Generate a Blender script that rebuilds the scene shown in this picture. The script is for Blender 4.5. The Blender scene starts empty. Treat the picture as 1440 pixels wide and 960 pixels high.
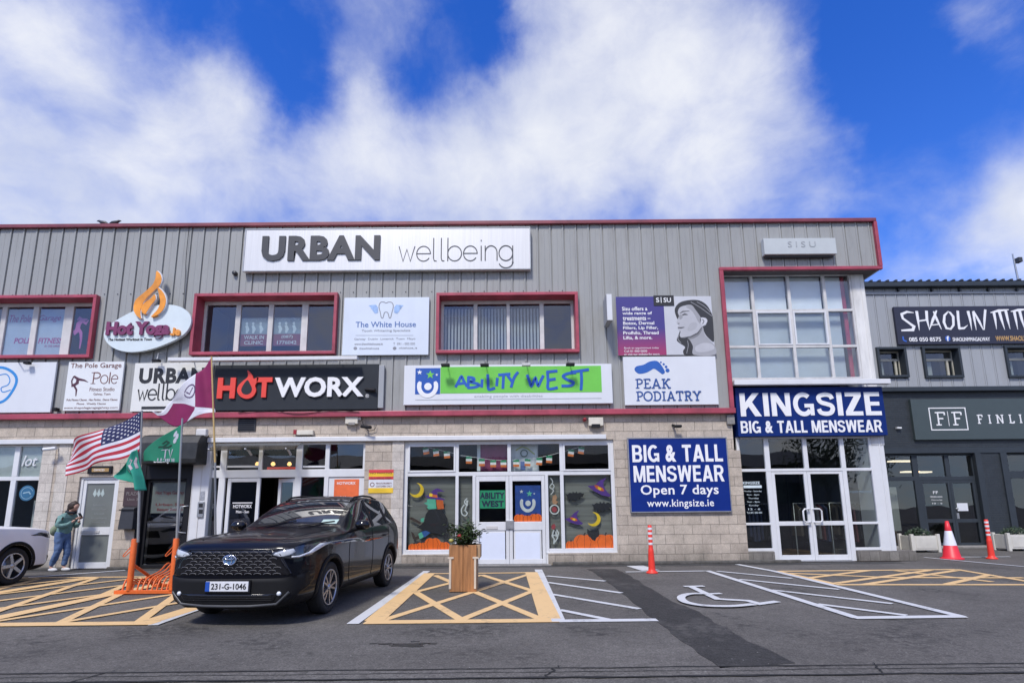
import bpy, bmesh, math, random
from mathutils import Vector, Matrix, noise
from mathutils.bvhtree import BVHTree
from mathutils.geometry import delaunay_2d_cdt
random.seed(7)
SC = bpy.context.scene
COL = SC.collection
rad = math.radians

# ---------------------------------------------------------------- camera
CAM_H, CAM_D, FPX, CY = 1.34, 13.6657, 740.0, 594.5
_pitch, _yaw, _roll = math.atan(124.6/740), rad(-.2), rad(-.54)
CAM_M = Matrix.Rotation(_yaw, 3, 'Z') @ Matrix.Rotation(math.pi/2+_pitch, 3, 'X') @ Matrix.Rotation(_roll, 3, 'Z')
CAM_C = Vector((0, -CAM_D, CAM_H))
cd = bpy.data.cameras.new('camera'); co = bpy.data.objects.new('camera', cd); COL.objects.link(co)
cd.sensor_width = 36; cd.lens = 36*FPX/1440; cd.shift_y = (CY-480)/1440
cd.clip_end = 3000; cd.clip_start = .05
co.matrix_world = Matrix.Translation(CAM_C) @ CAM_M.to_4x4()
SC.camera = co

def _ray(px, py):
    return CAM_M @ Vector(((px-720)/FPX, -(py-CY)/FPX, -1))
def W(px, py, y=0.0):            # point measured on an upright plane at depth y -> (x, z)
    d = _ray(px, py); t = (y-CAM_C.y)/d.y; q = CAM_C + d*t
    return q.x, q.z
def G(px, py, z=0.0):            # point measured on the ground -> (x, y)
    d = _ray(px, py); t = (z-CAM_C.z)/d.z; q = CAM_C + d*t
    return q.x, q.y
def R(xl, yt, xr, yb, y=0.0):    # upright rectangle measured at its mid lines -> x0, z0, x1, z1
    xm, ym = (xl+xr)/2, (yt+yb)/2
    return W(xl, ym, y)[0], W(xm, yb, y)[1], W(xr, ym, y)[0], W(xm, yt, y)[1]

# ---------------------------------------------------------------- materials
def lin(c):
    c = c/255.0
    return c/12.92 if c <= .04045 else ((c+.055)/1.055)**2.4
def S(r, g, b): return (lin(r), lin(g), lin(b), 1)
MATS = {}
def nd(nt, t, **kw):
    n = nt.nodes.new(t)
    for k, v in kw.items():
        if k.startswith('i_'):
            n.inputs[int(k[2:]) if k[2:].isdigit() else k[2:].replace('_', ' ')].default_value = v
        else: setattr(n, k, v)
    return n
def mat(name, col, rough=.6, metal=0.0, var=.12, scale=3.0, bump=0.0, bscale=40.0, spec=.5, stretch=None, coat=0.0, dirt=0.0):
    if name in MATS: return MATS[name]
    m = bpy.data.materials.new(name); m.use_nodes = True; nt = m.node_tree
    b = nt.nodes['Principled BSDF']; L = nt.links.new
    if len(col) == 3: col = (*col, 1)
    b.inputs['Roughness'].default_value = rough; b.inputs['Metallic'].default_value = metal
    b.inputs['Specular IOR Level'].default_value = spec
    if coat: b.inputs['Coat Weight'].default_value = coat; b.inputs['Coat Roughness'].default_value = .03
    g = nd(nt, 'ShaderNodeNewGeometry')
    mp = nd(nt, 'ShaderNodeMapping'); L(g.outputs['Position'], mp.inputs['Vector'])
    if stretch: mp.inputs['Scale'].default_value = stretch
    n = nd(nt, 'ShaderNodeTexNoise', i_Scale=scale, i_Detail=6.0, i_Roughness=.62); L(mp.outputs[0], n.inputs['Vector'])
    r = nd(nt, 'ShaderNodeMapRange', i_1=.3, i_2=.7, i_3=1-var, i_4=1+var); L(n.outputs['Fac'], r.inputs[0])
    mx = nd(nt, 'ShaderNodeMix', data_type='RGBA', blend_type='MULTIPLY'); mx.inputs[0].default_value = 1
    mx.inputs[6].default_value = col; L(r.outputs[0], mx.inputs[7])
    out = mx.outputs[2]
    if dirt:
        n2 = nd(nt, 'ShaderNodeTexNoise', i_Scale=1.3, i_Detail=8.0, i_Roughness=.7); 
        mp2 = nd(nt, 'ShaderNodeMapping'); mp2.inputs['Scale'].default_value = (2.2, 1, .45); L(g.outputs['Position'], mp2.inputs[0]); L(mp2.outputs[0], n2.inputs[0])
        r2 = nd(nt, 'ShaderNodeMapRange', i_1=.5, i_2=.75, i_3=0.0, i_4=dirt); L(n2.outputs['Fac'], r2.inputs[0])
        m2 = nd(nt, 'ShaderNodeMix', data_type='RGBA'); L(r2.outputs[0], m2.inputs[0]); L(out, m2.inputs[6]); m2.inputs[7].default_value = (.12, .105, .085, 1)
        out = m2.outputs[2]
    L(out, b.inputs['Base Color'])
    if bump:
        n3 = nd(nt, 'ShaderNodeTexNoise', i_Scale=bscale, i_Detail=5.0); L(g.outputs['Position'], n3.inputs['Vector'])
        bp = nd(nt, 'ShaderNodeBump', i_Strength=bump, i_Distance=.02); L(n3.outputs['Fac'], bp.inputs['Height']); L(bp.outputs[0], b.inputs['Normal'])
    MATS[name] = m
    return m
def emis(name, col, strength):
    if name in MATS: return MATS[name]
    m = bpy.data.materials.new(name); m.use_nodes = True; b = m.node_tree.nodes['Principled BSDF']
    b.inputs['Base Color'].default_value = col; b.inputs['Emission Color'].default_value = col; b.inputs['Emission Strength'].default_value = strength
    MATS[name] = m; return m
def glass(name, tint=(.8, .85, .85, 1), ior=1.75, rough=.0, wave=.02, base=.05):
    if name in MATS: return MATS[name]
    m = bpy.data.materials.new(name); m.use_nodes = True; nt = m.node_tree; L = nt.links.new
    nt.nodes.remove(nt.nodes['Principled BSDF'])
    tr = nd(nt, 'ShaderNodeBsdfTransparent'); tr.inputs[0].default_value = tint
    gl = nd(nt, 'ShaderNodeBsdfGlossy'); gl.inputs['Roughness'].default_value = rough; gl.inputs[0].default_value = (.93, .96, 1, 1)
    fr = nd(nt, 'ShaderNodeFresnel'); fr.inputs[0].default_value = ior
    ad = nd(nt, 'ShaderNodeMath', operation='ADD'); L(fr.outputs[0], ad.inputs[0]); ad.inputs[1].default_value = base
    g = nd(nt, 'ShaderNodeNewGeometry'); bfm = nd(nt, 'ShaderNodeMath', operation='MULTIPLY_ADD', use_clamp=True); L(g.outputs['Backfacing'], bfm.inputs[0]); bfm.inputs[1].default_value = -5; L(ad.outputs[0], bfm.inputs[2]); ad = bfm
    n = nd(nt, 'ShaderNodeTexNoise', i_Scale=.9, i_Detail=1.0); L(g.outputs['Position'], n.inputs['Vector'])
    bp = nd(nt, 'ShaderNodeBump', i_Strength=wave, i_Distance=.15); L(n.outputs['Fac'], bp.inputs['Height']); L(bp.outputs[0], gl.inputs['Normal'])
    mx = nd(nt, 'ShaderNodeMixShader'); L(ad.outputs[0], mx.inputs[0]); L(tr.outputs[0], mx.inputs[1]); L(gl.outputs[0], mx.inputs[2])
    L(mx.outputs[0], nt.nodes['Material Output'].inputs[0])
    MATS[name] = m; return m

# ---------------------------------------------------------------- mesh builder
class MB:
    def __init__(s): s.v = []; s.f = []; s.mi = []; s.sm = []; s.lift = 0.0
    def add(s, vs, fs, mi=0, smooth=False):
        k = len(s.v); s.v += [tuple(v) for v in vs]
        for f in fs: s.f.append(tuple(i+k for i in f)); s.mi.append(mi); s.sm.append(smooth)
    def box(s, x0, y0, z0, x1, y1, z1, mi=0):
        if x0 > x1: x0, x1 = x1, x0
        if y0 > y1: y0, y1 = y1, y0
        if z0 > z1: z0, z1 = z1, z0
        s.add([(x0,y0,z0),(x1,y0,z0),(x1,y1,z0),(x0,y1,z0),(x0,y0,z1),(x1,y0,z1),(x1,y1,z1),(x0,y1,z1)],
              [(0,3,2,1),(4,5,6,7),(0,1,5,4),(1,2,6,5),(2,3,7,6),(3,0,4,7)], mi)
    def quad(s, a, b, c, d, mi=0): s.add([a,b,c,d], [(0,1,2,3)], mi)
    def plate(s, pts, y0, y1, mi=0):              # outline in x,z with thickness y0 (front) .. y1
        a = sum(pts[i][0]*pts[(i+1)%len(pts)][1]-pts[(i+1)%len(pts)][0]*pts[i][1] for i in range(len(pts)))
        if a < 0: pts = pts[::-1]
        n = len(pts)
        s.add([(p[0], y0, p[1]) for p in pts]+[(p[0], y1, p[1]) for p in pts],
              [tuple(range(n)), tuple(range(2*n-1, n-1, -1))]+[(i, i+n, (i+1)%n+n, (i+1)%n) for i in range(n)], mi)
    def slab(s, pts, z0, z1, mi=0):               # outline in x,y
        a = sum(pts[i][0]*pts[(i+1)%len(pts)][1]-pts[(i+1)%len(pts)][0]*pts[i][1] for i in range(len(pts)))
        if a < 0: pts = pts[::-1]
        n = len(pts)
        s.add([(p[0], p[1], z1) for p in pts]+[(p[0], p[1], z0) for p in pts],
              [tuple(range(n)), tuple(range(2*n-1, n-1, -1))]+[(i, i+n, (i+1)%n+n, (i+1)%n) for i in range(n)], mi)
    def tube(s, pts, r, n=10, mi=0, cap=True):
        pts = [Vector(p) for p in pts]
        rs = r if isinstance(r, (list, tuple)) else [r]*len(pts)
        rings = []; up = None
        for i, p in enumerate(pts):
            t = (pts[min(i+1, len(pts)-1)]-pts[max(i-1, 0)]).normalized()
            if up is None: up = Vector((0,0,1)) if abs(t.z) < .9 else Vector((0,1,0))
            a = t.cross(up).normalized(); b = a.cross(t).normalized(); up = b
            rings.append([p+(a*math.cos(2*math.pi*k/n)+b*math.sin(2*math.pi*k/n))*rs[i] for k in range(n)])
        vs = [v for rg in rings for v in rg]
        fs = [(i*n+k, i*n+(k+1)%n, (i+1)*n+(k+1)%n, (i+1)*n+k) for i in range(len(pts)-1) for k in range(n)]
        s.add(vs, fs, mi, True)
        if cap:
            s.add(rings[0], [tuple(range(n))], mi); s.add(rings[-1], [tuple(range(n-1, -1, -1))], mi)
    def lathe(s, prof, c, n=24, axis='z', mi=0, smooth=True):     # prof: (radius, height)
        vs = []
        for r, h in prof:
            for k in range(n):
                a = 2*math.pi*k/n; u, w = r*math.cos(a), r*math.sin(a)
                vs.append({'z': (c[0]+u, c[1]+w, c[2]+h), 'x': (c[0]+h, c[1]+u, c[2]+w), 'y': (c[0]+u, c[1]+h, c[2]-w)}[axis])
        fs = [(i*n+k, i*n+(k+1)%n, (i+1)*n+(k+1)%n, (i+1)*n+k) for i in range(len(prof)-1) for k in range(n)]
        s.add(vs, fs, mi, smooth)
    def stroke(s, pts, w, y0, y1, mi=0, cap=0):   # polyline ribbon in x,z, mitred, with thickness
        ws = w if isinstance(w, (list, tuple)) else [w]*len(pts)
        P = [Vector(p) for p in pts]; L, Rr = [], []
        closed = (P[0]-P[-1]).length < 1e-6 and len(P) > 3
        if closed: P = P[:-1]; ws = list(ws)[:-1]
        n = len(P)
        for i in range(n):
            a = P[i-1] if (i > 0 or closed) else None; c = P[(i+1) % n] if (i < n-1 or closed) else None
            d1 = (P[i]-a).normalized() if a is not None else None; d2 = (c-P[i]).normalized() if c is not None else None
            if d1 is None: d1 = d2
            if d2 is None: d2 = d1
            t = (d1+d2)
            t = t.normalized() if t.length > 1e-4 else d1
            nrm = Vector((-t.y, t.x)); k = max(.5, abs(nrm.dot(Vector((-d1.y, d1.x)))))
            L.append(P[i]+nrm*ws[i]/2/k); Rr.append(P[i]-nrm*ws[i]/2/k)
        if not closed and cap:
            t = (P[0]-P[1]).normalized()*cap; L[0] += t; Rr[0] += t
            t = (P[-1]-P[-2]).normalized()*cap; L[-1] += t; Rr[-1] += t
        y0 -= s.lift; s.lift += .0004
        vs = [(p.x, y0, p.y) for p in L]+[(p.x, y0, p.y) for p in Rr]+[(p.x, y1, p.y) for p in L]+[(p.x, y1, p.y) for p in Rr]
        fs = []
        rng = range(n) if closed else range(n-1)
        for i in rng:
            j = (i+1) % n
            fs += [(i, n+i, n+j, j), (i, j, 2*n+j, 2*n+i), (n+i, 3*n+i, 3*n+j, n+j)]
        if not closed: fs += [(0, 2*n, 3*n, n), (n-1, 2*n-1, 4*n-1, 3*n-1)]
        s.add(vs, fs, mi)
    def text(s, body, x0, z0, x1, z1, y, depth=.004, bold=0.0, mi=0, shear=0.0, keep=False, align='C', spacing=1.0):
        # lettering fitted to the rectangle; keep = keep letter proportions, fit by height
        c = bpy.data.curves.new('t', 'FONT'); c.body = body; c.offset = bold; c.resolution_u = 3; c.shear = shear
        c.extrude = .01; c.space_character = spacing
        o = bpy.data.objects.new('t', c); me = o.to_mesh()
        xs = [v.co.x for v in me.vertices]; ys = [v.co.y for v in me.vertices]
        if not xs: return
        ax, bx, ay, by = min(xs), max(xs), min(ys), max(ys)
        sz = (z1-z0)/(by-ay); sx = (x1-x0)/(bx-ax)
        if keep:
            sx = min(sz, sx); off = {'C': (x1-x0-(bx-ax)*sx)/2, 'L': 0, 'R': (x1-x0-(bx-ax)*sx)}[align]
        else: off = 0
        vs = [(x0+off+(v.co.x-ax)*sx, (y if v.co.z > 0 else y+depth), z0+(v.co.y-ay)*sz) for v in me.vertices]
        s.add(vs, [tuple(p.vertices) for p in me.polygons], mi)
        o.to_mesh_clear(); bpy.data.objects.remove(o); bpy.data.curves.remove(c)
    def build(s, name, m, parent=None, loc=None, bevel=0.0, smooth=False, recalc=False, sub=0):
        ms = m if isinstance(m, (list, tuple)) else [m]
        base = Vector(loc) if loc else Vector((0, 0, 0))
        off = world_off(parent)+base if parent else base
        me = bpy.data.meshes.new(name)
        me.from_pydata([(v[0]-off.x, v[1]-off.y, v[2]-off.z) for v in s.v], [], s.f)
        for x in ms: me.materials.append(x)
        me.polygons.foreach_set('material_index', s.mi)
        me.polygons.foreach_set('use_smooth', [True]*len(s.f) if smooth else s.sm)
        if recalc:
            bm = bmesh.new(); bm.from_mesh(me); bmesh.ops.recalc_face_normals(bm, faces=bm.faces); bm.to_mesh(me); bm.free()
        me.update()
        o = bpy.data.objects.new(name, me); COL.objects.link(o)
        if parent: o.parent = parent
        o.location = base
        if bevel:
            b = o.modifiers.new('b', 'BEVEL'); b.width = bevel; b.segments = 2; b.limit_method = 'ANGLE'; b.angle_limit = rad(40)
        if sub:
            b = o.modifiers.new('s', 'SUBSURF'); b.levels = b.render_levels = sub
        return o
def world_off(o):
    v = Vector((0, 0, 0))
    while o: v += o.location; o = o.parent
    return v
def tag(o, label=None, cat=None, group=None, kind=None):
    if label: o['label'] = label
    if cat: o['category'] = cat
    if group: o['group'] = group
    if kind: o['kind'] = kind
    return o
def thing(name, label, cat, loc=(0, 0, 0), group=None):
    o = bpy.data.objects.new(name, None); COL.objects.link(o); o.location = loc; o.empty_display_size = .1
    return tag(o, label, cat, group)
def copy_tree(o, parent=None):
    c = o.copy(); COL.objects.link(c)
    if parent: c.parent = parent
    for ch in [x for x in bpy.data.objects if x.parent == o]: copy_tree(ch, c)
    return c
def arc(cx, cz, rx, rz, a0, a1, n=14):
    return [(cx+rx*math.cos(rad(a0+(a1-a0)*i/n)), cz+rz*math.sin(rad(a0+(a1-a0)*i/n))) for i in range(n+1)]
def spline(pts, n=6, closed=False):      # Catmull-Rom through points of any dimension
    P = [Vector(p) for p in pts]; out = []; N = len(P)
    g = lambda i: P[i % N] if closed else P[max(0, min(N-1, i))]
    for i in range(N if closed else N-1):
        p0, p1, p2, p3 = g(i-1), g(i), g(i+1), g(i+2)
        for k in range(n):
            t = k/n
            out.append(.5*((2*p1)+(p2-p0)*t+(2*p0-5*p1+4*p2-p3)*t*t+(3*p1-p0-3*p2+p3)*t**3))
    if not closed: out.append(P[-1])
    return [tuple(p) for p in out]
# ================================================================ sky and light
SUN_AZ, SUN_EL = rad(200), rad(52)       # azimuth clockwise from +Y
w = bpy.data.worlds.new('World'); SC.world = w; w.use_nodes = True
nt = w.node_tree; L = nt.links.new
bg = nt.nodes['Background']
sky = nd(nt, 'ShaderNodeTexSky', sky_type='NISHITA', sun_disc=False, sun_elevation=SUN_EL, sun_rotation=SUN_AZ, altitude=50.0, air_density=1.0, dust_density=.4, ozone_density=2.5)
tc = nd(nt, 'ShaderNodeTexCoord')
D0 = tc.outputs['Generated']
def m_(op, a, b=None, c=None, clamp=False):
    n = nd(nt, 'ShaderNodeMath', operation=op, use_clamp=clamp)
    for i, x in enumerate((a, b, c)):
        if x is None: continue
        if isinstance(x, (int, float)): n.inputs[i].default_value = x
        else: L(x, n.inputs[i])
    return n.outputs[0]
sep = nd(nt, 'ShaderNodeSeparateXYZ'); L(D0, sep.inputs[0])
den = m_('ADD', m_('MAXIMUM', sep.outputs[2], 0.0), .22)
cmb = nd(nt, 'ShaderNodeCombineXYZ'); L(m_('DIVIDE', sep.outputs[0], den), cmb.inputs[0]); L(m_('DIVIDE', sep.outputs[1], den), cmb.inputs[1])
wn = nd(nt, 'ShaderNodeTexNoise', i_Scale=2.1, i_Detail=4.0); L(cmb.outputs[0], wn.inputs['Vector'])
wsub = nd(nt, 'ShaderNodeVectorMath', operation='SUBTRACT'); L(wn.outputs['Color'], wsub.inputs[0]); wsub.inputs[1].default_value = (.5, .5, .5)
wsc = nd(nt, 'ShaderNodeVectorMath', operation='SCALE'); L(wsub.outputs[0], wsc.inputs[0]); wsc.inputs['Scale'].default_value = .5
wad = nd(nt, 'ShaderNodeVectorMath', operation='ADD'); L(cmb.outputs[0], wad.inputs[0]); L(wsc.outputs[0], wad.inputs[1])
n1 = nd(nt, 'ShaderNodeTexNoise', i_Scale=2.9, i_Detail=9.0, i_Roughness=.5, i_Distortion=.35); L(D0, n1.inputs['Vector'])
n2 = nd(nt, 'ShaderNodeTexNoise', i_Scale=2.6, i_Detail=6.0, i_Roughness=.5)
of = nd(nt, 'ShaderNodeVectorMath', operation='ADD'); L(wad.outputs[0], of.inputs[0]); of.inputs[1].default_value = (3.1, 7.7, 0); L(of.outputs[0], n2.inputs['Vector'])
# cloud banks (and clear gaps) by the bearing they stand at
BANKS = [(290,125,75,.85),(225,205,110,.75),(330,230,110,.62),(180,300,130,.8),(30,260,110,.5),(20,20,38,.6),(62,62,34,.75),(105,105,30,.6),(120,10,60,.3),(150,100,60,.25),(470,250,110,.7),(545,190,75,.62),(510,125,38,.42),(600,280,120,.7),(700,250,110,.75),
         (800,130,100,.8),(850,40,90,.75),(800,230,130,.85),(930,100,100,.66),(940,220,120,.75),(1050,150,85,.66),(1080,60,60,.55),(1120,200,55,.5),(1040,280,90,.62),(1140,285,45,.45),(480,70,60,.42),(560,40,40,.2),(740,10,40,.25),(900,-90,150,.5),(740,-300,200,.5),(300,-330,220,.5),(205,50,75,-.42),(405,135,70,-.62),(455,75,70,-.22),(600,120,80,-.46),(690,60,60,-.5),(640,20,60,-.22),(30,115,75,-.4),(160,140,60,-.2),(420,30,60,-.1),(300,20,80,-.3),(420,30,80,-.12),(1210,60,80,-.4),(190,120,40,-.3),
         (1440,300,62,.9),(1400,345,50,.55),(1375,20,34,.3),(1420,5,40,.3),(1320,380,40,.35),(1190,190,25,.2),(1260,385,40,.4),(1600,260,140,.8),(-120,200,180,.7),(-160,20,160,.5)]
# noise-warped bearing, so the banks get ragged outlines
wd = nd(nt, 'ShaderNodeTexNoise', i_Scale=4.5, i_Detail=7.0, i_Roughness=.6); L(D0, wd.inputs['Vector'])
wds = nd(nt, 'ShaderNodeVectorMath', operation='SUBTRACT'); L(wd.outputs['Color'], wds.inputs[0]); wds.inputs[1].default_value = (.5, .5, .5)
wdc = nd(nt, 'ShaderNodeVectorMath', operation='SCALE'); L(wds.outputs[0], wdc.inputs[0]); wdc.inputs['Scale'].default_value = .17
wda = nd(nt, 'ShaderNodeVectorMath', operation='ADD'); L(D0, wda.inputs[0]); L(wdc.outputs[0], wda.inputs[1])
wdn = nd(nt, 'ShaderNodeVectorMath', operation='NORMALIZE'); L(wda.outputs[0], wdn.inputs[0])
acc = None
for px, py, sg, a in BANKS:
    c = _ray(px, py).normalized(); s = sg/740*.5
    dp = nd(nt, 'ShaderNodeVectorMath', operation='DOT_PRODUCT'); L(wdn.outputs[0], dp.inputs[0]); dp.inputs[1].default_value = c
    e = m_('EXPONENT', m_('MULTIPLY_ADD', dp.outputs['Value'], 1/(s*s), -1/(s*s)))
    acc = m_('MULTIPLY', e, a) if acc is None else m_('MULTIPLY_ADD', e, a, acc)
back = m_('ADD', m_('MULTIPLY', sep.outputs[1], -1.2, clamp=True), m_('MULTIPLY_ADD', sep.outputs[2], 5.0, -3.9, clamp=True), clamp=True)          # mostly cloud behind the photographer; overhead cloud added to whiten the light
n3 = nd(nt, 'ShaderNodeTexNoise', i_Scale=9.0, i_Detail=10.0, i_Roughness=.62, i_Distortion=.3); L(D0, n3.inputs['Vector'])
n4 = nd(nt, 'ShaderNodeTexNoise', i_Scale=4.0, i_Detail=10.0, i_Roughness=.62); L(wad.outputs[0], n4.inputs['Vector'])
nz_ = m_('ADD', m_('ADD', m_('MULTIPLY_ADD', n4.outputs['Fac'], .8, -.4), m_('MULTIPLY_ADD', n1.outputs['Fac'], 1.3, -.65)), m_('MULTIPLY_ADD', n3.outputs['Fac'], .75, -.375))
cov = m_('ADD', m_('ADD', nz_, m_('MAXIMUM', m_('TANH', m_('MULTIPLY', acc, .95)), -.20)), m_('MULTIPLY', back, .62))
mk = nd(nt, 'ShaderNodeMapRange', interpolation_type='SMOOTHSTEP', i_1=-.20, i_2=1.30, i_3=0.0, i_4=.98); L(cov, mk.inputs[0])
shd = nd(nt, 'ShaderNodeMapRange', interpolation_type='SMOOTHSTEP', i_1=.30, i_2=.62); L(n2.outputs['Fac'], shd.inputs[0])
cc = nd(nt, 'ShaderNodeMix', data_type='RGBA'); L(shd.outputs[0], cc.inputs[0])
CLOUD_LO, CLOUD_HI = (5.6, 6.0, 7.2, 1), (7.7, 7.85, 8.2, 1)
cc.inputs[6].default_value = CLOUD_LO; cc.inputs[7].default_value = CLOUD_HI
hs = nd(nt, 'ShaderNodeHueSaturation', i_Hue=.5, i_Saturation=1.0, i_Value=1.0); L(sky.outputs[0], hs.inputs['Color'])
ti = nd(nt, 'ShaderNodeMix', data_type='RGBA', blend_type='MULTIPLY'); ti.inputs[0].default_value = 1; L(hs.outputs[0], ti.inputs[6]); ti.inputs[7].default_value = (.20, .74, 1.95, 1)
hz = m_('EXPONENT', m_('MULTIPLY', m_('MAXIMUM', sep.outputs[2], 0.0), -6.5))
hm_ = nd(nt, 'ShaderNodeMix', data_type='RGBA'); L(m_('MULTIPLY', hz, .95), hm_.inputs[0]); L(ti.outputs[2], hm_.inputs[6]); hm_.inputs[7].default_value = (5.2, 7.6, 9.6, 1)
fm = nd(nt, 'ShaderNodeMix', data_type='RGBA'); L(mk.outputs[0], fm.inputs[0]); L(hm_.outputs[2], fm.inputs[6]); L(cc.outputs[2], fm.inputs[7])
bk = nd(nt, 'ShaderNodeMix', data_type='RGBA'); L(back, bk.inputs[0]); L(cc.outputs[2], bk.inputs[6]); bk.inputs[7].default_value = (9.2, 8.9, 8.5, 1)      # brighter warm white for the unseen clouds, added to light the scene
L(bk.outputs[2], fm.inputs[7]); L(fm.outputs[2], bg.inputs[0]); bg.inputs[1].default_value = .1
sl = bpy.data.lights.new('sun', 'SUN'); so = bpy.data.objects.new('sun', sl); COL.objects.link(so)
sl.energy = 2.9; sl.angle = rad(10); sl.color = (1, .95, .88)
sd = Vector((math.sin(SUN_AZ)*math.cos(SUN_EL), math.cos(SUN_AZ)*math.cos(SUN_EL), math.sin(SUN_EL)))
so.rotation_euler = (-sd).to_track_quat('-Z', 'Y').to_euler(); so.location = (-6, -25, 30)
vs = SC.view_settings; vs.view_transform = 'Standard'; vs.look = 'None'; vs.exposure = 0.27; vs.gamma = 1.0; vs.use_curve_mapping = False
SC.cycles.transparent_max_bounces = 24; SC.cycles.max_bounces = 8; SC.cycles.use_denoising = True
try: SC.cycles.denoiser = 'OPENIMAGEDENOISE'
except Exception: pass

# ================================================================ materials
def block_mat(name, c1, c2, mortar, bump=.6, bw=.47, bh=.243, painted=False):
    m = bpy.data.materials.new(name); m.use_nodes = True; t = m.node_tree; l = t.links.new; b = t.nodes['Principled BSDF']
    g = nd(t, 'ShaderNodeNewGeometry'); sp = nd(t, 'ShaderNodeSeparateXYZ'); l(g.outputs['Position'], sp.inputs[0])
    ad = nd(t, 'ShaderNodeMath', operation='ADD'); l(sp.outputs[0], ad.inputs[0]); l(sp.outputs[1], ad.inputs[1])
    cb = nd(t, 'ShaderNodeCombineXYZ'); l(ad.outputs[0], cb.inputs[0]); l(sp.outputs[2], cb.inputs[1])
    br = nd(t, 'ShaderNodeTexBrick'); l(cb.outputs[0], br.inputs['Vector'])
    for k, v in (('Scale', 1.0), ('Mortar Size', .0055), ('Mortar Smooth', .3), ('Bias', 0.0), ('Brick Width', bw), ('Row Height', bh)): br.inputs[k].default_value = v
    br.inputs['Color1'].default_value = c1; br.inputs['Color2'].default_value = c2; br.inputs['Mortar'].default_value = mortar
    n = nd(t, 'ShaderNodeTexNoise', i_Scale=5.0, i_Detail=9.0, i_Roughness=.72); l(g.outputs['Position'], n.inputs['Vector'])
    r = nd(t, 'ShaderNodeMapRange', i_1=.3, i_2=.7, i_3=.8, i_4=1.16); l(n.outputs['Fac'], r.inputs[0])
    nf = nd(t, 'ShaderNodeTexNoise', i_Scale=46.0, i_Detail=4.0, i_Roughness=.7); l(g.outputs['Position'], nf.inputs['Vector'])
    rf = nd(t, 'ShaderNodeMapRange', i_1=.3, i_2=.7, i_3=.8, i_4=1.2); l(nf.outputs['Fac'], rf.inputs[0])
    mm = nd(t, 'ShaderNodeMath', operation='MULTIPLY'); l(r.outputs[0], mm.inputs[0]); l(rf.outputs[0], mm.inputs[1])
    mx = nd(t, 'ShaderNodeMix', data_type='RGBA', blend_type='MULTIPLY'); mx.inputs[0].default_value = 1; l(br.outputs['Color'], mx.inputs[6]); l(mm.outputs[0], mx.inputs[7])
    # splash dirt and green staining, strongest in uneven patches along the foot of the wall
    mr = nd(t, 'ShaderNodeMapRange', i_1=.05, i_2=.5, i_3=.75, i_4=.28); l(sp.outputs[2], mr.inputs[0])
    n3 = nd(t, 'ShaderNodeTexNoise', i_Scale=2.4, i_Detail=8.0, i_Roughness=.7); mp = nd(t, 'ShaderNodeMapping'); mp.inputs['Scale'].default_value = (1.6, 1.6, .5); l(g.outputs['Position'], mp.inputs[0]); l(mp.outputs[0], n3.inputs['Vector'])
    ds = nd(t, 'ShaderNodeMath', operation='MULTIPLY'); l(n3.outputs['Fac'], ds.inputs[0]); l(mr.outputs[0], ds.inputs[1])
    d2 = nd(t, 'ShaderNodeMapRange', i_1=.14, i_2=.5, i_3=0.0, i_4=.75); l(ds.outputs[0], d2.inputs[0])
    m3 = nd(t, 'ShaderNodeMix', data_type='RGBA'); l(d2.outputs[0], m3.inputs[0]); l(mx.outputs[2], m3.inputs[6]); m3.inputs[7].default_value = (.075, .07, .055, 1) if not painted else (.03, .035, .04, 1)
    l(m3.outputs[2], b.inputs['Base Color']); b.inputs['Roughness'].default_value = .5 if painted else .9
    hm = nd(t, 'ShaderNodeMath', operation='MULTIPLY_ADD'); l(n.outputs['Fac'], hm.inputs[0]); hm.inputs[1].default_value = .6
    iv = nd(t, 'ShaderNodeMath', operation='SUBTRACT'); iv.inputs[0].default_value = 1; l(br.outputs['Fac'], iv.inputs[1]); l(iv.outputs[0], hm.inputs[2])
    h2 = nd(t, 'ShaderNodeMath', operation='MULTIPLY_ADD'); l(nf.outputs['Fac'], h2.inputs[0]); h2.inputs[1].default_value = .5; l(hm.outputs[0], h2.inputs[2])
    bp = nd(t, 'ShaderNodeBump', i_Strength=bump, i_Distance=.02); l(h2.outputs[0], bp.inputs['Height']); l(bp.outputs[0], b.inputs['Normal'])
    return m
M_BLOCK = block_mat('split_block', (.535, .462, .378, 1), (.445, .38, .31, 1), (.22, .195, .16, 1), bump=.8)
M_DARKBLOCK = block_mat('painted_brick', (.026, .034, .042, 1), (.022, .029, .036, 1), (.016, .02, .025, 1), bump=.5, bw=.23, bh=.08, painted=True)
M_CLAD = mat('clad_grey', (.315, .318, .305), .42, .0, var=.07, scale=1.2, stretch=(1.5, 1, .35), dirt=.3)
M_CLADR = mat('clad_grey_cool', (.33, .345, .36), .45, var=.06, scale=1.2, stretch=(1.5, 1, .35), dirt=.1)
M_RED = mat('faded_red_metal', (.36, .055, .085), .4, var=.28, scale=2.2, dirt=.12)
M_REDCAP = mat('dull_red_metal', (.2, .04, .055), .45, var=.3, scale=2.0)
M_PVC = mat('white_pvc', (.68, .69, .70), .35, var=.05, scale=2, dirt=.1)
M_PVCOLD = mat('aged_pvc', (.6, .59, .57), .4, var=.12, scale=3, dirt=.25)
M_WHITE = mat('white_panel', (.69, .71, .74), .45, var=.03, scale=1.4, dirt=.05)
M_WHITE2 = mat('bluish_white_panel', (.66, .72, .8), .35, var=.04, scale=1.0, dirt=.05)
M_GLASS = glass('window_glass', (.62, .66, .66, 1), 1.9, base=.05, wave=.05)
M_GLASSUP = glass('upper_window_glass', (.84, .88, .9, 1), 1.75, base=.04, wave=.08)
M_GLASSLO = glass('shop_glass', (.80, .83, .82, 1), 1.8, base=.02, wave=.04)
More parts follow.
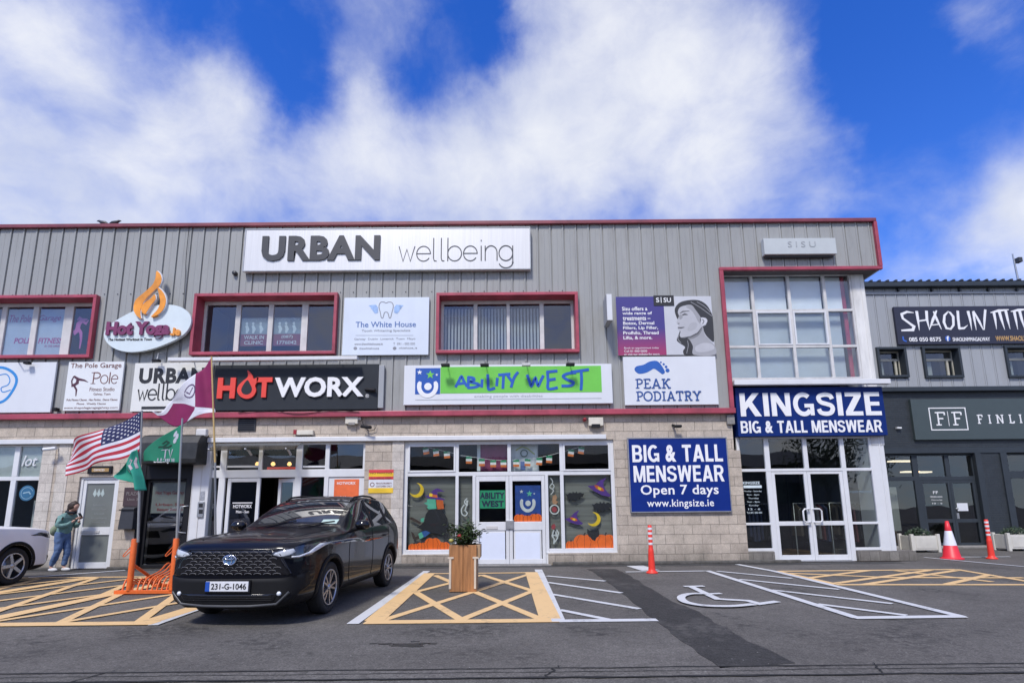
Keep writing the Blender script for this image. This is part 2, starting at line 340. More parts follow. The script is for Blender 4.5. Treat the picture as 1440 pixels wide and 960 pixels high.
M_INT = mat('interior_dark', (.03, .029, .028), .8, var=.3, scale=1.5)
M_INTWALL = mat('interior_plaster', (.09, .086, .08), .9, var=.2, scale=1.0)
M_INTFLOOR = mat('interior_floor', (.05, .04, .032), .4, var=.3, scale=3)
M_BLACK = mat('black_plastic', (.012, .012, .014), .55, spec=.25, var=.15)
M_DKGREY = mat('dark_grey_paint', (.035, .037, .042), .45, var=.12)
M_ANTH = mat('anthracite_frame', (.036, .045, .055), .5, spec=.3, var=.1)
M_STEEL = mat('galvanised_steel', (.38, .39, .4), .4, .6, var=.15, scale=8)
M_ALU = mat('brushed_aluminium', (.70, .69, .66), .34, .35, var=.06, scale=2.0, stretch=(14, 1, .3))
M_NAVY = mat('navy_panel', (.006, .026, .155), .5, var=.08, spec=.15, dirt=.05)
M_BLUE = mat('logo_blue', (.015, .09, .40), .4, var=.05)
M_GREEN = mat('logo_green', (.16, .56, .07), .4, var=.05)
M_INK = mat('black_ink', (.02, .02, .022), .5, var=.1)
M_CHAR = mat('charcoal_panel', (.030, .035, .042), .6, spec=.2, var=.08)
M_ORANGE = mat('orange_paint', (.72, .14, .025), .42, var=.14, scale=8)
M_CONC = mat('concrete', (.26, .25, .235), .9, var=.25, scale=6, bump=.3, dirt=.4)

def asphalt_mat(name, base, patch, seed):
    m = bpy.data.materials.new(name); m.use_nodes = True; t = m.node_tree; l = t.links.new; b = t.nodes['Principled BSDF']
    g = nd(t, 'ShaderNodeNewGeometry'); mp = nd(t, 'ShaderNodeMapping'); mp.inputs['Location'].default_value = (seed, seed*2, 0); l(g.outputs['Position'], mp.inputs[0])
    def nz(sc, det, ro=.6):
        n = nd(t, 'ShaderNodeTexNoise', i_Scale=sc, i_Detail=det, i_Roughness=ro); l(mp.outputs[0], n.inputs['Vector']); return n.outputs['Fac']
    def rg(x, a, b_, c, d):
        r = nd(t, 'ShaderNodeMapRange', i_1=a, i_2=b_, i_3=c, i_4=d); l(x, r.inputs[0]); return r.outputs[0]
    def mul(a, c):
        k = nd(t, 'ShaderNodeMath', operation='MULTIPLY'); l(a, k.inputs[0]); l(c, k.inputs[1]); return k.outputs[0]
    f = mul(mul(rg(nz(.45, 5), .3, .7, .80, 1.16), rg(nz(3.2, 8, .75), .3, .7, .80, 1.18)), mul(rg(nz(50, 3, .85), .25, .75, .25, 1.75), rg(nz(14, 6, .8), .3, .7, .66, 1.34)))
    vo = nd(t, 'ShaderNodeTexVoronoi', i_Scale=24.0); l(mp.outputs[0], vo.inputs['Vector'])
    chip = rg(vo.outputs['Distance'], .10, .17, 1.0, 0.0)
    vc = nd(t, 'ShaderNodeSeparateColor'); l(vo.outputs['Color'], vc.inputs[0]); few = rg(vc.outputs[0], .95, .97, 0.0, 1.0)
    mx = nd(t, 'ShaderNodeMix', data_type='RGBA', blend_type='MULTIPLY'); mx.inputs[0].default_value = 1; mx.inputs[6].default_value = base; l(f, mx.inputs[7])
    # worn, stained patches
    sy = nd(t, 'ShaderNodeSeparateXYZ'); l(g.outputs['Position'], sy.inputs[0])
    bd = nd(t, 'ShaderNodeMapRange', interpolation_type='SMOOTHSTEP', i_1=.0, i_2=.75, i_3=.07, i_4=0.0)      # scuffed band where tyres turn in
    ab = nd(t, 'ShaderNodeMath', operation='ABSOLUTE'); ad_ = nd(t, 'ShaderNodeMath', operation='ADD'); l(sy.outputs[1], ad_.inputs[0]); ad_.inputs[1].default_value = 7.35; l(ad_.outputs[0], ab.inputs[0]); l(ab.outputs[0], bd.inputs[0])
    pa = nd(t, 'ShaderNodeMath', operation='ADD'); l(nz(.8, 9, .75), pa.inputs[0]); l(bd.outputs[0], pa.inputs[1])
    pm = mul(rg(pa.outputs[0], .53, .64, 0.0, 1.0), rg(nz(8, 7, .8), .45, .55, 0.05, 1.0))
    m2 = nd(t, 'ShaderNodeMix', data_type='RGBA'); l(pm, m2.inputs[0]); l(mx.outputs[2], m2.inputs[6]); m2.inputs[7].default_value = patch
    m3 = nd(t, 'ShaderNodeMix', data_type='RGBA'); l(mul(chip, few), m3.inputs[0]); l(m2.outputs[2], m3.inputs[6]); m3.inputs[7].default_value = (.36, .35, .34, 1)
    l(m3.outputs[2], b.inputs['Base Color']); b.inputs['Roughness'].default_value = .85; b.inputs['Specular IOR Level'].default_value = .3
    bp = nd(t, 'ShaderNodeBump', i_Strength=.5, i_Distance=.01); l(nz(95, 4, .8), bp.inputs['Height']); l(bp.outputs[0], b.inputs['Normal'])
    return m
M_ASPH = asphalt_mat('asphalt', (.116, .109, .100, 1), (.046, .044, .041, 1), 0)
M_TRENCH = asphalt_mat('trench_asphalt', (.040, .039, .038, 1), (.085, .081, .076, 1), 5)
def paint_mat(name, col, wear=.5, seed=0):
    m = bpy.data.materials.new(name); m.use_nodes = True; t = m.node_tree; l = t.links.new; b = t.nodes['Principled BSDF']
    g = nd(t, 'ShaderNodeNewGeometry')
    n = nd(t, 'ShaderNodeTexNoise', i_Scale=11.0, i_Detail=10.0, i_Roughness=.85); l(g.outputs['Position'], n.inputs['Vector'])
    n2 = nd(t, 'ShaderNodeTexNoise', i_Scale=1.7, i_Detail=5.0); l(g.outputs['Position'], n2.inputs['Vector'])
    a = nd(t, 'ShaderNodeMath', operation='MULTIPLY_ADD'); l(n2.outputs['Fac'], a.inputs[0]); a.inputs[1].default_value = .45; l(n.outputs['Fac'], a.inputs[2])
    r = nd(t, 'ShaderNodeMapRange', i_1=.77, i_2=.97, i_3=0.0, i_4=wear); l(a.outputs[0], r.inputs[0])
    mx = nd(t, 'ShaderNodeMix', data_type='RGBA'); l(r.outputs[0], mx.inputs[0]); mx.inputs[6].default_value = col; mx.inputs[7].default_value = (.09, .09, .092, 1)
    l(mx.outputs[2], b.inputs['Base Color']); b.inputs['Roughness'].default_value = .75
    return m
M_LINEW = paint_mat('road_white', (.56, .57, .58, 1), .9)
M_LINEY = paint_mat('road_yellow', (.70, .47, .225, 1), .85)

# ================================================================ ground
g_ = MB(); g_.add([(-600,-900,0),(600,-900,0),(600,900,0),(-600,900,0)], [(0,1,2,3)]); tag(g_.build('asphalt_ground', M_ASPH), kind='structure')
yg0, yg1 = G(720, 953.5)[1], G(720, 940.5)[1]
# drainage channel across the front: a concrete strip between two open, ragged joints
g_ = MB(); g_.slab([(-40, yg0), (40, yg0), (40, yg1), (-40, yg1)], -.02, .004); tag(g_.build('drainage_channel', asphalt_mat('channel_concrete', (.12, .113, .104, 1), (.058, .055, .051, 1), 9)), kind='structure')
g_ = MB()
def ragged(y, w0, x0=-16, x1=16, n=420, seed=0, z=.0085):
    a, b = [], []
    for i in range(n+1):
        x = x0+(x1-x0)*i/n; k = noise.noise((x*1.7, seed, 0))*.02+noise.noise((x*9, seed, 2))*.008; ww = w0*(.55+.9*abs(noise.noise((x*2.3, seed, 5)))+.3*abs(noise.noise((x*17, seed, 8))))
        a.append((x, y+k+ww/2, z)); b.append((x, y+k-ww/2, z))
    g_.add(a+b, [(n+1+i, n+2+i, i+1, i) for i in range(n)])
ragged(yg1, .035, seed=1); ragged(yg0, .045, seed=4); ragged((yg0+yg1)/2+.02, .012, seed=8)
for px in (140, 775, 1250):                       # cross cracks
    x = G(px, 947)[0]; a, b = [], []
    for i in range(13):
        y = yg0-.03+(yg1-yg0+.1)*i/12; k = x+.5*(i/12-.5)*.3+noise.noise((px, i*.5, 0))*.05; a.append((k-.004-.02*abs(noise.noise((px, i*.9, 3))), y, .0095)); b.append((k+.005+.03*abs(noise.noise((px, i*.7, 9))), y, .0095))
    g_.add(a+b, [(i, 13+i, 14+i, i+1) for i in range(12)])
tag(g_.build('channel_joint', mat('joint_dirt', (.016, .016, .016), .95, var=.5, scale=20)), kind='structure')
# dark reinstated trench
l_ = [G(*p) for p in [(826,800),(843,810),(880,838),(907,861),(940,885),(969,909),(1010,938)]]
r_ = [G(*p) for p in [(1117,933),(1062,905),(1002,873),(968,853),(940,841.6),(884,809),(868,800)]]
dense = []
for p in spline(l_, 10)+spline(r_, 10): dense.append((p[0]+noise.noise((p[0]*3, p[1]*3, 1))*.05, p[1]+noise.noise((p[0]*3, p[1]*3, 7))*.05))
g_ = MB(); g_.slab(dense, -.01, .004); tag(g_.build('trench_patch', M_TRENCH), kind='structure')
# damp dirty strip along the foot of the building
g_ = MB(); a_, b_ = [], []
for i in range(400):
    x = -26+i*.0895; a_.append((x, .03, .0042)); b_.append((x, -.42+noise.noise((x*1.3, 2, 0))*.16+noise.noise((x*6, 5, 0))*.05, .0042))
g_.add(a_+b_, [(400+i, 401+i, i+1, i) for i in range(399)]); tag(g_.build('wall_foot_strip', asphalt_mat('damp_asphalt', (.062, .061, .06, 1), (.03, .03, .029, 1), 3)), kind='structure')
# oil stain
g_ = MB(); cx, cy = G(577, 906)
def blot(cx, cy, rx, ry, sd, n=72):
    P = []
    for k in range(n):
        a = k/n*2*math.pi; q = Vector((math.cos(a)*1.4+sd, math.sin(a)*1.4, sd)); f = 1+.75*noise.noise(q)+.4*noise.noise(q*3.1)+.18*noise.noise(q*8); P.append((cx+rx*f*math.cos(a), cy+ry*f*math.sin(a)))
    return P
for dx_, dy_, rx_, ry_, sd_ in ((-.27, .04, .07, .022, 5), (.22, .03, .04, .016, 8), (-.40, .06, .03, .012, 2), (.02, .13, .05, .012, 12)): g_.slab(blot(cx+dx_, cy+dy_, rx_, ry_, sd_), -.005, .004)
st = blot(cx, cy, .17, .07, 3.3)
g_.slab(st, -.005, .004); tag(g_.build('oil_stain', mat('oil', (.012, .012, .013), .35, var=.3)), kind='structure')

def gline(mb, pts, w, z, px=True, mi=0):
    P = [G(*p) for p in pts] if px else pts
    mb.lift = 0
    k = len(mb.v)
    mb.stroke(P, w, 0, 0)                      # ribbon in (x, z) -> lay it down
    z += gline.n*.0003; gline.n = (gline.n+1) % 40
    for i in range(k, len(mb.v)):
        a = mb.v[i]; top = i-k < (len(mb.v)-k)//2
        mb.v[i] = (a[0], a[2], z if top else z-.004)
gline.n = 0
def flip_fix(o):
    bm = bmesh.new(); bm.from_mesh(o.data); bmesh.ops.recalc_face_normals(bm, faces=bm.faces); bm.to_mesh(o.data); bm.free()
def lattice(mb, x0, x1, y0, y1, w, z, n):      # criss-cross hatching of a keep-clear bay, n half cells deep
    xm, d = (x0+x1)/2, (y1-y0)/n
    for i in range(0, n):
        ya, yb = y0+i*d, y0+(i+1)*d
        if i % 2 == 0: segs = [((x0, ya), (xm, yb)), ((x1, ya), (xm, yb)), ((xm, ya), (x0, yb)), ((xm, ya), (x1, yb))]
        else: segs = [((xm, ya), (x1, yb)), ((xm, ya), (x0, yb)), ((x0, ya), (xm, yb)), ((x1, ya), (xm, yb))]
        for s_ in segs: gline(mb, s_, w, z, False)
# yellow box in front of the middle shop
y0, y1 = G(645, 874)[1], -1.75
xa, xb = -1.76, .46
dA = G(669, 833)[1]-y0
for_n = 3
mb = MB()
gline(mb, [(xa-.06, y0), (xb+.14, y0)], .2, .012, False)
gline(mb, [(xa+.03, y0+.1), (xa-.06, y1+.2)], .25, .012, False); gline(mb, [(xb+.02, y0+.1), (xb-.02, y1+.2)], .27, .012, False)
gline(mb, [(xa, y1+.1), (xb, y1+.1)], .12, .012, False)
lattice(mb, xa+.12, xb-.1, y0+.1, y0+.1+dA*2, .13, .008, 2)
o = mb.build('yellow_hatching', M_LINEY); flip_fix(o); tag(o, kind='structure')
# hatching of the bays on the left
mb = MB()
X = lambda px, py: G(px, py)[0]
yb_ = G(100, 878)[1]
gline(mb, [(-14, yb_), (G(205, 878)[0]+.1, yb_)], .2, .012, False)
xr = G(215, 874)[0]; 
def vline(x, w, y0_, y1_): gline(mb, [(x, y0_), (x-.02, y1_)], w, .012, False)
xs = [G(205, 878)[0]-.05, G(47, 878)[0]+.1, G(0, 852)[0]]
xw = xs[0]-xs[1]
xs = [xs[0], xs[0]-2.25, xs[0]-4.5, xs[0]-6.75]
for x in xs: vline(x, .26, yb_+.1, -1.7)
for a, b in zip(xs[1:], xs[:-1]): lattice(mb, a+.13, b-.13, yb_+.1, yb_+.1+2*dA, .13, .008, 2)
gline(mb, [(-14, -1.7), (xs[0], -1.7)], .14, .012, False)
o = mb.build('yellow_hatching', M_LINEY); flip_fix(o); tag(o, kind='structure')
# yellow hatching by the right-hand building
mb = MB()
for pts in ([(1094,803),(1345,800.5)], [(1094,803),(1176,821.5)], [(1176,822),(1460,822)], [(1345,800.5),(1460,820)], [(1176,820),(1308,801.7)], [(1135,813),(1222,802)], [(1332,821.5),(1392,808)], [(1215,822),(1345,802)], [(1260,802.5),(1395,818)], [(1110,806),(1250,812)], [(1230,812),(1440,812.5)]):
    gline(mb, pts, .13, .008)
o = mb.build('yellow_hatching', M_LINEY); flip_fix(o); tag(o, kind='structure')
# white bay lines
mb = MB()
gline(mb, [(496,877.5),(592,809),(600,803)], .15, .008)
gline(mb, [(786,874.6),(760.5,809),(757,801)], .17, .008)
gline(mb, [(786,873.5),(924,872)], .14, .008)
for p in ([(770,819),(874,834)], [(775,835.7),(899,856.5)], [(787,858),(862,873)], [(769,810),(851,817.3)]): gline(mb, p, .1, .008)
gline(mb, [(215,879.5),(267,861),(330,840)], .12, .008)
gline(mb, [(40,812),(176,802)], .12, .008)
o = mb.build('white_bay_line', M_LINEW); flip_fix(o); tag(o, kind='structure')
mb = MB()
gline(mb, [(997,803.5),(1205.6,869.6)], .13, .008); gline(mb, [(1037,793.7),(1089,803.5),(1352,867.6)], .13, .008); gline(mb, [(1200,869.4),(1355,867.4)], .14, .008)
for p in ([(1085,830),(1255,849.4)], [(1150,850),(1275,866)], [(1040,815),(1180,829.2)], [(1009,803.5),(1114,813.6)]): gline(mb, p, .1, .008)
gline(mb, [(880,804.5),(1000,803)], .09, .008); gline(mb, [(893,796),(915,802.5)], .42, .008)
gline(mb, [(1300,784),(1440,797)], .08, .008); gline(mb, [(1345,783.5),(1420,783)], .08, .008)
o = mb.build('white_bay_line', M_LINEW); flip_fix(o); tag(o, kind='structure')
mb = MB()
gline(mb, [(962,825.5),(990,825)], .12, .012); gline(mb, [(972,825.5),(1009,843),(1052,845.5),(1068,850),(1093,846.5)], .12, .008)
gline(mb, [(992,836.5),(1014,835.5)], .1, .0125)
gline(mb, spline([(992,836),(970,836.5),(958,841),(964,848),(985,852.5),(1010,854),(1035,853.7),(1060,851.3)], 5), .12, .0165)
o = mb.build('wheelchair_symbol', M_LINEW); flip_fix(o); tag(o, kind='structure')
# ================================================================ main building
Z_ROOF = 9.32
Z_ST1, Z_ST0 = W(520, 578.5)[1], W(520, 586)[1]
XL = -26.0
X_RT = W(1232, 345)[0]                # right end of the cladding
BAY_X0 = W(1018, 480)[0]
Z_BAY = W(1120, 381)[1]
YB = .30                              # plane of the glazed corner bay
BLD = thing('commercial_building', 'long grey two storey retail building clad in ribbed metal over beige blockwork with red trims', 'building', (0, 0, 0))
PITCH = (W(66.6, 360)[0]-W(48.4, 360)[0])
PH = W(155*.3125, 360)[0]
def clad(mb, x0, x1, z0, z1, y, pitch=PITCH, ph=PH, h=.032):
    prof = []
    k0 = math.floor((x0-ph)/pitch)-1; k1 = math.ceil((x1-ph)/pitch)+1
    for k in range(k0, k1):
        b = ph+k*pitch
        prof += [(b-.05, 0), (b-.042, -h*.5), (b-.004, -h*.5), (b, h*.75), (b+.026, h*.75), (b+.034, 0), (b+pitch*.45, 0), (b+pitch*.45+.006, -.005), (b+pitch*.45+.02, -.005), (b+pitch*.45+.026, 0)]
    def yat(x):
        for a, b in zip(prof, prof[1:]):
            if a[0] <= x <= b[0]: return a[1]+(b[1]-a[1])*(x-a[0])/max(1e-9, b[0]-a[0])
        return 0
    pts = [(x0, yat(x0))]+[p for p in prof if x0 < p[0] < x1]+[(x1, yat(x1))]
    n = len(pts)
    mb.add([(p[0], y+p[1], z0) for p in pts]+[(p[0], y+p[1], z1) for p in pts], [(i, i+1, n+i+1, n+i) for i in range(n-1)])
# window openings: outer size of the red surrounds
WIN = [R(-44, 417.5, 136, 505), R(273.5, 414.5, 475, 500), R(614, 413.5, 813, 497.5)]
mb = MB(); xs = XL
zt, zb = max(q[3] for q in WIN), min(q[1] for q in WIN)
clad(mb, XL, BAY_X0, zt, Z_ROOF, 0); clad(mb, BAY_X0, X_RT, Z_BAY, Z_ROOF, 0)
for q in WIN:
    clad(mb, xs, q[0], zb, zt, 0); clad(mb, q[0], q[2], q[3], zt, 0) if q[3] < zt-.001 else None
    clad(mb, q[0], q[2], zb, q[1], 0) if q[1] > zb+.001 else None
    xs = q[2]
clad(mb, xs, BAY_X0, zb, zt, 0); clad(mb, XL, BAY_X0, Z_ST1-.02, zb, 0)
# the corner piece over the bay hangs lower than the window heads

clado = mb.build('metal_cladding', M_CLAD, BLD)
mb = MB()
mb.box(XL, .05, Z_ST0, BAY_X0, .12, Z_ST1-.02); mb.box(X_RT-.05, .02, Z_BAY, X_RT, 14, Z_ROOF); mb.box(XL, 14, 0, X_RT, 14.2, Z_ROOF); mb.box(XL, .3, Z_ROOF-.12, X_RT-.06, 14, Z_ROOF-.06)
mb.box(9.9, .9, 0, 10.05, 14, Z_BAY)
mb.build('side_wall', M_CLADR, BLD)
# fixings: rows of screw heads
mb = MB()
for zz in (W(500, 411)[1], ):
    k = XL
    for i in range(int((X_RT-XL)/PITCH)):
        x = PH-60*PITCH+i*PITCH+PITCH*.8
        if XL < x < X_RT: mb.box(x-.012, -.012, zz-.012, x+.012, 0, zz+.012)
mb.build('fixing_screw', M_DKGREY, BLD)
# red trims
def bar(mb, x0, z0, x1, z1, ya, yb): mb.box(x0, ya, z0, x1, yb, z1)
mb = MB(); mb.box(XL, -.09, Z_ROOF-.055, X_RT+.04, .35, Z_ROOF+.05); mb.build('roof_capping', M_REDCAP, BLD, bevel=.012)
mb = MB(); mb.box(XL, -.10, Z_ST0, BAY_X0+.13, .05, Z_ST1); mb.build('red_band_trim', M_RED, BLD, bevel=.012)
mb = MB(); tw = .105
mb.box(BAY_X0, -.09, Z_ST1+.002, BAY_X0+tw, .32, Z_BAY); mb.build('bay_side_trim', M_RED, BLD, bevel=.01)
mb = MB(); mb.box(BAY_X0, -.09, Z_BAY+.001, X_RT+.04, .0, Z_BAY+tw*.9); mb.build('bay_head_trim', M_RED, BLD, bevel=.01)
mb = MB(); mb.box(X_RT-.04, -.09, Z_BAY+tw*.9+.002, X_RT+.05, .05, Z_ROOF-.057); mb.build('corner_trim', M_RED, BLD, bevel=.01)
mb = MB(); mb.box(BAY_X0+tw, .002, Z_BAY-.001, X_RT-.055, .95, Z_BAY+.05); mb.build('soffit', mat('soffit_grey', (.1, .085, .085), .6), BLD)

# ---- upper windows
POSTER_W1 = mat('pale_sheet', (.5, .55, .62), .6, var=.06)
POSTER_RED = mat('poster_maroon', (.22, .05, .07), .6, var=.1)
POSTER_GRY = mat('poster_grey', (.25, .30, .31), .6, var=.35, scale=3)
M_SLAT = mat('blind_slat', (.48, .49, .48), .8, var=.08)
GY = .26
def upper_window(q, mull, ztop, zbot, heavy, opens=()):
    x0, z0, x1, z1 = q; t = .085
    win = MB()                                        # deep red metal surround
    win.box(x0, -.14, z1-t, x1, .0, z1); win.box(x0, -.14, z0, x1, .0, z0+t); win.box(x0, -.14, z0+t, x0+t, .0, z1-t); win.box(x1-t, -.14, z0+t, x1, .0, z1-t)
    win.box(x0+.02, 0, z1-t, x1-.02, GY+.1, z1-t+.03); win.box(x0+.02, 0, z0+t-.03, x1-.02, GY+.1, z0+t); win.box(x0+t-.03, 0, z0+t, x0+t, GY+.1, z1-t); win.box(x1-t, 0, z0+t, x1-t+.03, GY+.1, z1-t)
    wo = win.build('window', M_RED, BLD, bevel=.008)
    fr = MB(); fx0, fx1 = x0+t, x1-t; ft = .075
    fr.box(fx0, GY-.03, z1-t-ft*1.3, fx1, GY+.04, z1-t); fr.box(fx0, GY-.03, z0+t, fx1, GY+.04, z0+t+ft*.8)
    fr.box(fx0, GY-.03, z0+t+ft*.8, fx0+ft, GY+.04, z1-t-ft*1.3); fr.box(fx1-ft, GY-.03, z0+t+ft*.8, fx1, GY+.04, z1-t-ft*1.3)
    cells = []; a = fx0+ft
    for (m0, m1) in mull:
        fr.box(m0, GY-.035, z0+t+ft*.8, m1, GY+.04, z1-t-ft*1.3); cells.append((a, m0)); a = m1
    cells.append((a, fx1-ft))
    fr.build('frame', M_PVCOLD, wo, bevel=.008)
    for c in cells:
        p = MB(); p.box(c[0], GY, z0+t+ft*.8, c[1], GY+.012, z1-t-ft*1.3); p.build('pane', M_GLASSUP, wo)
    return wo, cells, (z0+t+ft*.8, z1-t-ft*1.3)
def mx(l, y, yw): return [(W(a, y, GY)[0], W(b, y, GY)[0]) for a, b in l]
W1, C1, Z1 = upper_window(WIN[0], mx([(-37, -30), (1, 8), (45, 53), (89.5, 102)], 460, 0), 0, 0, 0)
W2, C2, Z2 = upper_window(WIN[1], mx([(331, 338), (377, 384), (424, 433)], 460, 0), 0, 0, 0)
W3, C3, Z3 = upper_window(WIN[2], mx([(666, 671.5), (712.5, 717), (759, 765)], 460, 0), 0, 0, 0)
rb = MB()
for q in WIN: rb.box(q[0]-.1, GY+1.6, q[1]-.3, q[2]+.1, GY+1.7, q[3]+.3); rb.box(q[0]-.1, GY+.12, q[1]-.1, q[2]+.1, GY+1.7, q[1]-.05); rb.box(q[0]-.1, GY+.12, q[3]+.05, q[2]+.1, GY+1.7, q[3]+.1)
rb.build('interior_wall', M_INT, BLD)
for c in C3[:3]:
    b = MB(); n = int((c[1]-c[0])/.085)
    for i in range(n):
        xx = c[0]+(i+.5)*(c[1]-c[0])/n; b.add([(xx-.028, GY+.10, Z3[0]), (xx+.028, GY+.075, Z3[0]), (xx+.028, GY+.075, Z3[1]-.1), (xx-.028, GY+.10, Z3[1]-.1)], [(0, 1, 2, 3)])
    b.build('vertical_blind', M_SLAT, W3)
M_MAGENTA = mat('magenta_vinyl', (.45, .07, .22), .6)
M_PINKINK = mat('pink_vinyl', (.55, .12, .36), .6)
M_TEXTW = mat('white_lettering', (.82, .82, .82), .5, var=.03)
def decal(name, label, cat, mb, m, group=None, parent=None, **kw):
    o = mb.build(name, m, parent, **kw)
    if not parent: tag(o, label, cat, group)
    return o
PY = GY+.03
# pole-fitness window film
mb = MB(); fz0, fz1 = Z1[0], Z1[1]-.06
mb.box(C1[2][0], PY, fz0, C1[2][1], PY+.004, fz1); mb.box(C1[3][0], PY, fz0, C1[3][1], PY+.004, fz1)
film = decal('window_film', 'frosted film lettered in pink across the pole studio window', 'window film', mb, POSTER_W1)
mb = MB()
q = R(20, 475, 44, 483, PY); mb.text('POLE', q[0], q[1], q[2], q[3], PY-.004, .003, bold=.02, shear=.15)
q = R(54, 475, 88, 483, PY); mb.text('FITNESS', q[0], q[1], q[2], q[3], PY-.004, .003, bold=.02, shear=.15)
q = R(63, 485, 87, 488, PY); mb.text('BY THE GARAGE', q[0], q[1], q[2], q[3], PY-.004, .003)
q = R(14, 443, 44, 453, PY); mb.text('The Pole', q[0], q[1], q[2], q[3], PY-.004, .003, shear=.3)
q = R(55, 443, 86, 453, PY); mb.text('Garage', q[0], q[1], q[2], q[3], PY-.004, .003, shear=.3)
mb.build('lettering', M_MAGENTA, film)
dz = lambda px, py: W(px, py, PY)
mb = MB()
for pts, ws in (([(123,449),(116,450),(111,455),(109,463)], [.05,.11,.13,.12]), ([(109,463),(106,467),(105,471)], [.1,.13,.02]), ([(110,462),(114,468),(114,478),(112,490)], [.1,.08,.06,.03]), ([(116,450),(112,447),(109,450)], [.08,.07,.03]), ([(116,451),(121,455),(125,450)], [.07,.06,.03])):
    mb.stroke([dz(*p) for p in pts], ws, PY-.004, PY)
decal('window_sticker', 'pink pole dancer silhouette stuck in the narrow end pane', 'sticker', mb, M_PINKINK)
# clinic posters
for i, (lines) in enumerate((['WALK IN', 'CLINIC'], ['(087)', '1776042'])):
    c = C2[1+i]; zz0, zz1 = Z2; hgt = zz1-zz0
    mb = MB(); mb.box(c[0]+.01, PY, zz0+hgt*.16, c[1]-.01, PY+.004, zz0+hgt*.40); 
    mb2 = MB(); mb2.box(c[0]+.01, PY, zz0+hgt*.401, c[1]-.01, PY+.004, zz0+hgt*.74)
    o = decal('clinic_poster', ['clinic poster reading walk in clinic in the upper window', 'clinic poster carrying the phone number in the upper window'][i], 'poster', mb, POSTER_RED)
    mb2.build('picture', POSTER_GRY, o)
    mb = MB(); wd = c[1]-c[0]
    mb.text(lines[0], c[0]+wd*(.14 if i == 0 else .3), zz0+hgt*.30, c[1]-wd*(.14 if i == 0 else .3), zz0+hgt*.375, PY-.005, .003, bold=.015)
    mb.text(lines[1], c[0]+wd*.16, zz0+hgt*.19, c[1]-wd*.16, zz0+hgt*.265, PY-.005, .003, bold=.015)
    mb.text('GalwayOne', c[0]+wd*.1, zz0+hgt*.67, c[1]-wd*.1, zz0+hgt*.73, PY-.005, .003)
    for sx in (.22, .45, .72):                     # pale standing figures of the picture
        xx = c[0]+wd*sx; mb.stroke([(xx, zz0+hgt*.42), (xx+.03, zz0+hgt*.5), (xx-.02, zz0+hgt*.58)], [.05, .09, .07], PY-.004, PY); mb.plate(arc(xx-.01, zz0+hgt*.62, .035, .045, 0, 330, 9), PY-.0045, PY)
    mb.build('lettering', mat('pale_print', (.6, .66, .64), .6), o)

# ---- ground-floor wall with its openings (measured at the wall face)
YW = .06
Z_B1, Z_B0 = W(715, 611.5, -.02)[1], W(715, 618, -.02)[1]          # long white fascia band
YS = .16                                                        # shopfront plane
wx = lambda px, py: W(px, py, YW)[0]
A1 = wx(53, 690); B0, B1 = wx(104, 735), wx(161, 735); C0, C1_ = wx(196, 700), wx(269, 700); Dx0, Dx1 = wx(270, 700), wx(513, 650); E0, E1 = wx(566.5, 700), wx(866, 700); F0 = wx(1037, 690)
Z_DB = W(135, 670, YW)[1]
mb = MB()
T = .5
mb.box(XL, YW, Z_B0, F0, YW+T, Z_ST0+.02)                     # course above the openings
for a, b in ((A1, B0), (B1, C0), (Dx1, E0), (E1, F0)): mb.box(a, YW, 0, b, YW+T, Z_B0)
mb.box(B0, YW, Z_DB, B1, YW+T, Z_B0)
ze = W(600, 777, YS)[1]; dL, dR = W(664, 740, YS)[0], W(770, 740, YS)[0]
mb.box(E0, YW-.0, 0, dL, YW+.3, ze-.03); mb.box(dR, YW, 0, E1, YW+.3, ze-.03)
za = W(20, 745, YS)[1]
mb.box(XL, YW, 0, A1, YW+.3, za)
mb.build('block_wall', M_BLOCK, BLD)
# smooth pale quoin strips beside the openings
mb = MB()
M_SMB = block_mat('smooth_block_mat', (.58, .535, .475, 1), (.51, .465, .415, 1), (.30, .27, .235, 1), bump=.25)
for a, b, c in ((A1, .34, 1), (B0-.62, .3, 1), (E0-.3, .3, 1)): mb = MB(); mb.box(a, YW-.012, 0, a+b, YW, Z_B0); mb.build('smooth_block', M_SMB, BLD)
mb = MB(); mb.box(XL, -.02, Z_B0, F0-.55-(F0-E1)+.35, .055, Z_B1); mb.build('fascia_band', M_PVC, BLD, bevel=.012)
mb = MB(); mb.box(XL, -.05, 0, B0, .07, .07); mb.box(B1, -.05, 0, C0, .07, .07); mb.box(Dx1, -.06, 0, dL-.1, .06, .08); mb.box(dR+.1, -.06, 0, 7.3, .06, .08); mb.build('plinth_kerb', mat('dirty_kerb', (.10, .095, .085), .9, var=.4, scale=7, bump=.3, dirt=.5), BLD, bevel=.02)
# interiors
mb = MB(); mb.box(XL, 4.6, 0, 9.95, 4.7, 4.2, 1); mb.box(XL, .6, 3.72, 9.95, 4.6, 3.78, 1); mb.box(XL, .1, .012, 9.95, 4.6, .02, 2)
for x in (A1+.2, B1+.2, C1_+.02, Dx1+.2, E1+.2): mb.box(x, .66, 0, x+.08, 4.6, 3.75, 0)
mb.build('interior_wall', [M_INT, M_INTWALL, M_INTFLOOR], BLD)

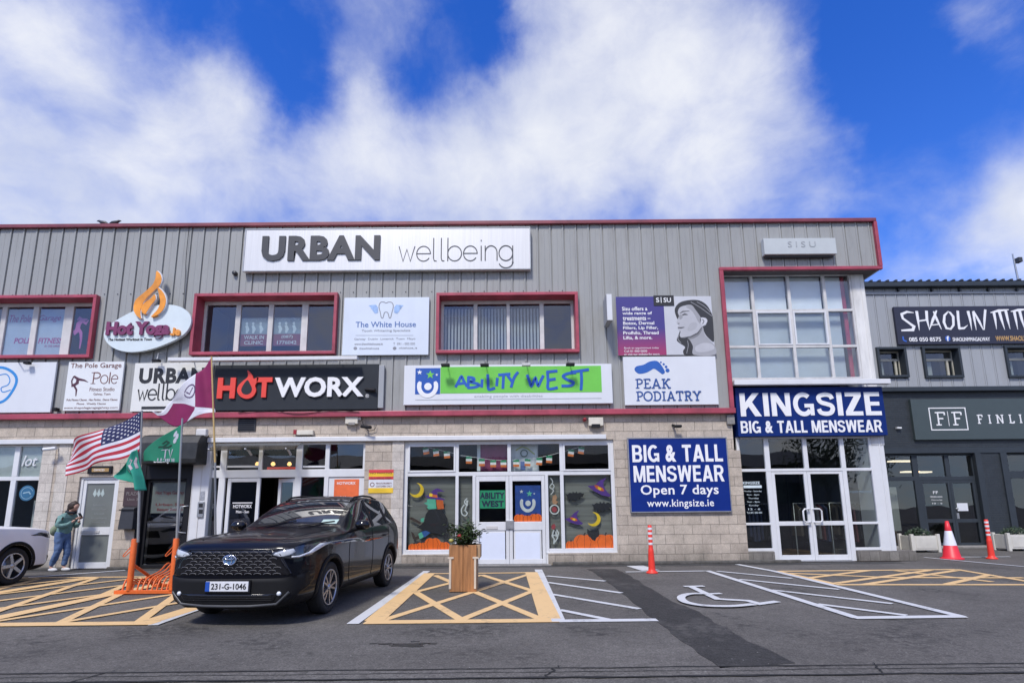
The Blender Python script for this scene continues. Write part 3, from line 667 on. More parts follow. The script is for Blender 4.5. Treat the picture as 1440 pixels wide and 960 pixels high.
# ---- glazing helpers: every shopfront is a part, its panes and doors below it
M_GLASSE = glass('charity_glass', (.93, .95, .94, 1), 1.42, base=.012, wave=.04)
def sf(name, m, bars, panes, y=YS, gl=M_GLASSLO, th=.07, vis=True, fills=()):
    mb = MB()
    for b in bars: mb.box(b[0], y-.035-.0009*(len(mb.f)//6 % 17), b[1], b[2], y+th-.035, b[3])
    for b in fills: mb.box(b[0], y-.01, b[1], b[2], y+.02, b[3])
    o = mb.build(name, m, BLD, bevel=.008)
    for p in panes:
        k = MB(); k.box(p[0], y+.004, p[1], p[2], y+.014, p[3]); k.build('pane', gl, o)
    return o
def door(m, q, y, stile=.085, mid=None, lowpanel=None, toph=.1, both=.14, gl=M_GLASSLO, midh=.16):
    x0, z0, x1, z1 = q; mb = MB(); ya, yb = y-.03, y+.03
    mb.box(x0, ya, z0, x0+stile, yb, z1); mb.box(x1-stile, ya, z0, x1, yb, z1); mb.box(x0+stile, ya+.002, z1-toph, x1-stile, yb, z1); mb.box(x0+stile, ya+.002, z0, x1-stile, yb, z0+both)
    pn = []
    if mid:
        mb.box(x0+stile, ya+.002, mid, x1-stile, yb, mid+midh); pn = [(mid+midh, z1-toph)]
        if lowpanel: mb.box(x0+stile+.02, y-.012, z0+both, x1-stile-.02, y+.012, mid)
        else: pn.append((z0+both, mid))
    else: pn = [(z0+both, z1-toph)]
    o = mb.build('door', m, BLD, bevel=.008)
    for a, b in pn:
        k = MB(); k.box(x0+stile, y, a, x1-stile, y+.012, b); k.build('pane', gl, o)
    return o
def pull(parent, x, z, y, s=1, h=.36, m=None, r=.016):
    mb = MB(); mb.tube([(x, y-.03, z-h/2), (x, y-.10, z-h/2), (x+.0, y-.12, z-h/2+.03), (x, y-.12, z+h/2-.03), (x, y-.10, z+h/2), (x, y-.03, z+h/2)], r, 8)
    return mb.build('handle', m or M_PVC, parent)
v = lambda px, py, y=YS: W(px, py, y)[0]
h = lambda py, px, y=YS: W(px, py, y)[1]
# middle shop -----------------------------------------------------------------
zt, ztr1, ztr0, zs1, zs0, zd = h(624.5, 715), h(663, 715), h(668.5, 715), h(772.5, 600), h(777.5, 600), .025
zt = min(zt, Z_B0-.04)
e = [v(568, 700)-.02, v(573, 700), v(640.5, 700), v(645, 700), v(664.5, 700), v(669, 700), v(713.5, 640), v(718.5, 640), v(766.5, 700), v(771, 700), v(788, 700), v(793, 700), v(860, 700), v(866, 700)]
bars = [(e[0], zs0, e[1], Z_B0-.0), (e[12], zs0, e[13]+.01, Z_B0), (e[1], zt, e[12], Z_B0-.002), (e[1], ztr0, e[12], ztr1), (e[2], zs1, e[3], ztr0), (e[2], ztr1, e[3], zt), (e[10], zs1, e[11], ztr0), (e[10], ztr1, e[11], zt), (e[6], ztr1, e[7], zt), (e[1], zs0, e[4], zs1), (e[9], zs0, e[12], zs1), (e[4], zd, e[5], ztr0), (e[8], zd, e[9], ztr0)]
panes = [(e[1], ztr1, e[2], zt), (e[3], ztr1, e[6], zt), (e[7], ztr1, e[10], zt), (e[11], ztr1, e[12], zt), (e[1], zs1, e[2], ztr0), (e[3], zs1, e[4], ztr0), (e[9], zs1, e[10], ztr0), (e[11], zs1, e[12], ztr0)]
SF_E = sf('shopfront', M_PVC, bars, panes, gl=M_GLASSE)
# opening casement rims in the outer top lights
for a, b in ((e[1], e[2]), (e[11], e[12])):
    rim = MB()
    for c in ((a, ztr1, a+.05, zt), (b-.05, ztr1, b, zt), (a+.05, zt-.05, b-.05, zt), (a+.05, ztr1, b-.05, ztr1+.05)): rim.box(c[0]+.001, YS-.055, c[1]+.001, c[2]-.001, YS, c[3]-.001)
    rim.build('casement', M_PVC, SF_E, bevel=.006)
zm0, zm1 = h(745.5, 690), h(733.5, 690)
xm = (v(716.3, 740))
dl = door(M_PVC, (e[5]+.006, .03, xm-.003, ztr0-.006), YS, .085, zm0, True, .14, .12, midh=zm1-zm0, gl=M_GLASSE)
dr = door(M_PVC, (xm+.003, .03, e[8]-.006, ztr0-.006), YS, .085, zm0, True, .14, .12, midh=zm1-zm0, gl=M_GLASSE)
mb = MB(); q = R(684, 739, 700, 743.5, YS); mb.box(q[0], YS-.042, q[1], q[2], YS-.02, q[3]); mb.build('letterbox', M_PVCOLD, dl, bevel=.004)
mb = MB(); q = R(711, 731, 722.5, 743.5, YS); mb.box(q[0], YS-.07, q[1], q[2], YS-.028, q[3]); mb.build('lock_plate', M_STEEL, dr, bevel=.01)
M_PALEPANEL = mat('pale_door_panel', (.70, .75, .86), .35, var=.03)
for d_, (pa, pb) in ((dl, (673, 712)), (dr, (723, 761))):
    q = R(pa, 747.5, pb, 787.5, YS); mb = MB(); mb.box(q[0]+.03, YS-.026, q[1]+.02, q[2]-.03, YS-.014, q[3]-.02); mb.build('door_panel', M_PALEPANEL, d_)
mb = MB(); mb.box(e[4]-.02, -.1, 0, e[9]+.02, YS+.1, .024); mb.build('door_step', M_CONC, BLD)
# closed grey blinds behind the lower windows
M_BLIND = mat('grey_blind', (.225, .228, .205), .85, var=.3, scale=1.2, stretch=(.25, 1, 9))
for a, b in ((e[1], e[2]), (e[3], e[4]), (e[9], e[10]), (e[11], e[12])):
    mb = MB(); n = 34
    for i in range(n):
        zz = zs1+(ztr0-zs1)*i/n; zz2 = zs1+(ztr0-zs1)*(i+1)/n; mb.add([(a, YS+.12, zz), (b, YS+.12, zz), (b, YS+.108, zz2), (a, YS+.108, zz2)], [(0, 1, 2, 3)])
    mb.build('window_blind', M_BLIND, SF_E)
for a, b in ((e[0], e[5]), (e[8], e[13])): mb = MB(); mb.box(a, .1, zs0-.03, b, YS, zs0); mb.build('sill', M_PVC, SF_E, bevel=.006)
# shop with the red and white name board (behind the dark car) -----------------------
X = lambda px: v(px, 645)
zt2, za1, za0 = Z_B0-.06, h(660, 400), h(671, 400)
zcan = h(633, 355)
bars = [(X(296), 0, X(299), Z_B0), (X(311), .1, X(320), zt2), (X(364.5), za1, X(370), zt2), (X(417), .1, X(426), zt2), (X(458), za0-.5, X(464), zt2), (X(511), za0, X(514.5), zt2), (X(299), za0, X(514), za1), (X(299), zt2, X(514.5), Z_B0)]
panes = [(X(299), za1, X(311), zt2), (X(320), za1, X(364.5), zt2), (X(370), za1, X(417), zt2), (X(426), za1, X(458), zt2), (X(464), za1, X(511), zt2), (X(299), .5, X(311), za0), (X(426), .5, X(458), za0)]
SF_D = sf('shopfront', M_PVC, bars, panes, fills=[(X(464), .1, X(514), za0-.001), (X(426), .1, X(458), .5)])
mb = MB(); q0 = h(657, 345); mb.box(X(321), YS-.02, q0, X(364), YS+.03, q0+.05); mb.box(X(427), YS-.02, q0-.02, X(458), YS+.03, q0+.03); mb.box(X(299), YS-.02, q0+.0, X(311), YS+.03, q0+.05); mb.build('transom_bar', M_PVC, SF_D)
DD = door(M_PVC, (v(320, 690), .03, v(366, 690), za0-.01), YS, .09, None, None, .1, .15)
# the second leaf stands open inwards
mb = MB(); xh = v(386, 690); xo = xh+.12
x_op = v(416, 690)
def leaf(mb, a, b, z0, z1, st=.09):
    d = (b-a).normalized(); n = Vector((-d.y, d.x, 0))*.03; Lw = (b-a).length
    def pc(u0, u1, zz0, zz1):
        p = [a+d*u0-n, a+d*u1-n, a+d*u1+n, a+d*u0+n]
        mb.add([(q.x, q.y, zz0) for q in p]+[(q.x, q.y, zz1) for q in p], [(0,3,2,1),(4,5,6,7),(0,1,5,4),(1,2,6,5),(2,3,7,6),(3,0,4,7)])
    pc(0, st, z0, z1); pc(Lw-st, Lw, z0, z1); pc(st, Lw-st, z1-.1, z1); pc(st, Lw-st, z0, z0+.15)
la, lb = Vector((x_op, YS+.02, 0)), Vector((x_op-.54, YS+.22, 0))
leaf(mb, la, lb, .03, za0-.02)
DO = mb.build('door', M_PVC, BLD, bevel=.006)
mb = MB(); ld = (lb-la).normalized(); a_, b_ = la+ld*.09, lb-ld*.09; mb.add([(a_.x, a_.y, .18), (b_.x, b_.y, .18), (b_.x, b_.y, za0-.12), (a_.x, a_.y, za0-.12)], [(1, 0, 3, 2)]); mb.build('pane', M_GLASSLO, DO)
# white pilaster with the door phone
mb = MB(); mb.box(v(268, 700)-.02, YW-.03, 0, v(297, 700)-.02, YW+.25, Z_B0-.003); mb.build('white_pilaster', M_PVC, BLD, bevel=.01)
mb = MB()
for px in (273, 285): mb = MB(); mb.box(v(px, 700)-.008, YW-.04, .05, v(px, 700)+.008, YW-.029, Z_B0-.05); mb.build('panel_joint', M_PVCOLD, BLD)
# leftmost shop -------------------------------------------------------------------
zA1, zA0 = h(670, 25), h(675.5, 25)
bars = [(XL, Z_B0-.05, A1, Z_B0-.001), (XL, zA0, A1-.03, zA1), (v(20.5, 650), za+.04, v(28, 650), zA0), (v(20.5, 650), zA1, v(28, 650), Z_B0-.05), (A1-.05, za+.04, A1, Z_B0-.05), (XL, za, A1, za+.04), (v(-40, 650), za+.04, v(-33, 650), Z_B0-.05)]
panes = [(v(28, 650), zA1, A1-.05, Z_B0-.05), (v(28, 650), za+.04, A1-.05, zA0), (v(-33, 650), zA1, v(20.5, 650), Z_B0-.05), (v(-33, 650), za+.04, v(20.5, 650), zA0)]
SF_A = sf('shopfront', M_PVC, bars, panes)
mb = MB(); 
for a, b in ((v(28, 650), A1-.05), (v(-33, 650), v(20.5, 650))): mb.box(a, YS+.03, zA1, b, YS+.035, Z_B0-.05)
mb.build('pale_sheet', mat('bright_reflection', (.72, .74, .74), .5, var=.1), SF_A)  # pale sheet put behind the upper panes for their bright reflection
mb = MB(); x_ = v(36, 720); mb.box(x_-.09, YS+.3, .4, x_+.03, YS+.34, 1.75); mb.build('display_board', M_WHITE, SF_A)
# pale single door --------------------------------------------------------------------
mb = MB(); t = .07
mb.box(B0, YS-.05, 0, B0+t, YS+.05, Z_DB); mb.box(B1-t, YS-.05, 0, B1, YS+.05, Z_DB); mb.box(B0+t, YS-.05, Z_DB-t, B1-t, YS+.05, Z_DB); mb.build('door_frame', M_PVC, BLD, bevel=.008)
DB = door(M_PVC, (B0+t+.004, .02, B1-t-.004, Z_DB-t-.004), YS, .085, h(753, 125)+.02, None, .1, .15, gl=mat('frosted_pane', (.17, .185, .175), .25, var=.06, spec=.5), midh=h(742, 125)-h(753, 125))
mb = MB(); q = R(115, 745.5, 141, 749, YS); mb.box(q[0], YS-.045, q[1], q[2], YS-.02, q[3]); mb.build('letterbox', M_PVCOLD, DB, bevel=.004)
mb = MB(); x_ = v(106, 747); mb.box(x_-.02, YS-.08, h(752, 110), x_+.015, YS-.03, h(739, 110)); mb.build('handle', M_STEEL, DB)
# black entrance --------------------------------------------------------------------------
mb = MB(); zc = h(645, 235)
mb.box(C0, YW-.05, 0, C0+.14, YW+.2, zc); mb.box(C1_-.13, YW-.05, 0, C1_, YW+.2, zc); mb.box(C0+.14, YW-.04, h(674, 235), C1_-.13, YW+.2, zc); mb.build('door_frame', M_BLACK, BLD, bevel=.01)
DC = door(M_BLACK, (C0+.145, .02, C1_-.135, h(674.5, 235)), YS-.03, .07, h(735, 237), None, .06, .08, midh=.035)
mb = MB(); x_, zc_ = v(257, 730, 0), h(730, 257, 0); hh = h(711, 255, 0)-h(749, 257, 0)
mb.tube([(x_+.10, YS-.06, zc_-hh/2), (x_+.1, .0, zc_-hh/2), (x_-.06, -.01, zc_-hh/2+.02), (x_-.08, -.01, zc_-hh/2+.07), (x_-.08, -.01, zc_+hh/2-.07), (x_-.06, -.01, zc_+hh/2-.02), (x_+.1, 0, zc_+hh/2), (x_+.1, YS-.06, zc_+hh/2)], .017, 8); mb.build('handle', M_STEEL, DC)

# ---- glazed corner bay --------------------------------------------------------------------
vb = lambda px, py: W(px, py, YB)[0]; hb = lambda py, px=1120: W(px, py, YB)[1]
bx0 = BAY_X0+.11; bz = [hb(388), hb(437), hb(487.5), hb(531)]
PX1 = vb(1198, 440); XC1 = 9.98
bars = []; panes = []
vm = [vb(1057, 410), vb(1108.5, 410), vb(1158.5, 410)]
xsb = [bx0+.05, *vm, PX1]
for x in vm: bars.append((x-.04, bz[3], x+.04, bz[0]))
bars += [(bx0, bz[3], bx0+.05, bz[0]), (PX1, bz[3], PX1+.06, bz[0])]
for z in bz[1:3]:
    for a, b in zip(xsb, xsb[1:]): bars.append((a+.04, z-.035, b-.04 if b != PX1 else b, z+.035))
bars += [(bx0, bz[0]-.0, PX1+.06, Z_BAY), (bx0, bz[3]-.12, PX1+.06, bz[3])]
for i in range(4):
    for j in range(3): panes.append((xsb[i]+(.04 if i else 0), bz[j+1]+.035 if j < 2 else bz[3], xsb[i+1]-(.04 if i < 3 else 0), bz[j]-(.035 if j else 0)))
BAY = sf('bay_window', M_PVCOLD, bars, panes, y=YB, gl=glass('bay_glass', (.93, .95, .96, 1), 1.7, base=.05, wave=.08))
for i in (1, 2):                                   # opening lights, second row
    fr = MB()
    a, b, c, d = xsb[i]+.04, bz[2]+.035, xsb[i+1]-.04, bz[1]-.035
    for k in ((a, b, a+.045, d), (c-.045, b, c, d), (a+.045, d-.045, c-.045, d), (a+.045, b, c-.045, b+.045)): fr.box(k[0]+.001, YB-.06, k[1]+.001, k[2]-.001, YB, k[3]-.001)
    fr.build('casement', M_PVC, BAY, bevel=.006)
mb = MB(); 
for i in range(3): mb.box(xsb[i]+.03, YB+.12, bz[1]+.05, xsb[i+1]-.03, YB+.125, bz[0])
mb.box(xsb[3]+.03, YB+.12, bz[1]+.05, xsb[4]-.16, YB+.125, bz[0])
mb.build('roller_blind', mat('pale_blind', (.78, .82, .82), .8, var=.04), BAY)
mb = MB(); mb.box(xsb[0], YB+.22, bz[3], xsb[4]-.2, YB+.23, bz[1]+.02); mb.build('roller_blind', mat('dim_blind', (.46, .52, .54), .8, var=.1, scale=1), BAY)
mb = MB(); mb.box(PX1-.16, YB+.1, bz[3], PX1-.06, YB+.14, bz[0]); mb.build('red_drape', M_RED, BAY)
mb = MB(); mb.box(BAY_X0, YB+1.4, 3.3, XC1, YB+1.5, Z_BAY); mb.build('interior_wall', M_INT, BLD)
mb = MB(); mb.box(PX1+.06, YB-.05, 3.0, XC1, YB+.6, Z_BAY-.002); mb.box(PX1+.3, YB-.062, 3.0, PX1+.32, YB-.05, Z_BAY-.01)
mb.build('corner_pillar', mat('stained_render', (.72, .71, .68), .7, var=.12, scale=3, stretch=(3, 1, .3), dirt=.35), BLD)
# ground-floor corner shop
zf = hb(613.5); r1, r0 = hb(658.5), hb(662.5); d1 = hb(666); w1, w0 = hb(734), hb(737.5); s1, s0 = hb(770), hb(774)
fx = [vb(1036, 640), vb(1039, 640), vb(1074.5, 640), vb(1081.5, 640), vb(1129, 640), vb(1135, 640), vb(1181, 640), vb(1187, 640), vb(1222, 640)]
bars = [(fx[0], s0, fx[1]+.02, zf), (fx[2], .0, fx[3], r0), (fx[2], r1, fx[3], zf-.06), (fx[4], r1, fx[5], zf-.06), (fx[6], .0, fx[7], r0), (fx[6], r1, fx[7], zf-.06), (fx[1], r0, fx[8], r1), (fx[0]+.1, zf-.06, fx[8], zf), (fx[1]+.02, w0, fx[2], w1), (fx[7], w0, fx[8], w1), (fx[1]+.02, s0, fx[2], s1), (fx[7], s0, fx[8], s1)]
panes = [(fx[1]+.02, r1, fx[2], zf-.06), (fx[3], r1, fx[4], zf-.06), (fx[5], r1, fx[6], zf-.06), (fx[7], r1, fx[8], zf-.06), (fx[1]+.02, w1, fx[2], r0), (fx[7], w1, fx[8], r0), (fx[1]+.02, s1, fx[2], w0), (fx[7], s1, fx[8], w0)]
SF_F = sf('shopfront', M_PVC, bars, panes, y=YB)
xm = (fx[3]+fx[6])/2
d1_ = door(M_PVC, (fx[3]+.004, .03, xm-.003, r0-.005), YB, .085, w0-.02, None, .07, .14, midh=.11)
d2_ = door(M_PVC, (xm+.003, .03, fx[6]-.004, r0-.005), YB, .085, w0-.02, None, .07, .14, midh=.11)
zp = hb(724.5, 1138)
for d_, s_ in ((d1_, -1), (d2_, 1)):
    mb = MB(); xk = xm+s_*.065; xo = xm+s_*.24; y_ = YB-.10
    mb.tube([(xk, YB-.02, zp-.17), (xk, y_, zp-.17), (xo-s_*.05, y_, zp-.17), (xo, y_, zp-.12), (xo, y_, zp+.12), (xo-s_*.05, y_, zp+.17), (xk, y_, zp+.17), (xk, YB-.02, zp+.17)], .022, 8); mb.build('handle', M_PVC, d_)
mb = MB(); mb.box(fx[8], YB-.04, s0-.02, XC1-.02, YB+.6, zf); mb.box(fx[8]+.26, YB-.055, s0-.02, fx[8]+.30, YB-.04, zf-.02); mb.build('white_pilaster', M_PVC, BLD, bevel=.01)
mb = MB(); mb.box(fx[0], YB-.12, 0, fx[2], YB+.3, s0-.001); mb.box(fx[7]+.01, YB-.12, 0, XC1+.42, YB+.9, s0-.02); mb.build('block_plinth', block_mat('dirty_plinth', (.30, .28, .25, 1), (.22, .20, .18, 1), (.08, .075, .07, 1), bw=.25), BLD, bevel=.015)
mb = MB(); mb.box(F0, YW+.01, 0, fx[0], YB+.3, s0+2.6); mb.build('return_wall', M_BLOCK, BLD)
mb = MB(); mb.box(fx[3], YB-.16, 0, fx[6], YB, .022); mb.build('door_step', M_STEEL, BLD)
# stock seen inside the menswear shop: rails of hanging clothes
rnd = random.Random(3)
def clothes_rail(x0, x1, y, cols, lab):
    t = thing('clothes_rail', lab, 'clothes rail', ((x0+x1)/2, y, 0), 'clothes rails inside the menswear shop')
    mb = MB(); mb.tube([(x0, y, .02), (x0, y, 1.5), (x1, y, 1.5), (x1, y, .02)], .018, 8); mb.build('rail', M_STEEL, t)
    n = int((x1-x0)/.11); P = MB()
    for i in range(n):
        x = x0+.06+(x1-x0-.12)*i/max(1, n-1); hh = rnd.uniform(.7, .95); ww = rnd.uniform(.018, .03)
        P.add([(x-ww, y-.21, 1.36), (x+ww, y-.21, 1.36), (x+ww, y+.21, 1.36), (x-ww, y+.21, 1.36), (x-ww*1.3, y-.25, 1.36-hh), (x+ww*1.3, y-.25, 1.36-hh), (x+ww*1.3, y+.25, 1.36-hh), (x-ww*1.3, y+.25, 1.36-hh), (x-.006, y-.03, 1.48), (x+.006, y+.03, 1.48)], [(4,5,1,0),(5,6,2,1),(6,7,3,2),(7,4,0,3),(0,1,8),(1,2,9,8),(2,3,9),(3,0,8,9)], rnd.randrange(len(cols)))
    P.build('garment', cols, t)
M_CL = [mat('cloth_navy', (.03, .04, .09), .9), mat('cloth_maroon', (.10, .025, .03), .9), mat('cloth_tan', (.10, .08, .055), .9), mat('cloth_grey', (.12, .12, .13), .9), mat('cloth_black', (.015, .015, .017), .9)]
clothes_rail(fx[4]+.2, fx[6]+.2, YB+1.1, M_CL, 'rail of dark jackets inside the right-hand menswear door')
clothes_rail(fx[7], fx[8]+.3, YB+.9, [M_CL[1], M_CL[2], M_CL[4]], 'rail of maroon and tan shirts behind the right-hand shop window')
clothes_rail(fx[3]-.1, fx[4]-.1, YB+1.6, [M_CL[0], M_CL[4]], 'rail of navy coats inside the left-hand menswear door')
# heavy grotesque capitals built from bars, slanted bars and bowls in a unit-height box
_t, _b = .215, .175
def _rc(a, b, c, d): return ('p', [(a, b), (c, b), (c, d), (a, d)])
GROT = {
 'K': (.84, [_rc(0,0,_t,1), ('p', [(_t,.27),(.80,1),(.53,1),(_t,.60)]), ('p', [(.29,.50),(.44,.70),(.85,0),(.58,0)])]),
 'I': (_t, [_rc(0,0,_t,1)]),
 'N': (.78, [_rc(0,0,_t*.95,1), _rc(.78-_t*.95,0,.78,1), ('p', [(0,1),(.235,1),(.78,0),(.545,0)])]),
 'G': (.84, [('s', arc(.42,.5,.325,.42,48,322,22), .19), _rc(.46,.36,.84,.52), _rc(.68,.02,.84,.51)]),
 'S': (.74, [('s', spline([(.66,.72),(.58,.87),(.37,.91),(.16,.85),(.11,.72),(.20,.58),(.40,.51),(.60,.43),(.65,.28),(.56,.13),(.36,.085),(.15,.14),(.08,.29)],4), .18)]),
 'Z': (.70, [_rc(.03,1-_b,.68,1), _rc(0,0,.70,_b), ('p', [(0,_b-.01),(.28,_b-.01),(.68,1-_b+.01),(.40,1-_b+.01)])]),
 'E': (.64, [_rc(0,0,_t,1), _rc(_t,0,.64,_b), _rc(_t,1-_b,.62,1), _rc(_t,.42,.59,.585)]),
 'B': (.75, [_rc(0,0,_t,1), _rc(_t,1-.165,.44,1), _rc(_t,.43,.46,.58), _rc(_t,0,.46,.165), ('s', arc(.43,.71,.185,.205,90,-90,12), .175), ('s', arc(.45,.29,.20,.21,90,-90,12), .175)]),
 'T': (.68, [_rc(0,1-_b,.68,1), _rc(.34-_t/2,0,.34+_t/2,1-_b)]),
 'A': (.84, [('p', [(0,0),(.225,0),(.52,1),(.30,1)]), ('p', [(.84,0),(.615,0),(.32,1),(.54,1)]), _rc(.19,.19,.65,.345)]),
 'L': (.60, [_rc(0,0,_t,1), _rc(_t,0,.60,_b)]),
 'M': (.94, [_rc(0,0,.19,1), _rc(.75,0,.94,1), ('p', [(0,1),(.26,1),(.555,0),(.385,0)]), ('p', [(.94,1),(.68,1),(.385,0),(.555,0)])]),
 'W': (1.12, [('p', [(0,1),(.215,1),(.38,0),(.18,0)]), ('p', [(.18,0),(.375,0),(.655,1),(.465,1)]), ('p', [(.465,1),(.655,1),(.94,0),(.745,0)]), ('p', [(.74,0),(.94,0),(1.12,1),(.905,1)])]),
 'R': (.78, [_rc(0,0,_t,1), _rc(_t,1-.165,.46,1), _rc(_t,.40,.46,.56), ('s', arc(.45,.70,.20,.218,90,-90,12), .175), ('p', [(.34,.43),(.58,.43),(.79,0),(.55,0)])])}
def grot(mb, s, q, y, depth=.012, gap=.11, space=.26):
    x0, z0, x1, z1 = q; H = z1-z0
    wd = lambda c: space if c == ' ' else (.80 if c == '&' else GROT[c][0])
    k = (x1-x0)/(sum(wd(c) for c in s)+gap*(len(s)-1)); x = x0; n = 0
    for c in s:
        if c == '&': mb.text('&', x, z0, x+.80*k, z1, y-depth, depth, bold=.04)
        elif c != ' ':
            for p in GROT[c][1]:
                n += 1; P = [(x+a*k, z0+b*H) for a, b in p[1]]
                if p[0] == 'p': mb.plate(P, y-depth-.0004*(n % 6), y)
                else: mb.lift = .0004*(n % 6); mb.stroke(P, p[2]*(k+H)/2, y-depth, y)
        x += (wd(c)+gap)*k
    mb.lift = 0
# ================================================================ signs on the main building
def crop(ox, oy, s, y): return lambda X, Y: W(ox+s*X, oy+s*Y, y)
def panel(name, label, cat, q, yf, yb, m, bevel=.006, group=None):
    mb = MB(); x0, z0, x1, z1 = q
    c = ((x0+x1)/2, yb, z0)
    mb.box(x0, yf, z0, x1, yb, z1)
    o = mb.build(name, m, None, loc=c, bevel=bevel)
    return tag(o, label, cat, group)
def tline(mb, s, px, y, bold=0.0, shear=0.0, depth=.004, keep=False, align='C', spacing=1.0, mi=0):
    q = R(*px, y); mb.text(s, q[0], q[1], q[2], q[3], y-depth, depth-.0008, bold, mi, shear, keep, align, spacing)
# serif letters as strokes in a unit-height box: (width, strokes, serifs)
def _o(a, b, n=16): return [(a+a*.92*math.cos(6.2832*i/n+1.57), .5+b*math.sin(6.2832*i/n+1.57)) for i in range(n+1)]
SERIF = {
 'P': (.62, [[(.17,0),(.17,1)], [(.17,.97),(.40,.97),(.55,.87),(.58,.73),(.55,.58),(.40,.47),(.17,.47)]], [(.17,0,.3),(.09,1,.16)]),
 'E': (.62, [[(.17,0),(.17,1)], [(.17,.96),(.56,.96)], [(.17,.51),(.46,.51)], [(.17,.04),(.58,.04)], [(.55,.97),(.55,.78)], [(.57,.03),(.57,.22)]], [(.09,0,.16),(.09,1,.16)]),
 'A': (.80, [[(.12,0),(.40,1)], [(.68,0),(.40,1)], [(.22,.31),(.59,.31)]], [(.12,0,.26),(.68,0,.26)]),
 'K': (.74, [[(.17,0),(.17,1)], [(.60,1),(.19,.45)], [(.31,.60),(.63,0)]], [(.17,0,.3),(.17,1,.3),(.61,1,.26),(.63,0,.26)]),
 'O': (.80, [_o(.40, .47)], []),
 'D': (.74, [[(.17,0),(.17,1)], [(.17,.96),(.40,.96),(.58,.84),(.67,.62),(.67,.38),(.58,.16),(.40,.04),(.17,.04)]], [(.09,0,.16),(.09,1,.16)]),
 'I': (.36, [[(.18,0),(.18,1)]], [(.18,0,.32),(.18,1,.32)]),
 'T': (.68, [[(.34,0),(.34,1)], [(.04,.96),(.64,.96)], [(.06,.98),(.06,.77)], [(.62,.98),(.62,.77)]], [(.34,0,.32)]),
 'R': (.72, [[(.17,0),(.17,1)], [(.17,.97),(.42,.97),(.55,.87),(.57,.74),(.53,.60),(.40,.51),(.17,.51)], [(.38,.50),(.60,0)]], [(.17,0,.3),(.09,1,.16),(.62,0,.2)]),
 'Y': (.76, [[(.12,1),(.38,.47)], [(.64,1),(.38,.47)], [(.38,.47),(.38,0)]], [(.38,0,.3),(.12,1,.26),(.64,1,.26)]),
 'F': (.60, [[(.17,0),(.17,1)], [(.17,.96),(.56,.96)], [(.17,.51),(.46,.51)], [(.55,.97),(.55,.76)]], [(.17,0,.3),(.09,1,.16)]),
 'N': (.80, [[(.15,0),(.15,1)], [(.15,1),(.65,0)], [(.65,0),(.65,1)]], [(.15,0,.26),(.10,1,.2),(.65,1,.28)]),
 'L': (.62, [[(.17,0),(.17,1)], [(.17,.04),(.57,.04)], [(.56,.03),(.56,.24)]], [(.17,1,.3),(.09,0,.16)])}
def serif(mb, s, q, y, wt, gap=.06, st=.05, depth=.006):
    x0, z0, x1, z1 = q; H = z1-z0
    tot = sum(SERIF[c][0] for c in s)+gap*(len(s)-1); k = (x1-x0)/tot; x = x0
    for c in s:
        wd, strokes, srf = SERIF[c]
        for sk in strokes: mb.stroke([(x+a*k, z0+b*H) for a, b in sk], wt, y-depth, y)
        for (a, b, l) in srf:
            zz = z0+b*H+(st*H/2 if b == 0 else -st*H/2); mb.stroke([(x+(a-l/2)*k, zz), (x+(a+l/2)*k, zz)], st*H, y-depth, y)
        x += (wd+gap)*k
    mb.lift = 0
YP = -.085
# 1 left-edge sign with a blue ring
q = R(-64, 509.5, 75, 580, YP); o = panel('shop_sign', 'plain white sign board with a blue ring emblem, cut off by the picture edge', 'sign', q, YP, -.034, M_WHITE)
c = W(-4, 541.5, YP); mb = MB(); rr = W(22, 541, YP)[0]-c[0]
mb.stroke([(c[0]+(rr+.04*math.sin(3*a))*math.cos(a), c[1]+rr*math.sin(a)) for a in [i*6.2832/40 for i in range(41)]], .07, YP-.004, YP)
mb.stroke(spline([W(-4,528,YP), W(9,526,YP), W(14,534,YP), W(11,541,YP), W(2,545,YP), W(4,551,YP), W(15,548,YP)], 5), .025, YP-.004, YP)
mb.build('emblem', mat('ring_blue', (.03, .25, .62), .5), o)
# 2 pole studio sign
q = R(92.5, 508.5, 171, 577, YP); o = panel('shop_sign', 'white pole fitness studio sign with a dancer figure and brown lettering', 'sign', q, YP, -.034, mat('cream_panel', (.74, .76, .76), .45, var=.03))
c = crop(85, 500, .08857, YP); mb = MB()
M_BROWN = mat('brown_ink', (.16, .06, .05), .5)
tl = lambda s, X0, Y0, X1, Y1, **k: tline(mb, s, (85+.08857*X0, 500+.08857*Y0, 85+.08857*X1, 500+.08857*Y1), YP, **k)
tl('The Pole Garage', 165, 115, 970, 215, bold=.008)
tl('Fitness Studio', 465, 500, 860, 560); tl('Galway, Tuam', 525, 590, 795, 635)
tl('Pole Fitness Classes . Hen Parties . Dance Classes', 100, 680, 905, 715); tl('Phone . Weekly Classes', 260, 745, 720, 785); tl('www.thepolegaragegalway.com', 55, 808, 905, 848)
q2 = R(85+.08857*485, 500+.08857*262, 85+.08857*912, 500+.08857*445, YP)
wd = q2[2]-q2[0]; serif(mb, 'P', (q2[0], q2[1], q2[0]+wd*.36, q2[3]), YP, .028, depth=.004)
mb.stroke(arc(q2[0]+wd*.50, q2[1]+.12, .095, .115, 0, 360, 18), .022, YP-.004, YP); mb.stroke([(q2[0]+wd*.70, q2[1]), (q2[0]+wd*.70, q2[3])], .026, YP-.004, YP)
mb.stroke([(q2[0]+wd*.78, q2[1]+.13), (q2[0]+wd*.99, q2[1]+.13)]+arc(q2[0]+wd*.885, q2[1]+.12, .085, .115, 10, 320, 14), .02, YP-.004, YP)
mb.build('lettering', M_BROWN, o)
mb = MB()
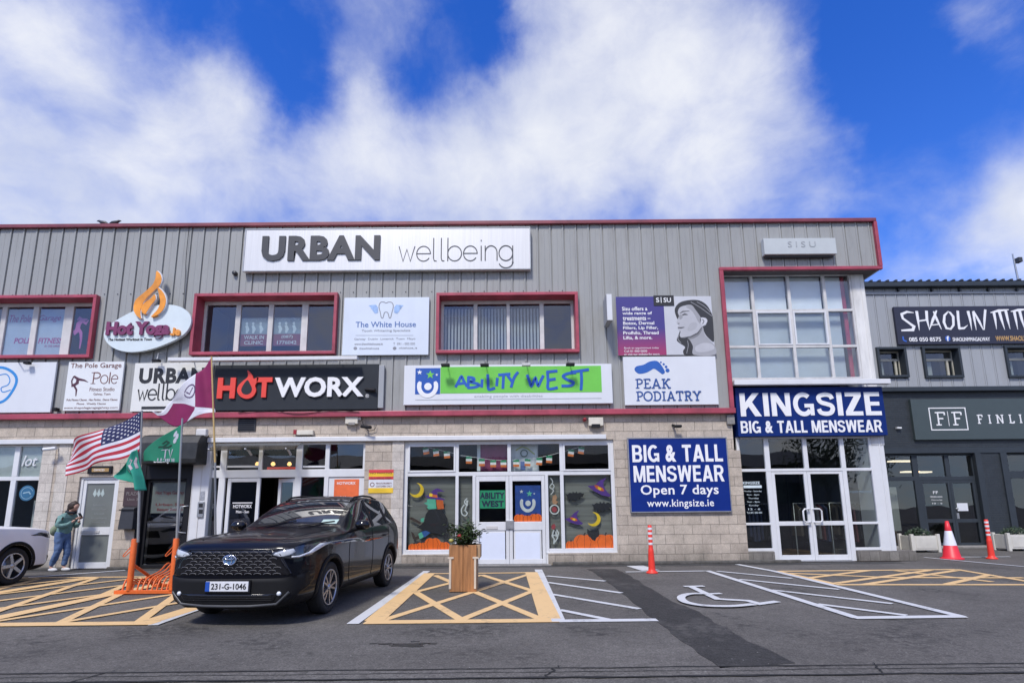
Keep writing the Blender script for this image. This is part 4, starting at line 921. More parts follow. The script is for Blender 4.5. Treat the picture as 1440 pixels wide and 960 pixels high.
for pts, ws in (([(440,420),(380,390),(290,375),(250,350),(215,325)], [.01,.045,.07,.06,.05]), ([(215,325),(180,400),(185,450)], [.03,.035,.03]), ([(275,365),(270,430),(220,465),(175,470)], [.07,.075,.07,.09]), ([(215,470),(255,540),(245,640)], [.05,.045,.02])):
    mb.stroke([c(*p) for p in pts], ws, YP-.004, YP)
mb.build('dancer_figure', mat('dancer_ink', (.08, .025, .04), .5), o)
# 3 oval flame sign
YO = -.20
c = crop(140, 380, .125, YO)
oval = spline([c(*p) for p in [(50,740),(75,655),(190,560),(380,460),(560,405),(770,385),(930,420),(1025,520),(1010,640),(920,740),(760,822),(560,890),(360,918),(200,892),(95,825)]], 5, True)
mb = MB(); mb.plate(oval, YO, YO+.09); mb.box(c(400,0)[0], YO+.09, c(0,700)[1], c(700,0)[0], -.02, c(0,500)[1])
o = tag(mb.build('shop_sign', mat('pale_oval_panel', (.66, .74, .76), .4, var=.04), None, loc=(c(540,0)[0], YO+.09, c(0,900)[1])), 'tilted oval white sign with an orange flame and maroon hot yoga lettering', 'sign')
FL = [[(470,548),(425,505),(402,440),(425,345),(520,262),(605,185),(645,110),(655,35),(668,22),(700,55),(716,115),(690,185),(610,262),(530,345),(487,425),(478,500),(486,552)],
      [(530,505),(492,470),(500,402),(590,332),(640,285),(648,340),(600,402),(560,462)],
      [(675,205),(735,262),(765,345),(745,435),(690,500),(600,535),(670,455),(702,375),(690,290)]]
mb = MB(); mb2 = MB()
for i, f in enumerate(FL):
    P = spline([c(*p) for p in f], 4, True); mb.plate(P, YO-.07-.004*i, YO-.002)
    cx_ = sum(p[0] for p in P)/len(P); cz_ = sum(p[1] for p in P)/len(P); mb2.plate([(p[0]+.022, p[1]+.012) for p in P], YO-.06-.003*i, YO-.001)
fl = mat('flame_orange', (.80, .30, .03), .45, var=.35, scale=1.8)
mb2.build('flame_edge', M_WHITE, o); mb.build('flame', fl, o)
mb = MB(); mb2 = MB()
tline(mb, 'Hot Yoga', (140+.125*85, 380+.125*582, 140+.125*800, 380+.125*772), YO, bold=.055, depth=.05)
mb.build('lettering', mat('yoga_maroon', (.20, .035, .11), .45), o)
tline(mb2, '.ie', (140+.125*808, 380+.125*650, 140+.125*918, 380+.125*738), YO, bold=.05, depth=.05); mb2.build('lettering', mat('yoga_orange', (.78, .30, .04), .45), o)
mb = MB(); tline(mb, 'The Hottest Workout in Town', (140+.125*95, 380+.125*762, 140+.125*590, 380+.125*792), YO, bold=.03, depth=.006); mb.build('lettering', M_INK, o)
# geometric thin lower-case word used on both spa signs
def thin_word(mb, x0, x1, zb, xh, wt, y):
    ws = {'w': 1.15, 'e': 1.0, 'l': .42, 'b': 1.0, 'i': .3, 'n': .86, 'g': 1.0}; word = 'wellbeing'; gap = .14
    tot = sum(ws[c_] for c_ in word)+gap*(len(word)-1); k = (x1-x0)/tot; x = x0; d = .006
    for c_ in word:
        a = ws[c_]*k; r = a/2; cx_ = x+r; rz = xh/2; cz_ = zb+rz
        st = lambda P: mb.stroke(P, wt, y-d, y)
        if c_ == 'w': st([(x, zb+xh), (x+a*.27, zb), (x+a*.5, zb+xh*.8), (x+a*.73, zb), (x+a, zb+xh)])
        elif c_ == 'e': st([(cx_-r, cz_), (cx_+r, cz_)]+arc(cx_, cz_, r, rz, 8, 325, 18))
        elif c_ == 'l': st([(x+a*.2, zb+xh*1.55), (x+a*.2, zb+xh*.2), (x+a*.35, zb+.01), (x+a*.75, zb)])
        elif c_ == 'b': st(arc(cx_, cz_, r, rz, 0, 360, 20)); st([(x, zb+xh*1.55), (x, zb)])
        elif c_ == 'i': st([(cx_, zb+xh), (cx_, zb)]); st([(cx_, zb+xh*1.3), (cx_, zb+xh*1.4)])
        elif c_ == 'n': st([(x, zb), (x, zb+xh)]); st([(x, zb+xh*.5)]+arc(cx_, zb+xh*.55, r, xh*.45, 178, 2, 10)+[(x+a, zb)])
        elif c_ == 'g': st(arc(cx_, cz_, r, rz, 0, 360, 20)); st([(x+a, zb+xh), (x+a, zb-xh*.1)]+arc(cx_, zb-xh*.1, r, xh*.38, 0, -165, 10))
        x += a+gap*k
    mb.lift = 0
# 4 smaller spa sign behind the flag
q = R(186.5, 510, 297, 578, YP); o = panel('shop_sign', 'small off-white spa sign with black lettering partly behind the maroon flag', 'sign', q, YP, -.034, mat('cream_panel2', (.72, .72, .68), .45, var=.04))
mb = MB(); tline(mb, 'URBAN', (196, 517, 288, 539), YP, bold=.045, spacing=1.08); 
q = R(194, 547, 288, 562, YP); thin_word(mb, q[0], q[2], q[1], q[3]-q[1], .035, YP); q = R(199, 571, 285, 575, YP); mb.box(q[0], YP-.004, q[1], q[2], YP, q[3]); mb.build('lettering', M_INK, o)
# 5 charcoal name board
q = R(300.5, 512.5, 531.5, 576, -.12); o = panel('shop_sign', 'charcoal name board with raised red and white gym lettering and a flame drop', 'sign', q, -.12, -.034, M_CHAR)
M_SIGNRED = mat('sign_red', (.78, .065, .04), .4, var=.04)
c = crop(240, 300, .3125, -.12)
mb = MB(); tline(mb, 'H', (307, 531.5, 332, 560.5), -.12, bold=.05, depth=.05); tline(mb, 'T', (361.5, 531, 383.5, 559), -.12, bold=.05, depth=.05)
dro = spline([c(*p) for p in [(350,708),(352,735),(330,755),(310,775),(303,800),(318,825),(345,835),(372,826),(388,800),(384,775),(396,755),(398,738),(378,745),(370,728)]], 5, True)
mb.plate(dro, -.17, -.121); o2 = mb.build('lettering', M_SIGNRED, o)
mb = MB(); mb.plate(spline([c(*p) for p in [(350,752),(332,772),(322,795),(330,812),(348,816),(364,808),(370,790),(362,770)]], 5, True), -.173, -.1705); mb.build('drop_centre', M_CHAR, o)
mb = MB(); tline(mb, 'WORX', (387, 530.5, 512, 558.5), -.12, bold=.035, depth=.05); tline(mb, '®', (514, 554, 519, 559), -.12, depth=.01); mb.build('lettering', M_TEXTW, o)
mb = MB(); mb.box(q[2]+.005, -.11, q[1]+.03, q[2]+.15, -.034, q[3]-.03); mb.build('end_box', M_CLADR, o, bevel=.01)
# 6 large spa sign
q = R(343.5, 320.8, 746, 380, -.16); o = panel('shop_sign', 'long brushed metal spa sign with heavy black and thin lettering under the roof edge', 'sign', q, -.16, -.034, M_ALU)
mb = MB(); t_ = .018
for a in ((q[0], q[1], q[2], q[1]+t_), (q[0], q[3]-t_, q[2], q[3]), (q[0], q[1]+t_, q[0]+t_, q[3]-t_), (q[2]-t_, q[1]+t_, q[2], q[3]-t_)): mb.box(a[0]-.003, -.172, a[1]-.003, a[2]+.003, -.155, a[3]+.003)
mb.build('frame', M_STEEL, o)
mb = MB(); tline(mb, 'URBAN', (368.7, 332, 534.7, 367), -.16, bold=.045, depth=.035, spacing=1.08); q = R(561, 346, 721, 367, -.16); thin_word(mb, q[0], q[2], q[1], q[3]-q[1], .026, -.16); mb.build('lettering', mat('sign_charcoal', (.035, .037, .045), .5), o)
# 7 dental sign
q = R(482.5, 418.2, 603, 499, YP); o = panel('shop_sign', 'pale blue white dental sign with a winged tooth emblem', 'sign', q, YP, -.034, M_WHITE2)
s_ = .0937; c = crop(480, 412, s_, YP); tp = lambda X0, Y0, X1, Y1: (480+s_*X0, 412+s_*Y0, 480+s_*X1, 412+s_*Y1)
mb = MB(); tline(mb, 'The White House', tp(215, 428, 1120, 512), YP, bold=.01)
mb.build('lettering', mat('dental_blue', (.08, .17, .42), .5), o)
mb = MB(); mb.stroke(spline([c(*p) for p in [(600,365),(585,290),(565,200),(590,140),(640,135),(670,150),(710,135),(760,145),(780,200),(760,290),(740,365),(720,370),(700,300),(670,285),(645,300),(625,370)]], 4, True)+[spline([c(*p) for p in [(600,365),(585,290)]], 4)[0]], .022, YP-.004, YP)
tline(mb, 'Tooth Whitening Specialists', tp(305, 545, 1035, 590), YP); tline(mb, 'Galway  Dublin  Limerick  Tuam  Mayo', tp(195, 672, 1110, 710), YP); tline(mb, 'www.thewhitehouse.ie', tp(195, 745, 620, 780), YP, bold=.01); tline(mb, 'T  091 - 000 000', tp(780, 742, 1105, 778), YP); tline(mb, 'thewhitehouse', tp(270, 812, 565, 845), YP); tline(mb, 'whitehouse_ie', tp(860, 806, 1135, 842), YP)
for X_ in (210, 800): mb.plate(arc(*c(X_, 828), .05, .045, 0, 330, 9), YP-.004, YP)
mb.stroke([c(215, 635), c(1080, 635)], .008, YP-.003, YP); mb.build('lettering', mat('dental_grey', (.25, .26, .29), .5), o)
mb = MB()
for sg in (-1, 1):
    for k in range(3):
        f = lambda X_, Y_: c(672+sg*(672-X_), Y_)
        mb.plate([f(410+k*30, 185+k*40), f(520, 175+k*32), f(555, 225+k*28), f(540, 250+k*25), f(460+k*22, 235+k*36)], YP-.004-.0005*k, YP)
mb.build('wing_emblem', mat('wing_blue', (.30, .45, .72), .5, var=.3, scale=9), o)
# 8 charity shop sign
YA = -.13
q = R(568, 512.5, 861, 568, YA); o = panel('shop_sign', 'white charity shop sign with blue hand painted lettering on a green strip', 'sign', q, YA, -.034, M_WHITE)
mb = MB(); g = R(619.5, 515, 845.7, 552, YA); mb.box(g[0], YA-.006, g[1], g[2], YA, g[3]); mb.build('green_strip', M_GREEN, o)
c = crop(540, 490, .243, YA); YL = YA-.006
mb = MB(); wt = .074
HAND = [[(415,221),(432,190),(448,162),(462,188),(479,217)], [(430,204),(470,199)], [(489,164),(487,226)], [(487,166),(515,170),(521,182),(497,193),(540,203),(549,214),(522,224),(486,227)], [(568,180),(565,222)], [(600,152),(603,198),(606,236),(640,229)], [(656,172),(652,214)], [(664,153),(728,147)], [(692,150),(688,229)], [(712,151),(737,186)], [(774,138),(752,170),(736,222)],
        [(829,154),(842,190),(852,216),(866,190),(876,170),(884,195),(893,214),(906,188),(921,158)], [(946,134),(949,186),(951,233),(1002,226)], [(944,135),(1000,130)], [(950,182),(990,176)], [(1108,139),(1062,145),(1036,160),(1060,180),(1095,195),(1082,214),(1030,216)], [(1084,136),(1182,122)], [(1140,130),(1143,180),(1140,237)]]
for s2 in HAND: mb.stroke(spline([c(*p) for p in s2], 4) if len(s2) > 2 else [c(*p) for p in s2], wt, YL-.004, YL, cap=.015)
o.select_set(False); mb.build('lettering', mat('hand_blue', (.012, .10, .46), .45), o)
mb = MB(); g = R(584, 517.5, 619, 554, YA); mb.box(g[0], YA-.006, g[1], g[2], YA, g[3]); mb.build('logo', M_BLUE, o)
def star(cx_, cz_, r, n=5, k=.42): return [(cx_+(r if i % 2 == 0 else r*k)*math.sin(math.pi*i/n), cz_+(r if i % 2 == 0 else r*k)*math.cos(math.pi*i/n)) for i in range(2*n)]
def figure_logo(g, y, name, parent, mw, mg):
    mb = MB(); w_ = g[2]-g[0]; cx_ = (g[0]+g[2])/2; zz = lambda f: g[1]+(g[3]-g[1])*f
    mb.stroke(arc(cx_, zz(.30), w_*.34, (g[3]-g[1])*.36, 150, 390, 18), [w_*.10]+[w_*.17]*17+[w_*.10], y-.004, y); mb.plate(arc(cx_+.01, zz(.29), w_*.15, w_*.15, 0, 340, 16), y-.006, y)
    mb.plate(star(g[0]+w_*.17, zz(.84), w_*.11), y-.004, y); mb.plate(star(g[0]+w_*.86, zz(.74), w_*.06), y-.004, y); mb.build(name, mw, parent)
    mb = MB(); mb.plate(star(cx_+w_*.1, zz(.74), w_*.18), y-.004, y); mb.build('star', mg, parent)
figure_logo(g, YA-.006, 'figure_emblem', o, M_TEXTW, M_GREEN)
mb = MB(); tline(mb, 'enabling people with disabilities', (667, 555, 763, 559.5), YA, depth=.003); g = R(584, 560.6, 846, 561.4, YA); mb.box(g[0], YA-.003, g[1], g[2], YA, g[3]); mb.build('lettering', M_STEEL, o)
# sign lamps above it
for i, (px, py) in enumerate([(626.5, 513.5), (681.5, 513.5), (740, 513), (802, 512.5)]):
    x, z = W(px, py, -.42)
    t = thing('sign_lamp', ['small dark floodlight over the blue star emblem of the charity shop sign', 'small dark floodlight on an arm over the letter B of the green sign', 'pale floodlight on an arm above the gap between the two green sign words', 'small dark floodlight on an arm above the last letters of the green sign'][i], 'lamp', (x, -.04, z), 'floodlights over the green sign')
    mb = MB(); mb.tube([(x, -.02, z+.16), (x, -.2, z+.17), (x, -.36, z+.09), (x, -.42, z+.03)], .012, 6); mb.build('arm', M_STEEL, t)
    mb = MB(); mb.box(x-.11, -.49, z-.035, x+.11, -.36, z+.035); mb.build('lamp_head', M_PVCOLD if i == 2 else M_BLACK, t, bevel=.012)
# 9 clinic poster with portrait
q = R(867.5, 416.8, 1003, 499, YP); xd = W(935, 458, YP)[0]
o = panel('poster_board', 'clinic advertising board with purple text half and grey portrait of a woman in profile', 'poster', q, YP, -.034, mat('photo_grey', (.55, .56, .59), .45, var=.03))
gm = bpy.data.materials.new('purple_print'); gm.use_nodes = True; t = gm.node_tree; l = t.links.new; b = t.nodes['Principled BSDF']; gg = nd(t, 'ShaderNodeNewGeometry'); sp = nd(t, 'ShaderNodeSeparateXYZ'); l(gg.outputs['Position'], sp.inputs[0])
r = nd(t, 'ShaderNodeMapRange', i_1=q[1]+.1, i_2=q[1]+.75); l(sp.outputs[2], r.inputs[0]); mx_ = nd(t, 'ShaderNodeMix', data_type='RGBA'); l(r.outputs[0], mx_.inputs[0]); mx_.inputs[6].default_value = (.33, .035, .13, 1); mx_.inputs[7].default_value = (.055, .045, .22, 1); l(mx_.outputs[2], b.inputs['Base Color']); b.inputs['Roughness'].default_value = .45
mb = MB(); mb.box(q[0], YP-.004, q[1], xd, YP, q[3]); mb.build('text_half', gm, o)
s_ = .1111; c = crop(860, 410, s_, YP); YQ = YP-.004
mb = MB()
for i, (s2, X0, X1) in enumerate([('Sisu offers a', 132, 452), ('wide range of', 138, 512), ('treatments –', 142, 492), ('Botox, Dermal', 146, 540), ('Fillers, Lip Filler,', 146, 588), ('Profhilo, Thread', 148, 596), ('Lifts, & more.', 150, 515)]):
    tline(mb, s2, (860+s_*X0, 410+s_*(192+i*61.5), 860+s_*X1, 410+s_*(240+i*61.5)), YQ, bold=.02, depth=.003)
for i, (s2, X1) in enumerate([('Book an appointment today', 600), ('Call 01 000 0000', 450), ('or visit our website for more', 606)]): tline(mb, s2, (860+s_*160, 410+s_*(700+i*38), 860+s_*X1, 410+s_*(728+i*38)), YQ, depth=.003)
mb.build('lettering', M_TEXTW, o)
mb = MB(); g = R(919, 415.5, 947.5, 430, YP); mb.box(g[0], YP-.012, g[1], g[2], YP-.005, g[3]); k = mb.build('name_tab', M_INK, o)
mb = MB(); tline(mb, 'S', (922.5, 418.5, 927, 425), YP-.012, bold=.02, depth=.003); tline(mb, 'SU', (933, 418.5, 943.5, 425), YP-.012, bold=.02, depth=.003); g = R(929, 418, 930, 426, YP); mb.box(g[0], YP-.015, g[1], g[2], YP-.012, g[3]); mb.build('lettering', M_TEXTW, k)
def blob(pts, y, name, m, parent, d=.001, n=4):
    mb = MB(); mb.plate(spline([c(*p) for p in pts], n, True), y-d, y-.0002); return mb.build(name, m, parent)
gsc = lambda vv, nm: mat(nm, (vv, vv, vv*1.05), .45, var=.06)
blob([(800,250),(815,185),(880,130),(1000,105),(1110,112),(1200,165),(1255,250),(1280,330),(1290,470),(1298,610),(1285,635),(1240,600),(1190,545),(1150,470),(1100,500),(1050,560),(960,590),(980,600),(1035,690),(1040,770),(1020,800),(925,800),(905,750),(930,700),(860,650),(825,610),(850,540),(880,420),(830,340)], YQ+.003, 'hair', gsc(.035, 'hair_ink'), o)
blob([(990,560),(985,600),(1030,690),(1042,799),(1306,799),(1308,690),(1240,610),(1180,545),(1150,440),(1080,500)], YQ+.002, 'neck', gsc(.36, 'neck_ink'), o)
blob([(920,178),(860,205),(838,262),(852,305),(838,350),(822,392),(852,412),(842,440),(840,460),(848,482),(872,505),(862,555),(900,588),(1000,568),(1085,525),(1135,450),(1200,410),(1130,330),(1065,235),(1010,170)], YQ+.001, 'face', gsc(.46, 'face_ink'), o)
blob([(1130,330),(1190,335),(1212,370),(1190,410),(1145,428),(1125,380)], YQ, 'ear', gsc(.58, 'ear_ink'), o)
blob([(1000,568),(1085,525),(1135,450),(1150,470),(1110,545),(1040,590),(985,600),(960,592)], YQ+.0005, 'jaw_shade', gsc(.22, 'jaw_ink'), o)
blob([(1010,170),(1065,235),(1128,330),(1120,400),(1085,360),(1050,290),(1000,230),(940,190)], YQ, 'temple_shade', gsc(.33, 'temple_ink'), o)
blob([(1000,400),(1060,390),(1085,420),(1060,470),(1000,500),(960,480)], YQ, 'cheek_shade', gsc(.40, 'cheek_ink'), o)
blob([(852,305),(880,290),(900,320),(880,350),(860,345)], YQ, 'eye_shade', gsc(.30, 'eye_ink'), o)
blob([(1060,700),(1150,650),(1260,660),(1300,720),(1200,760),(1080,760)], YQ+.001, 'shoulder_light', gsc(.48, 'shoulder_ink'), o)
mb = MB(); mb.stroke([c(862,278), c(900,252), c(985,245)], [.012, .035, .012], YQ-.002, YQ); mb.stroke([c(895,298), c(925,285), c(962,292)], [.03, .05, .02], YQ-.002, YQ); mb.stroke([c(838,456), c(880,458), c(922,450)], [.03, .04, .015], YQ-.002, YQ); mb.stroke([c(838,405), c(858,402)], .02, YQ-.002, YQ); mb.stroke([c(1150,350), c(1170,375), c(1150,410)], .02, YQ-.002, YQ); mb.stroke([c(880,585), c(1000,570), c(1090,525), c(1138,455)], [.01,.03,.035,.01], YQ-.002, YQ); mb.build('face_line', gsc(.10, 'line_ink'), o)
mb = MB()
for a in ([(1000,130),(1120,200),(1270,310)], [(1080,130),(1180,190),(1250,260)], [(960,620),(970,680),(950,780)], [(850,560),(840,600),(880,650)]): mb.stroke(spline([c(*p) for p in a], 4), .016, YQ-.001, YQ+.002)
mb.build('hair_strand', gsc(.30, 'strand_ink'), o)
# 10 podiatry sign
q = R(877.5, 501, 1008.5, 569, YP); o = panel('shop_sign', 'white podiatry sign with a blue footprint emblem and blue serif lettering', 'sign', q, YP, -.034, M_WHITE)
mb = MB(); serif(mb, 'PEAK', R(893.5, 532.5, 942.7, 546, YP), YP, .037, st=.11); serif(mb, 'PODIATRY', R(894.5, 550, 986, 563.3, YP), YP, .037, st=.11); mb.build('lettering', mat('podiatry_blue', (.02, .075, .27), .5), o)
c = crop(580, 300, .3333, YP); mb = MB()
mb.plate(spline([c(*p) for p in [(937,660),(945,645),(975,638),(1000,625),(1030,622),(1050,640),(1065,668),(1055,678),(1040,668),(1020,655),(1005,662),(985,672),(955,676)]], 4, True), YP-.004, YP)
for a in [(1048,628,4),(1060,636,5),(1070,647,6),(1076,662,9)]: mb.plate(arc(*c(a[0], a[1]), a[2]*.3333/54, a[2]*.3333/54, 0, 330, 9), YP-.004, YP)
mb.build('foot_emblem', mat('foot_blue', (.02, .11, .42), .5), o)
# 11 projecting light box
x = W(853, 430, -.6)[0]; zt_, zb_ = W(857, 413.5, -.62)[1], W(857, 451, -.62)[1]
mb = MB(); mb.box(x-.005, -.64, zb_, x+.135, -.12, zt_); o = tag(mb.build('projecting_sign', M_CLADR, None, loc=(x, -.03, zb_), bevel=.012), 'grey box sign sticking out from the cladding beside the portrait poster', 'sign')
mb = MB(); mb.box(x-.002, -.652, zb_+.01, x+.132, -.638, zt_-.01); mb.build('end_face', M_PVC, o); mb = MB(); mb.box(x+.03, -.12, zb_+.1, x+.10, -.02, zb_+.16); mb.box(x+.03, -.12, zt_-.16, x+.10, -.02, zt_-.1); mb.build('bracket', M_STEEL, o)
# 12 unlit light box at the corner
q = R(1074.5, 334.8, 1176, 357, -.2); o = panel('light_box', 'long pale grey light box with faint lettering near the roof corner', 'sign', q, -.2, -.034, mat('lightbox_grey', (.50, .53, .53), .5, var=.05))
mb = MB(); tline(mb, 'SISU', (1107.5, 339.5, 1147, 347.5), -.2, depth=.008, spacing=1.5); mb.build('lettering', mat('lightbox_letter', (.36, .38, .39), .5), o)
mb = MB(); mb.box(q[0]+.05, -.12, q[1]-.05, q[2]-.05, -.034, q[1]); mb.build('shadow_strip', M_DKGREY, o)  # dark strip put in for the shadow under the light box
# 13 menswear fascia
YK = YB-.22
q = R(1036, 544, 1244.5, 612.5, YK); o = panel('fascia_sign', 'navy blue menswear fascia sign with large white lettering over the corner shop', 'sign', q, YK, YB+.3, M_NAVY)
mb = MB(); grot(mb, 'KINGSIZE', R(1040.5, 552, 1238, 584.5, YK), YK); grot(mb, 'BIG & TALL MENSWEAR', R(1041.5, 591, 1240, 608, YK), YK); mb.build('lettering', M_TEXTW, o)
# 14 menswear wall board
q = R(884.5, 615, 1025.5, 719.8, -.0); o = panel('wall_sign', 'navy blue wall board with white opening days lettering on the beige blockwork', 'sign', q, -.0, YW+.005, mat('navy_board', (.006, .026, .19), .5, var=.08, spec=.15))
mb = MB(); t_ = .018
for a in ((q[0], q[1], q[2], q[1]+t_), (q[0], q[3]-t_, q[2], q[3]), (q[0], q[1]+t_, q[0]+t_, q[3]-t_), (q[2]-t_, q[1]+t_, q[2], q[3]-t_)): mb.box(a[0]-.004, -.012, a[1]-.004, a[2]+.004, .003, a[3]+.004)
mb.build('frame', M_STEEL, o)
mb = MB(); grot(mb, 'BIG & TALL', R(889, 625, 1016, 649, 0), 0, .004); grot(mb, 'MENSWEAR', R(891, 654, 1018, 677, 0), 0, .004); tline(mb, 'Open 7 days', (901, 681, 1010.5, 699), 0, bold=.016, spacing=1.05); tline(mb, 'www.kingsize.ie', (910, 701.5, 1004, 715), 0, bold=.012, spacing=1.08); mb.build('lettering', M_TEXTW, o)
# 17 black entrance canopy
q = R(197, 609, 280, 652, -.35); mb = MB(); pr = [( -.42, q[1]), (-.45, q[1]+.12), (-.42, q[3]-.25), (-.3, q[3]-.06), (-.1, q[3]), (.055, q[3]), (.055, q[1])]
n = len(pr); mb.add([(q[0], a, b) for a, b in pr]+[(q[2], a, b) for a, b in pr], [tuple(range(n)), tuple(range(2*n-1, n-1, -1))]+[(i, n+i, n+(i+1) % n, (i+1) % n) for i in range(n)])
o = tag(mb.build('entrance_canopy', mat('canopy_black', (.017, .018, .018), .5, var=.5, scale=5, dirt=.2), None, loc=((q[0]+q[2])/2, .05, q[1]), bevel=.02, recalc=True), 'black rounded canopy box lettered beauty above the dark entrance', 'canopy')
mb = MB(); g = R(216, 648.5, 239, 655.5, -.46); mb.text('beauty', g[0], q[1]+.005, g[2], q[1]+.105, -.462, .012, bold=.03); mb.build('lettering', M_TEXTW, o)
# notices beside the gym
q = R(518.5, 660, 553, 693, YW-.012); o = panel('wall_notice', 'red, yellow and white parking notice on the blockwork beside the gym', 'notice', q, YW-.014, YW, M_WHITE, bevel=0)
M_YEL = mat('notice_yellow', (.80, .52, .03), .5); M_NRED = mat('notice_red', (.62, .05, .06), .5); hh = q[3]-q[1]
for nm, m_, bands in (('red_band', M_NRED, ((.86, 1.0), (.58, .70))), ('yellow_band', M_YEL, ((.70, .86), (0, .22)))):
    mb = MB()
    for a, b in bands: mb.box(q[0]-.002, YW-.018, q[1]+hh*a+.002, q[2]+.002, YW-.014, q[1]+hh*b)
    mb.build(nm, m_, o)
mb = MB(); tline(mb, 'NO PARKING', (521, 663.5, 551, 666), YW-.02, depth=.003); tline(mb, 'CLAMPING AREA', (521, 671, 551, 673.5), YW-.02, depth=.003); mb.stroke(arc(*W(523.5, 681, YW-.016), .05, .05, 0, 360, 14), .015, YW-.018, YW-.014)
tline(mb, 'PRIVATE PROPERTY', (529, 678, 551, 680.5), YW-.016, depth=.003); tline(mb, 'CUSTOMERS ONLY', (529, 682, 551, 684.5), YW-.016, depth=.003); mb.build('lettering', mat('notice_ink', (.15, .03, .02), .5), o)
# plaque, letter box, door sign, house phone
q = R(174, 685, 199, 711.5, YW-.02); o = panel('wall_plaque', 'dark red-brown plaque on the blockwork between the two entrances', 'plaque', q, YW-.03, YW, mat('plaque_brown', (.065, .04, .042), .4))
mb = MB(); tline(mb, 'PLAZA', (178, 691, 195, 696), YW-.03, depth=.004); tline(mb, 'Unit 3', (179, 700, 194, 703.5), YW-.03, depth=.004); mb.build('lettering', mat('plaque_letter', (.22, .20, .19), .5), o)
q = R(166.5, 714, 187, 744, -.16); mb = MB(); mb.add([(q[0], -.16, q[1]), (q[2], -.16, q[1]), (q[2], YW, q[1]), (q[0], YW, q[1]), (q[0]+.02, -.13, q[3]), (q[2]-.02, -.13, q[3]), (q[2]-.02, YW, q[3]+.05), (q[0]+.02, YW, q[3]+.05)], [(0,3,2,1),(4,5,6,7),(0,1,5,4),(1,2,6,5),(2,3,7,6),(3,0,4,7)])
o = tag(mb.build('letterbox', M_DKGREY, None, loc=((q[0]+q[2])/2, YW, q[1]), bevel=.015), 'dark grey metal post box hung on the blockwork beside the black entrance', 'post box'); mb = MB(); mb.box(q[0]-.01, -.165, q[3]-.055, q[2]+.01, -.12, q[3]-.03); mb.build('flap', M_BLACK, o)
q = R(124, 655, 158, 666, YW-.02); o = panel('door_sign', 'small black framed sign above the pale single door', 'sign', q, YW-.045, YW, M_BLACK); mb = MB(); g = R(129, 658, 153, 663, YW-.05); mb.box(g[0], YW-.049, g[1], g[2], YW-.046, g[3]); k = mb.build('face', mat('door_sign_gold', (.35, .22, .08), .5), o); mb = MB(); tline(mb, 'OFFICES', (132, 659, 147, 662), YW-.049, depth=.003); mb.build('lettering', M_TEXTW, k)
q = R(278.5, 705, 287, 727, .03); o = panel('intercom', 'grey intercom with keypad on the white pilaster beside the black car', 'intercom', q, -.01, .031, M_STEEL, bevel=.01)
mb = MB(); g = R(280, 707.5, 285.5, 713, 0); mb.box(g[0], -.014, g[1], g[2], -.009, g[3]); g = R(280, 716, 285.5, 722, 0); mb.box(g[0], -.014, g[1], g[2], -.009, g[3]); mb.build('keypad', M_INK, o)
q = R(281, 690, 288, 703, .03); panel('notice_plate', 'pale engraved plate on the white pilaster above the intercom', 'plate', q, .02, .031, mat('engraved_plate', (.45, .46, .48), .3, .4, var=.3, scale=30))
# ---- little fittings on the walls
def wbox(name, label, cat, px, y0, y1, m, bevel=.01):
    return panel(name, label, cat, R(*px, y0), y0, y1, m, bevel)
M_IVORY = mat('ivory_plastic', (.66, .62, .52), .5)
o = wbox('alarm_box', 'cream alarm box on the blockwork above the gym entrance', 'alarm box', (485.5, 583.5, 503, 595.5), -.05, YW, M_IVORY); mb = MB(); g = R(490, 592, 499, 597, -.05); mb.box(g[0], -.06, g[1], g[2], .0, g[3]-.03); mb.build('strobe', M_CONC, o)
o = wbox('alarm_box', 'cream alarm box with a red lamp above the charity shop window', 'alarm box', (828, 586.5, 848.5, 598), -.05, YW, M_IVORY); mb = MB(); g = R(832, 597, 844, 600.5, -.05); mb.box(g[0], -.055, g[1], g[2], .0, g[3]+.02); mb.build('base', M_BLACK, o)
x, z = W(822.5, 589.5, -.02); mb = MB(); mb.lathe([(.001, -.09), (.035, -.075), (.05, -.03), (.05, .06)], (x, 0, z), 14, 'y'); mb.build('red_lamp', mat('lamp_red', (.3, .02, .03), .4), o)
o = wbox('emergency_light', 'small white emergency light with a red end above the gym door', 'light', (417, 604.5, 440, 611), -.05, YW, M_IVORY); mb = MB(); g = R(412.5, 604, 416.8, 610, -.05); mb.box(g[0], -.05, g[1], g[2], .02, g[3]); mb.build('red_lamp', mat('lamp_red', (.3, .02, .03), .4), o)
o = wbox('wall_vent', 'dark square vent in the blockwork under the charcoal name board', 'vent', (334.5, 587, 359.5, 606), YW-.03, YW+.001, M_DKGREY); mb = MB(); g = R(336, 588, 358, 605, YW)
for i in range(6): zz = g[1]+(g[3]-g[1])*(i+.5)/6; mb.box(g[0], YW-.045, zz-.008, g[2], YW-.031, zz+.008)
mb.build('louvre', M_BLACK, o)
def cctv(px, py, lab, sgn, m):
    x, z = W(px, py, -.15); t = thing('security_camera', lab, 'camera', (x, YW, z))
    mb = MB(); mb.tube([(x+.0, YW, z+.04), (x, -.05, z+.05), (x, -.13, z)], .02, 8); mb.build('bracket', m, t)
    mb = MB(); mb.tube([(x-sgn*.10, -.13, z+.02), (x+sgn*.16, -.20, z-.02)], .045, 12); mb.build('camera_body', m, t)
    mb = MB(); mb.tube([(x+sgn*.155, -.198, z-.019), (x+sgn*.18, -.205, z-.023)], .035, 12); mb.build('lens', M_BLACK, t)
cctv(72, 631, 'white tube camera on the pillar beside the leftmost shop window', -1, M_PVC)
cctv(513, 600, 'black tube camera on the blockwork right of the gym entrance', 1, M_BLACK)
cctv(519, 548, 'small black camera at the end of the charcoal name board', 1, M_BLACK)
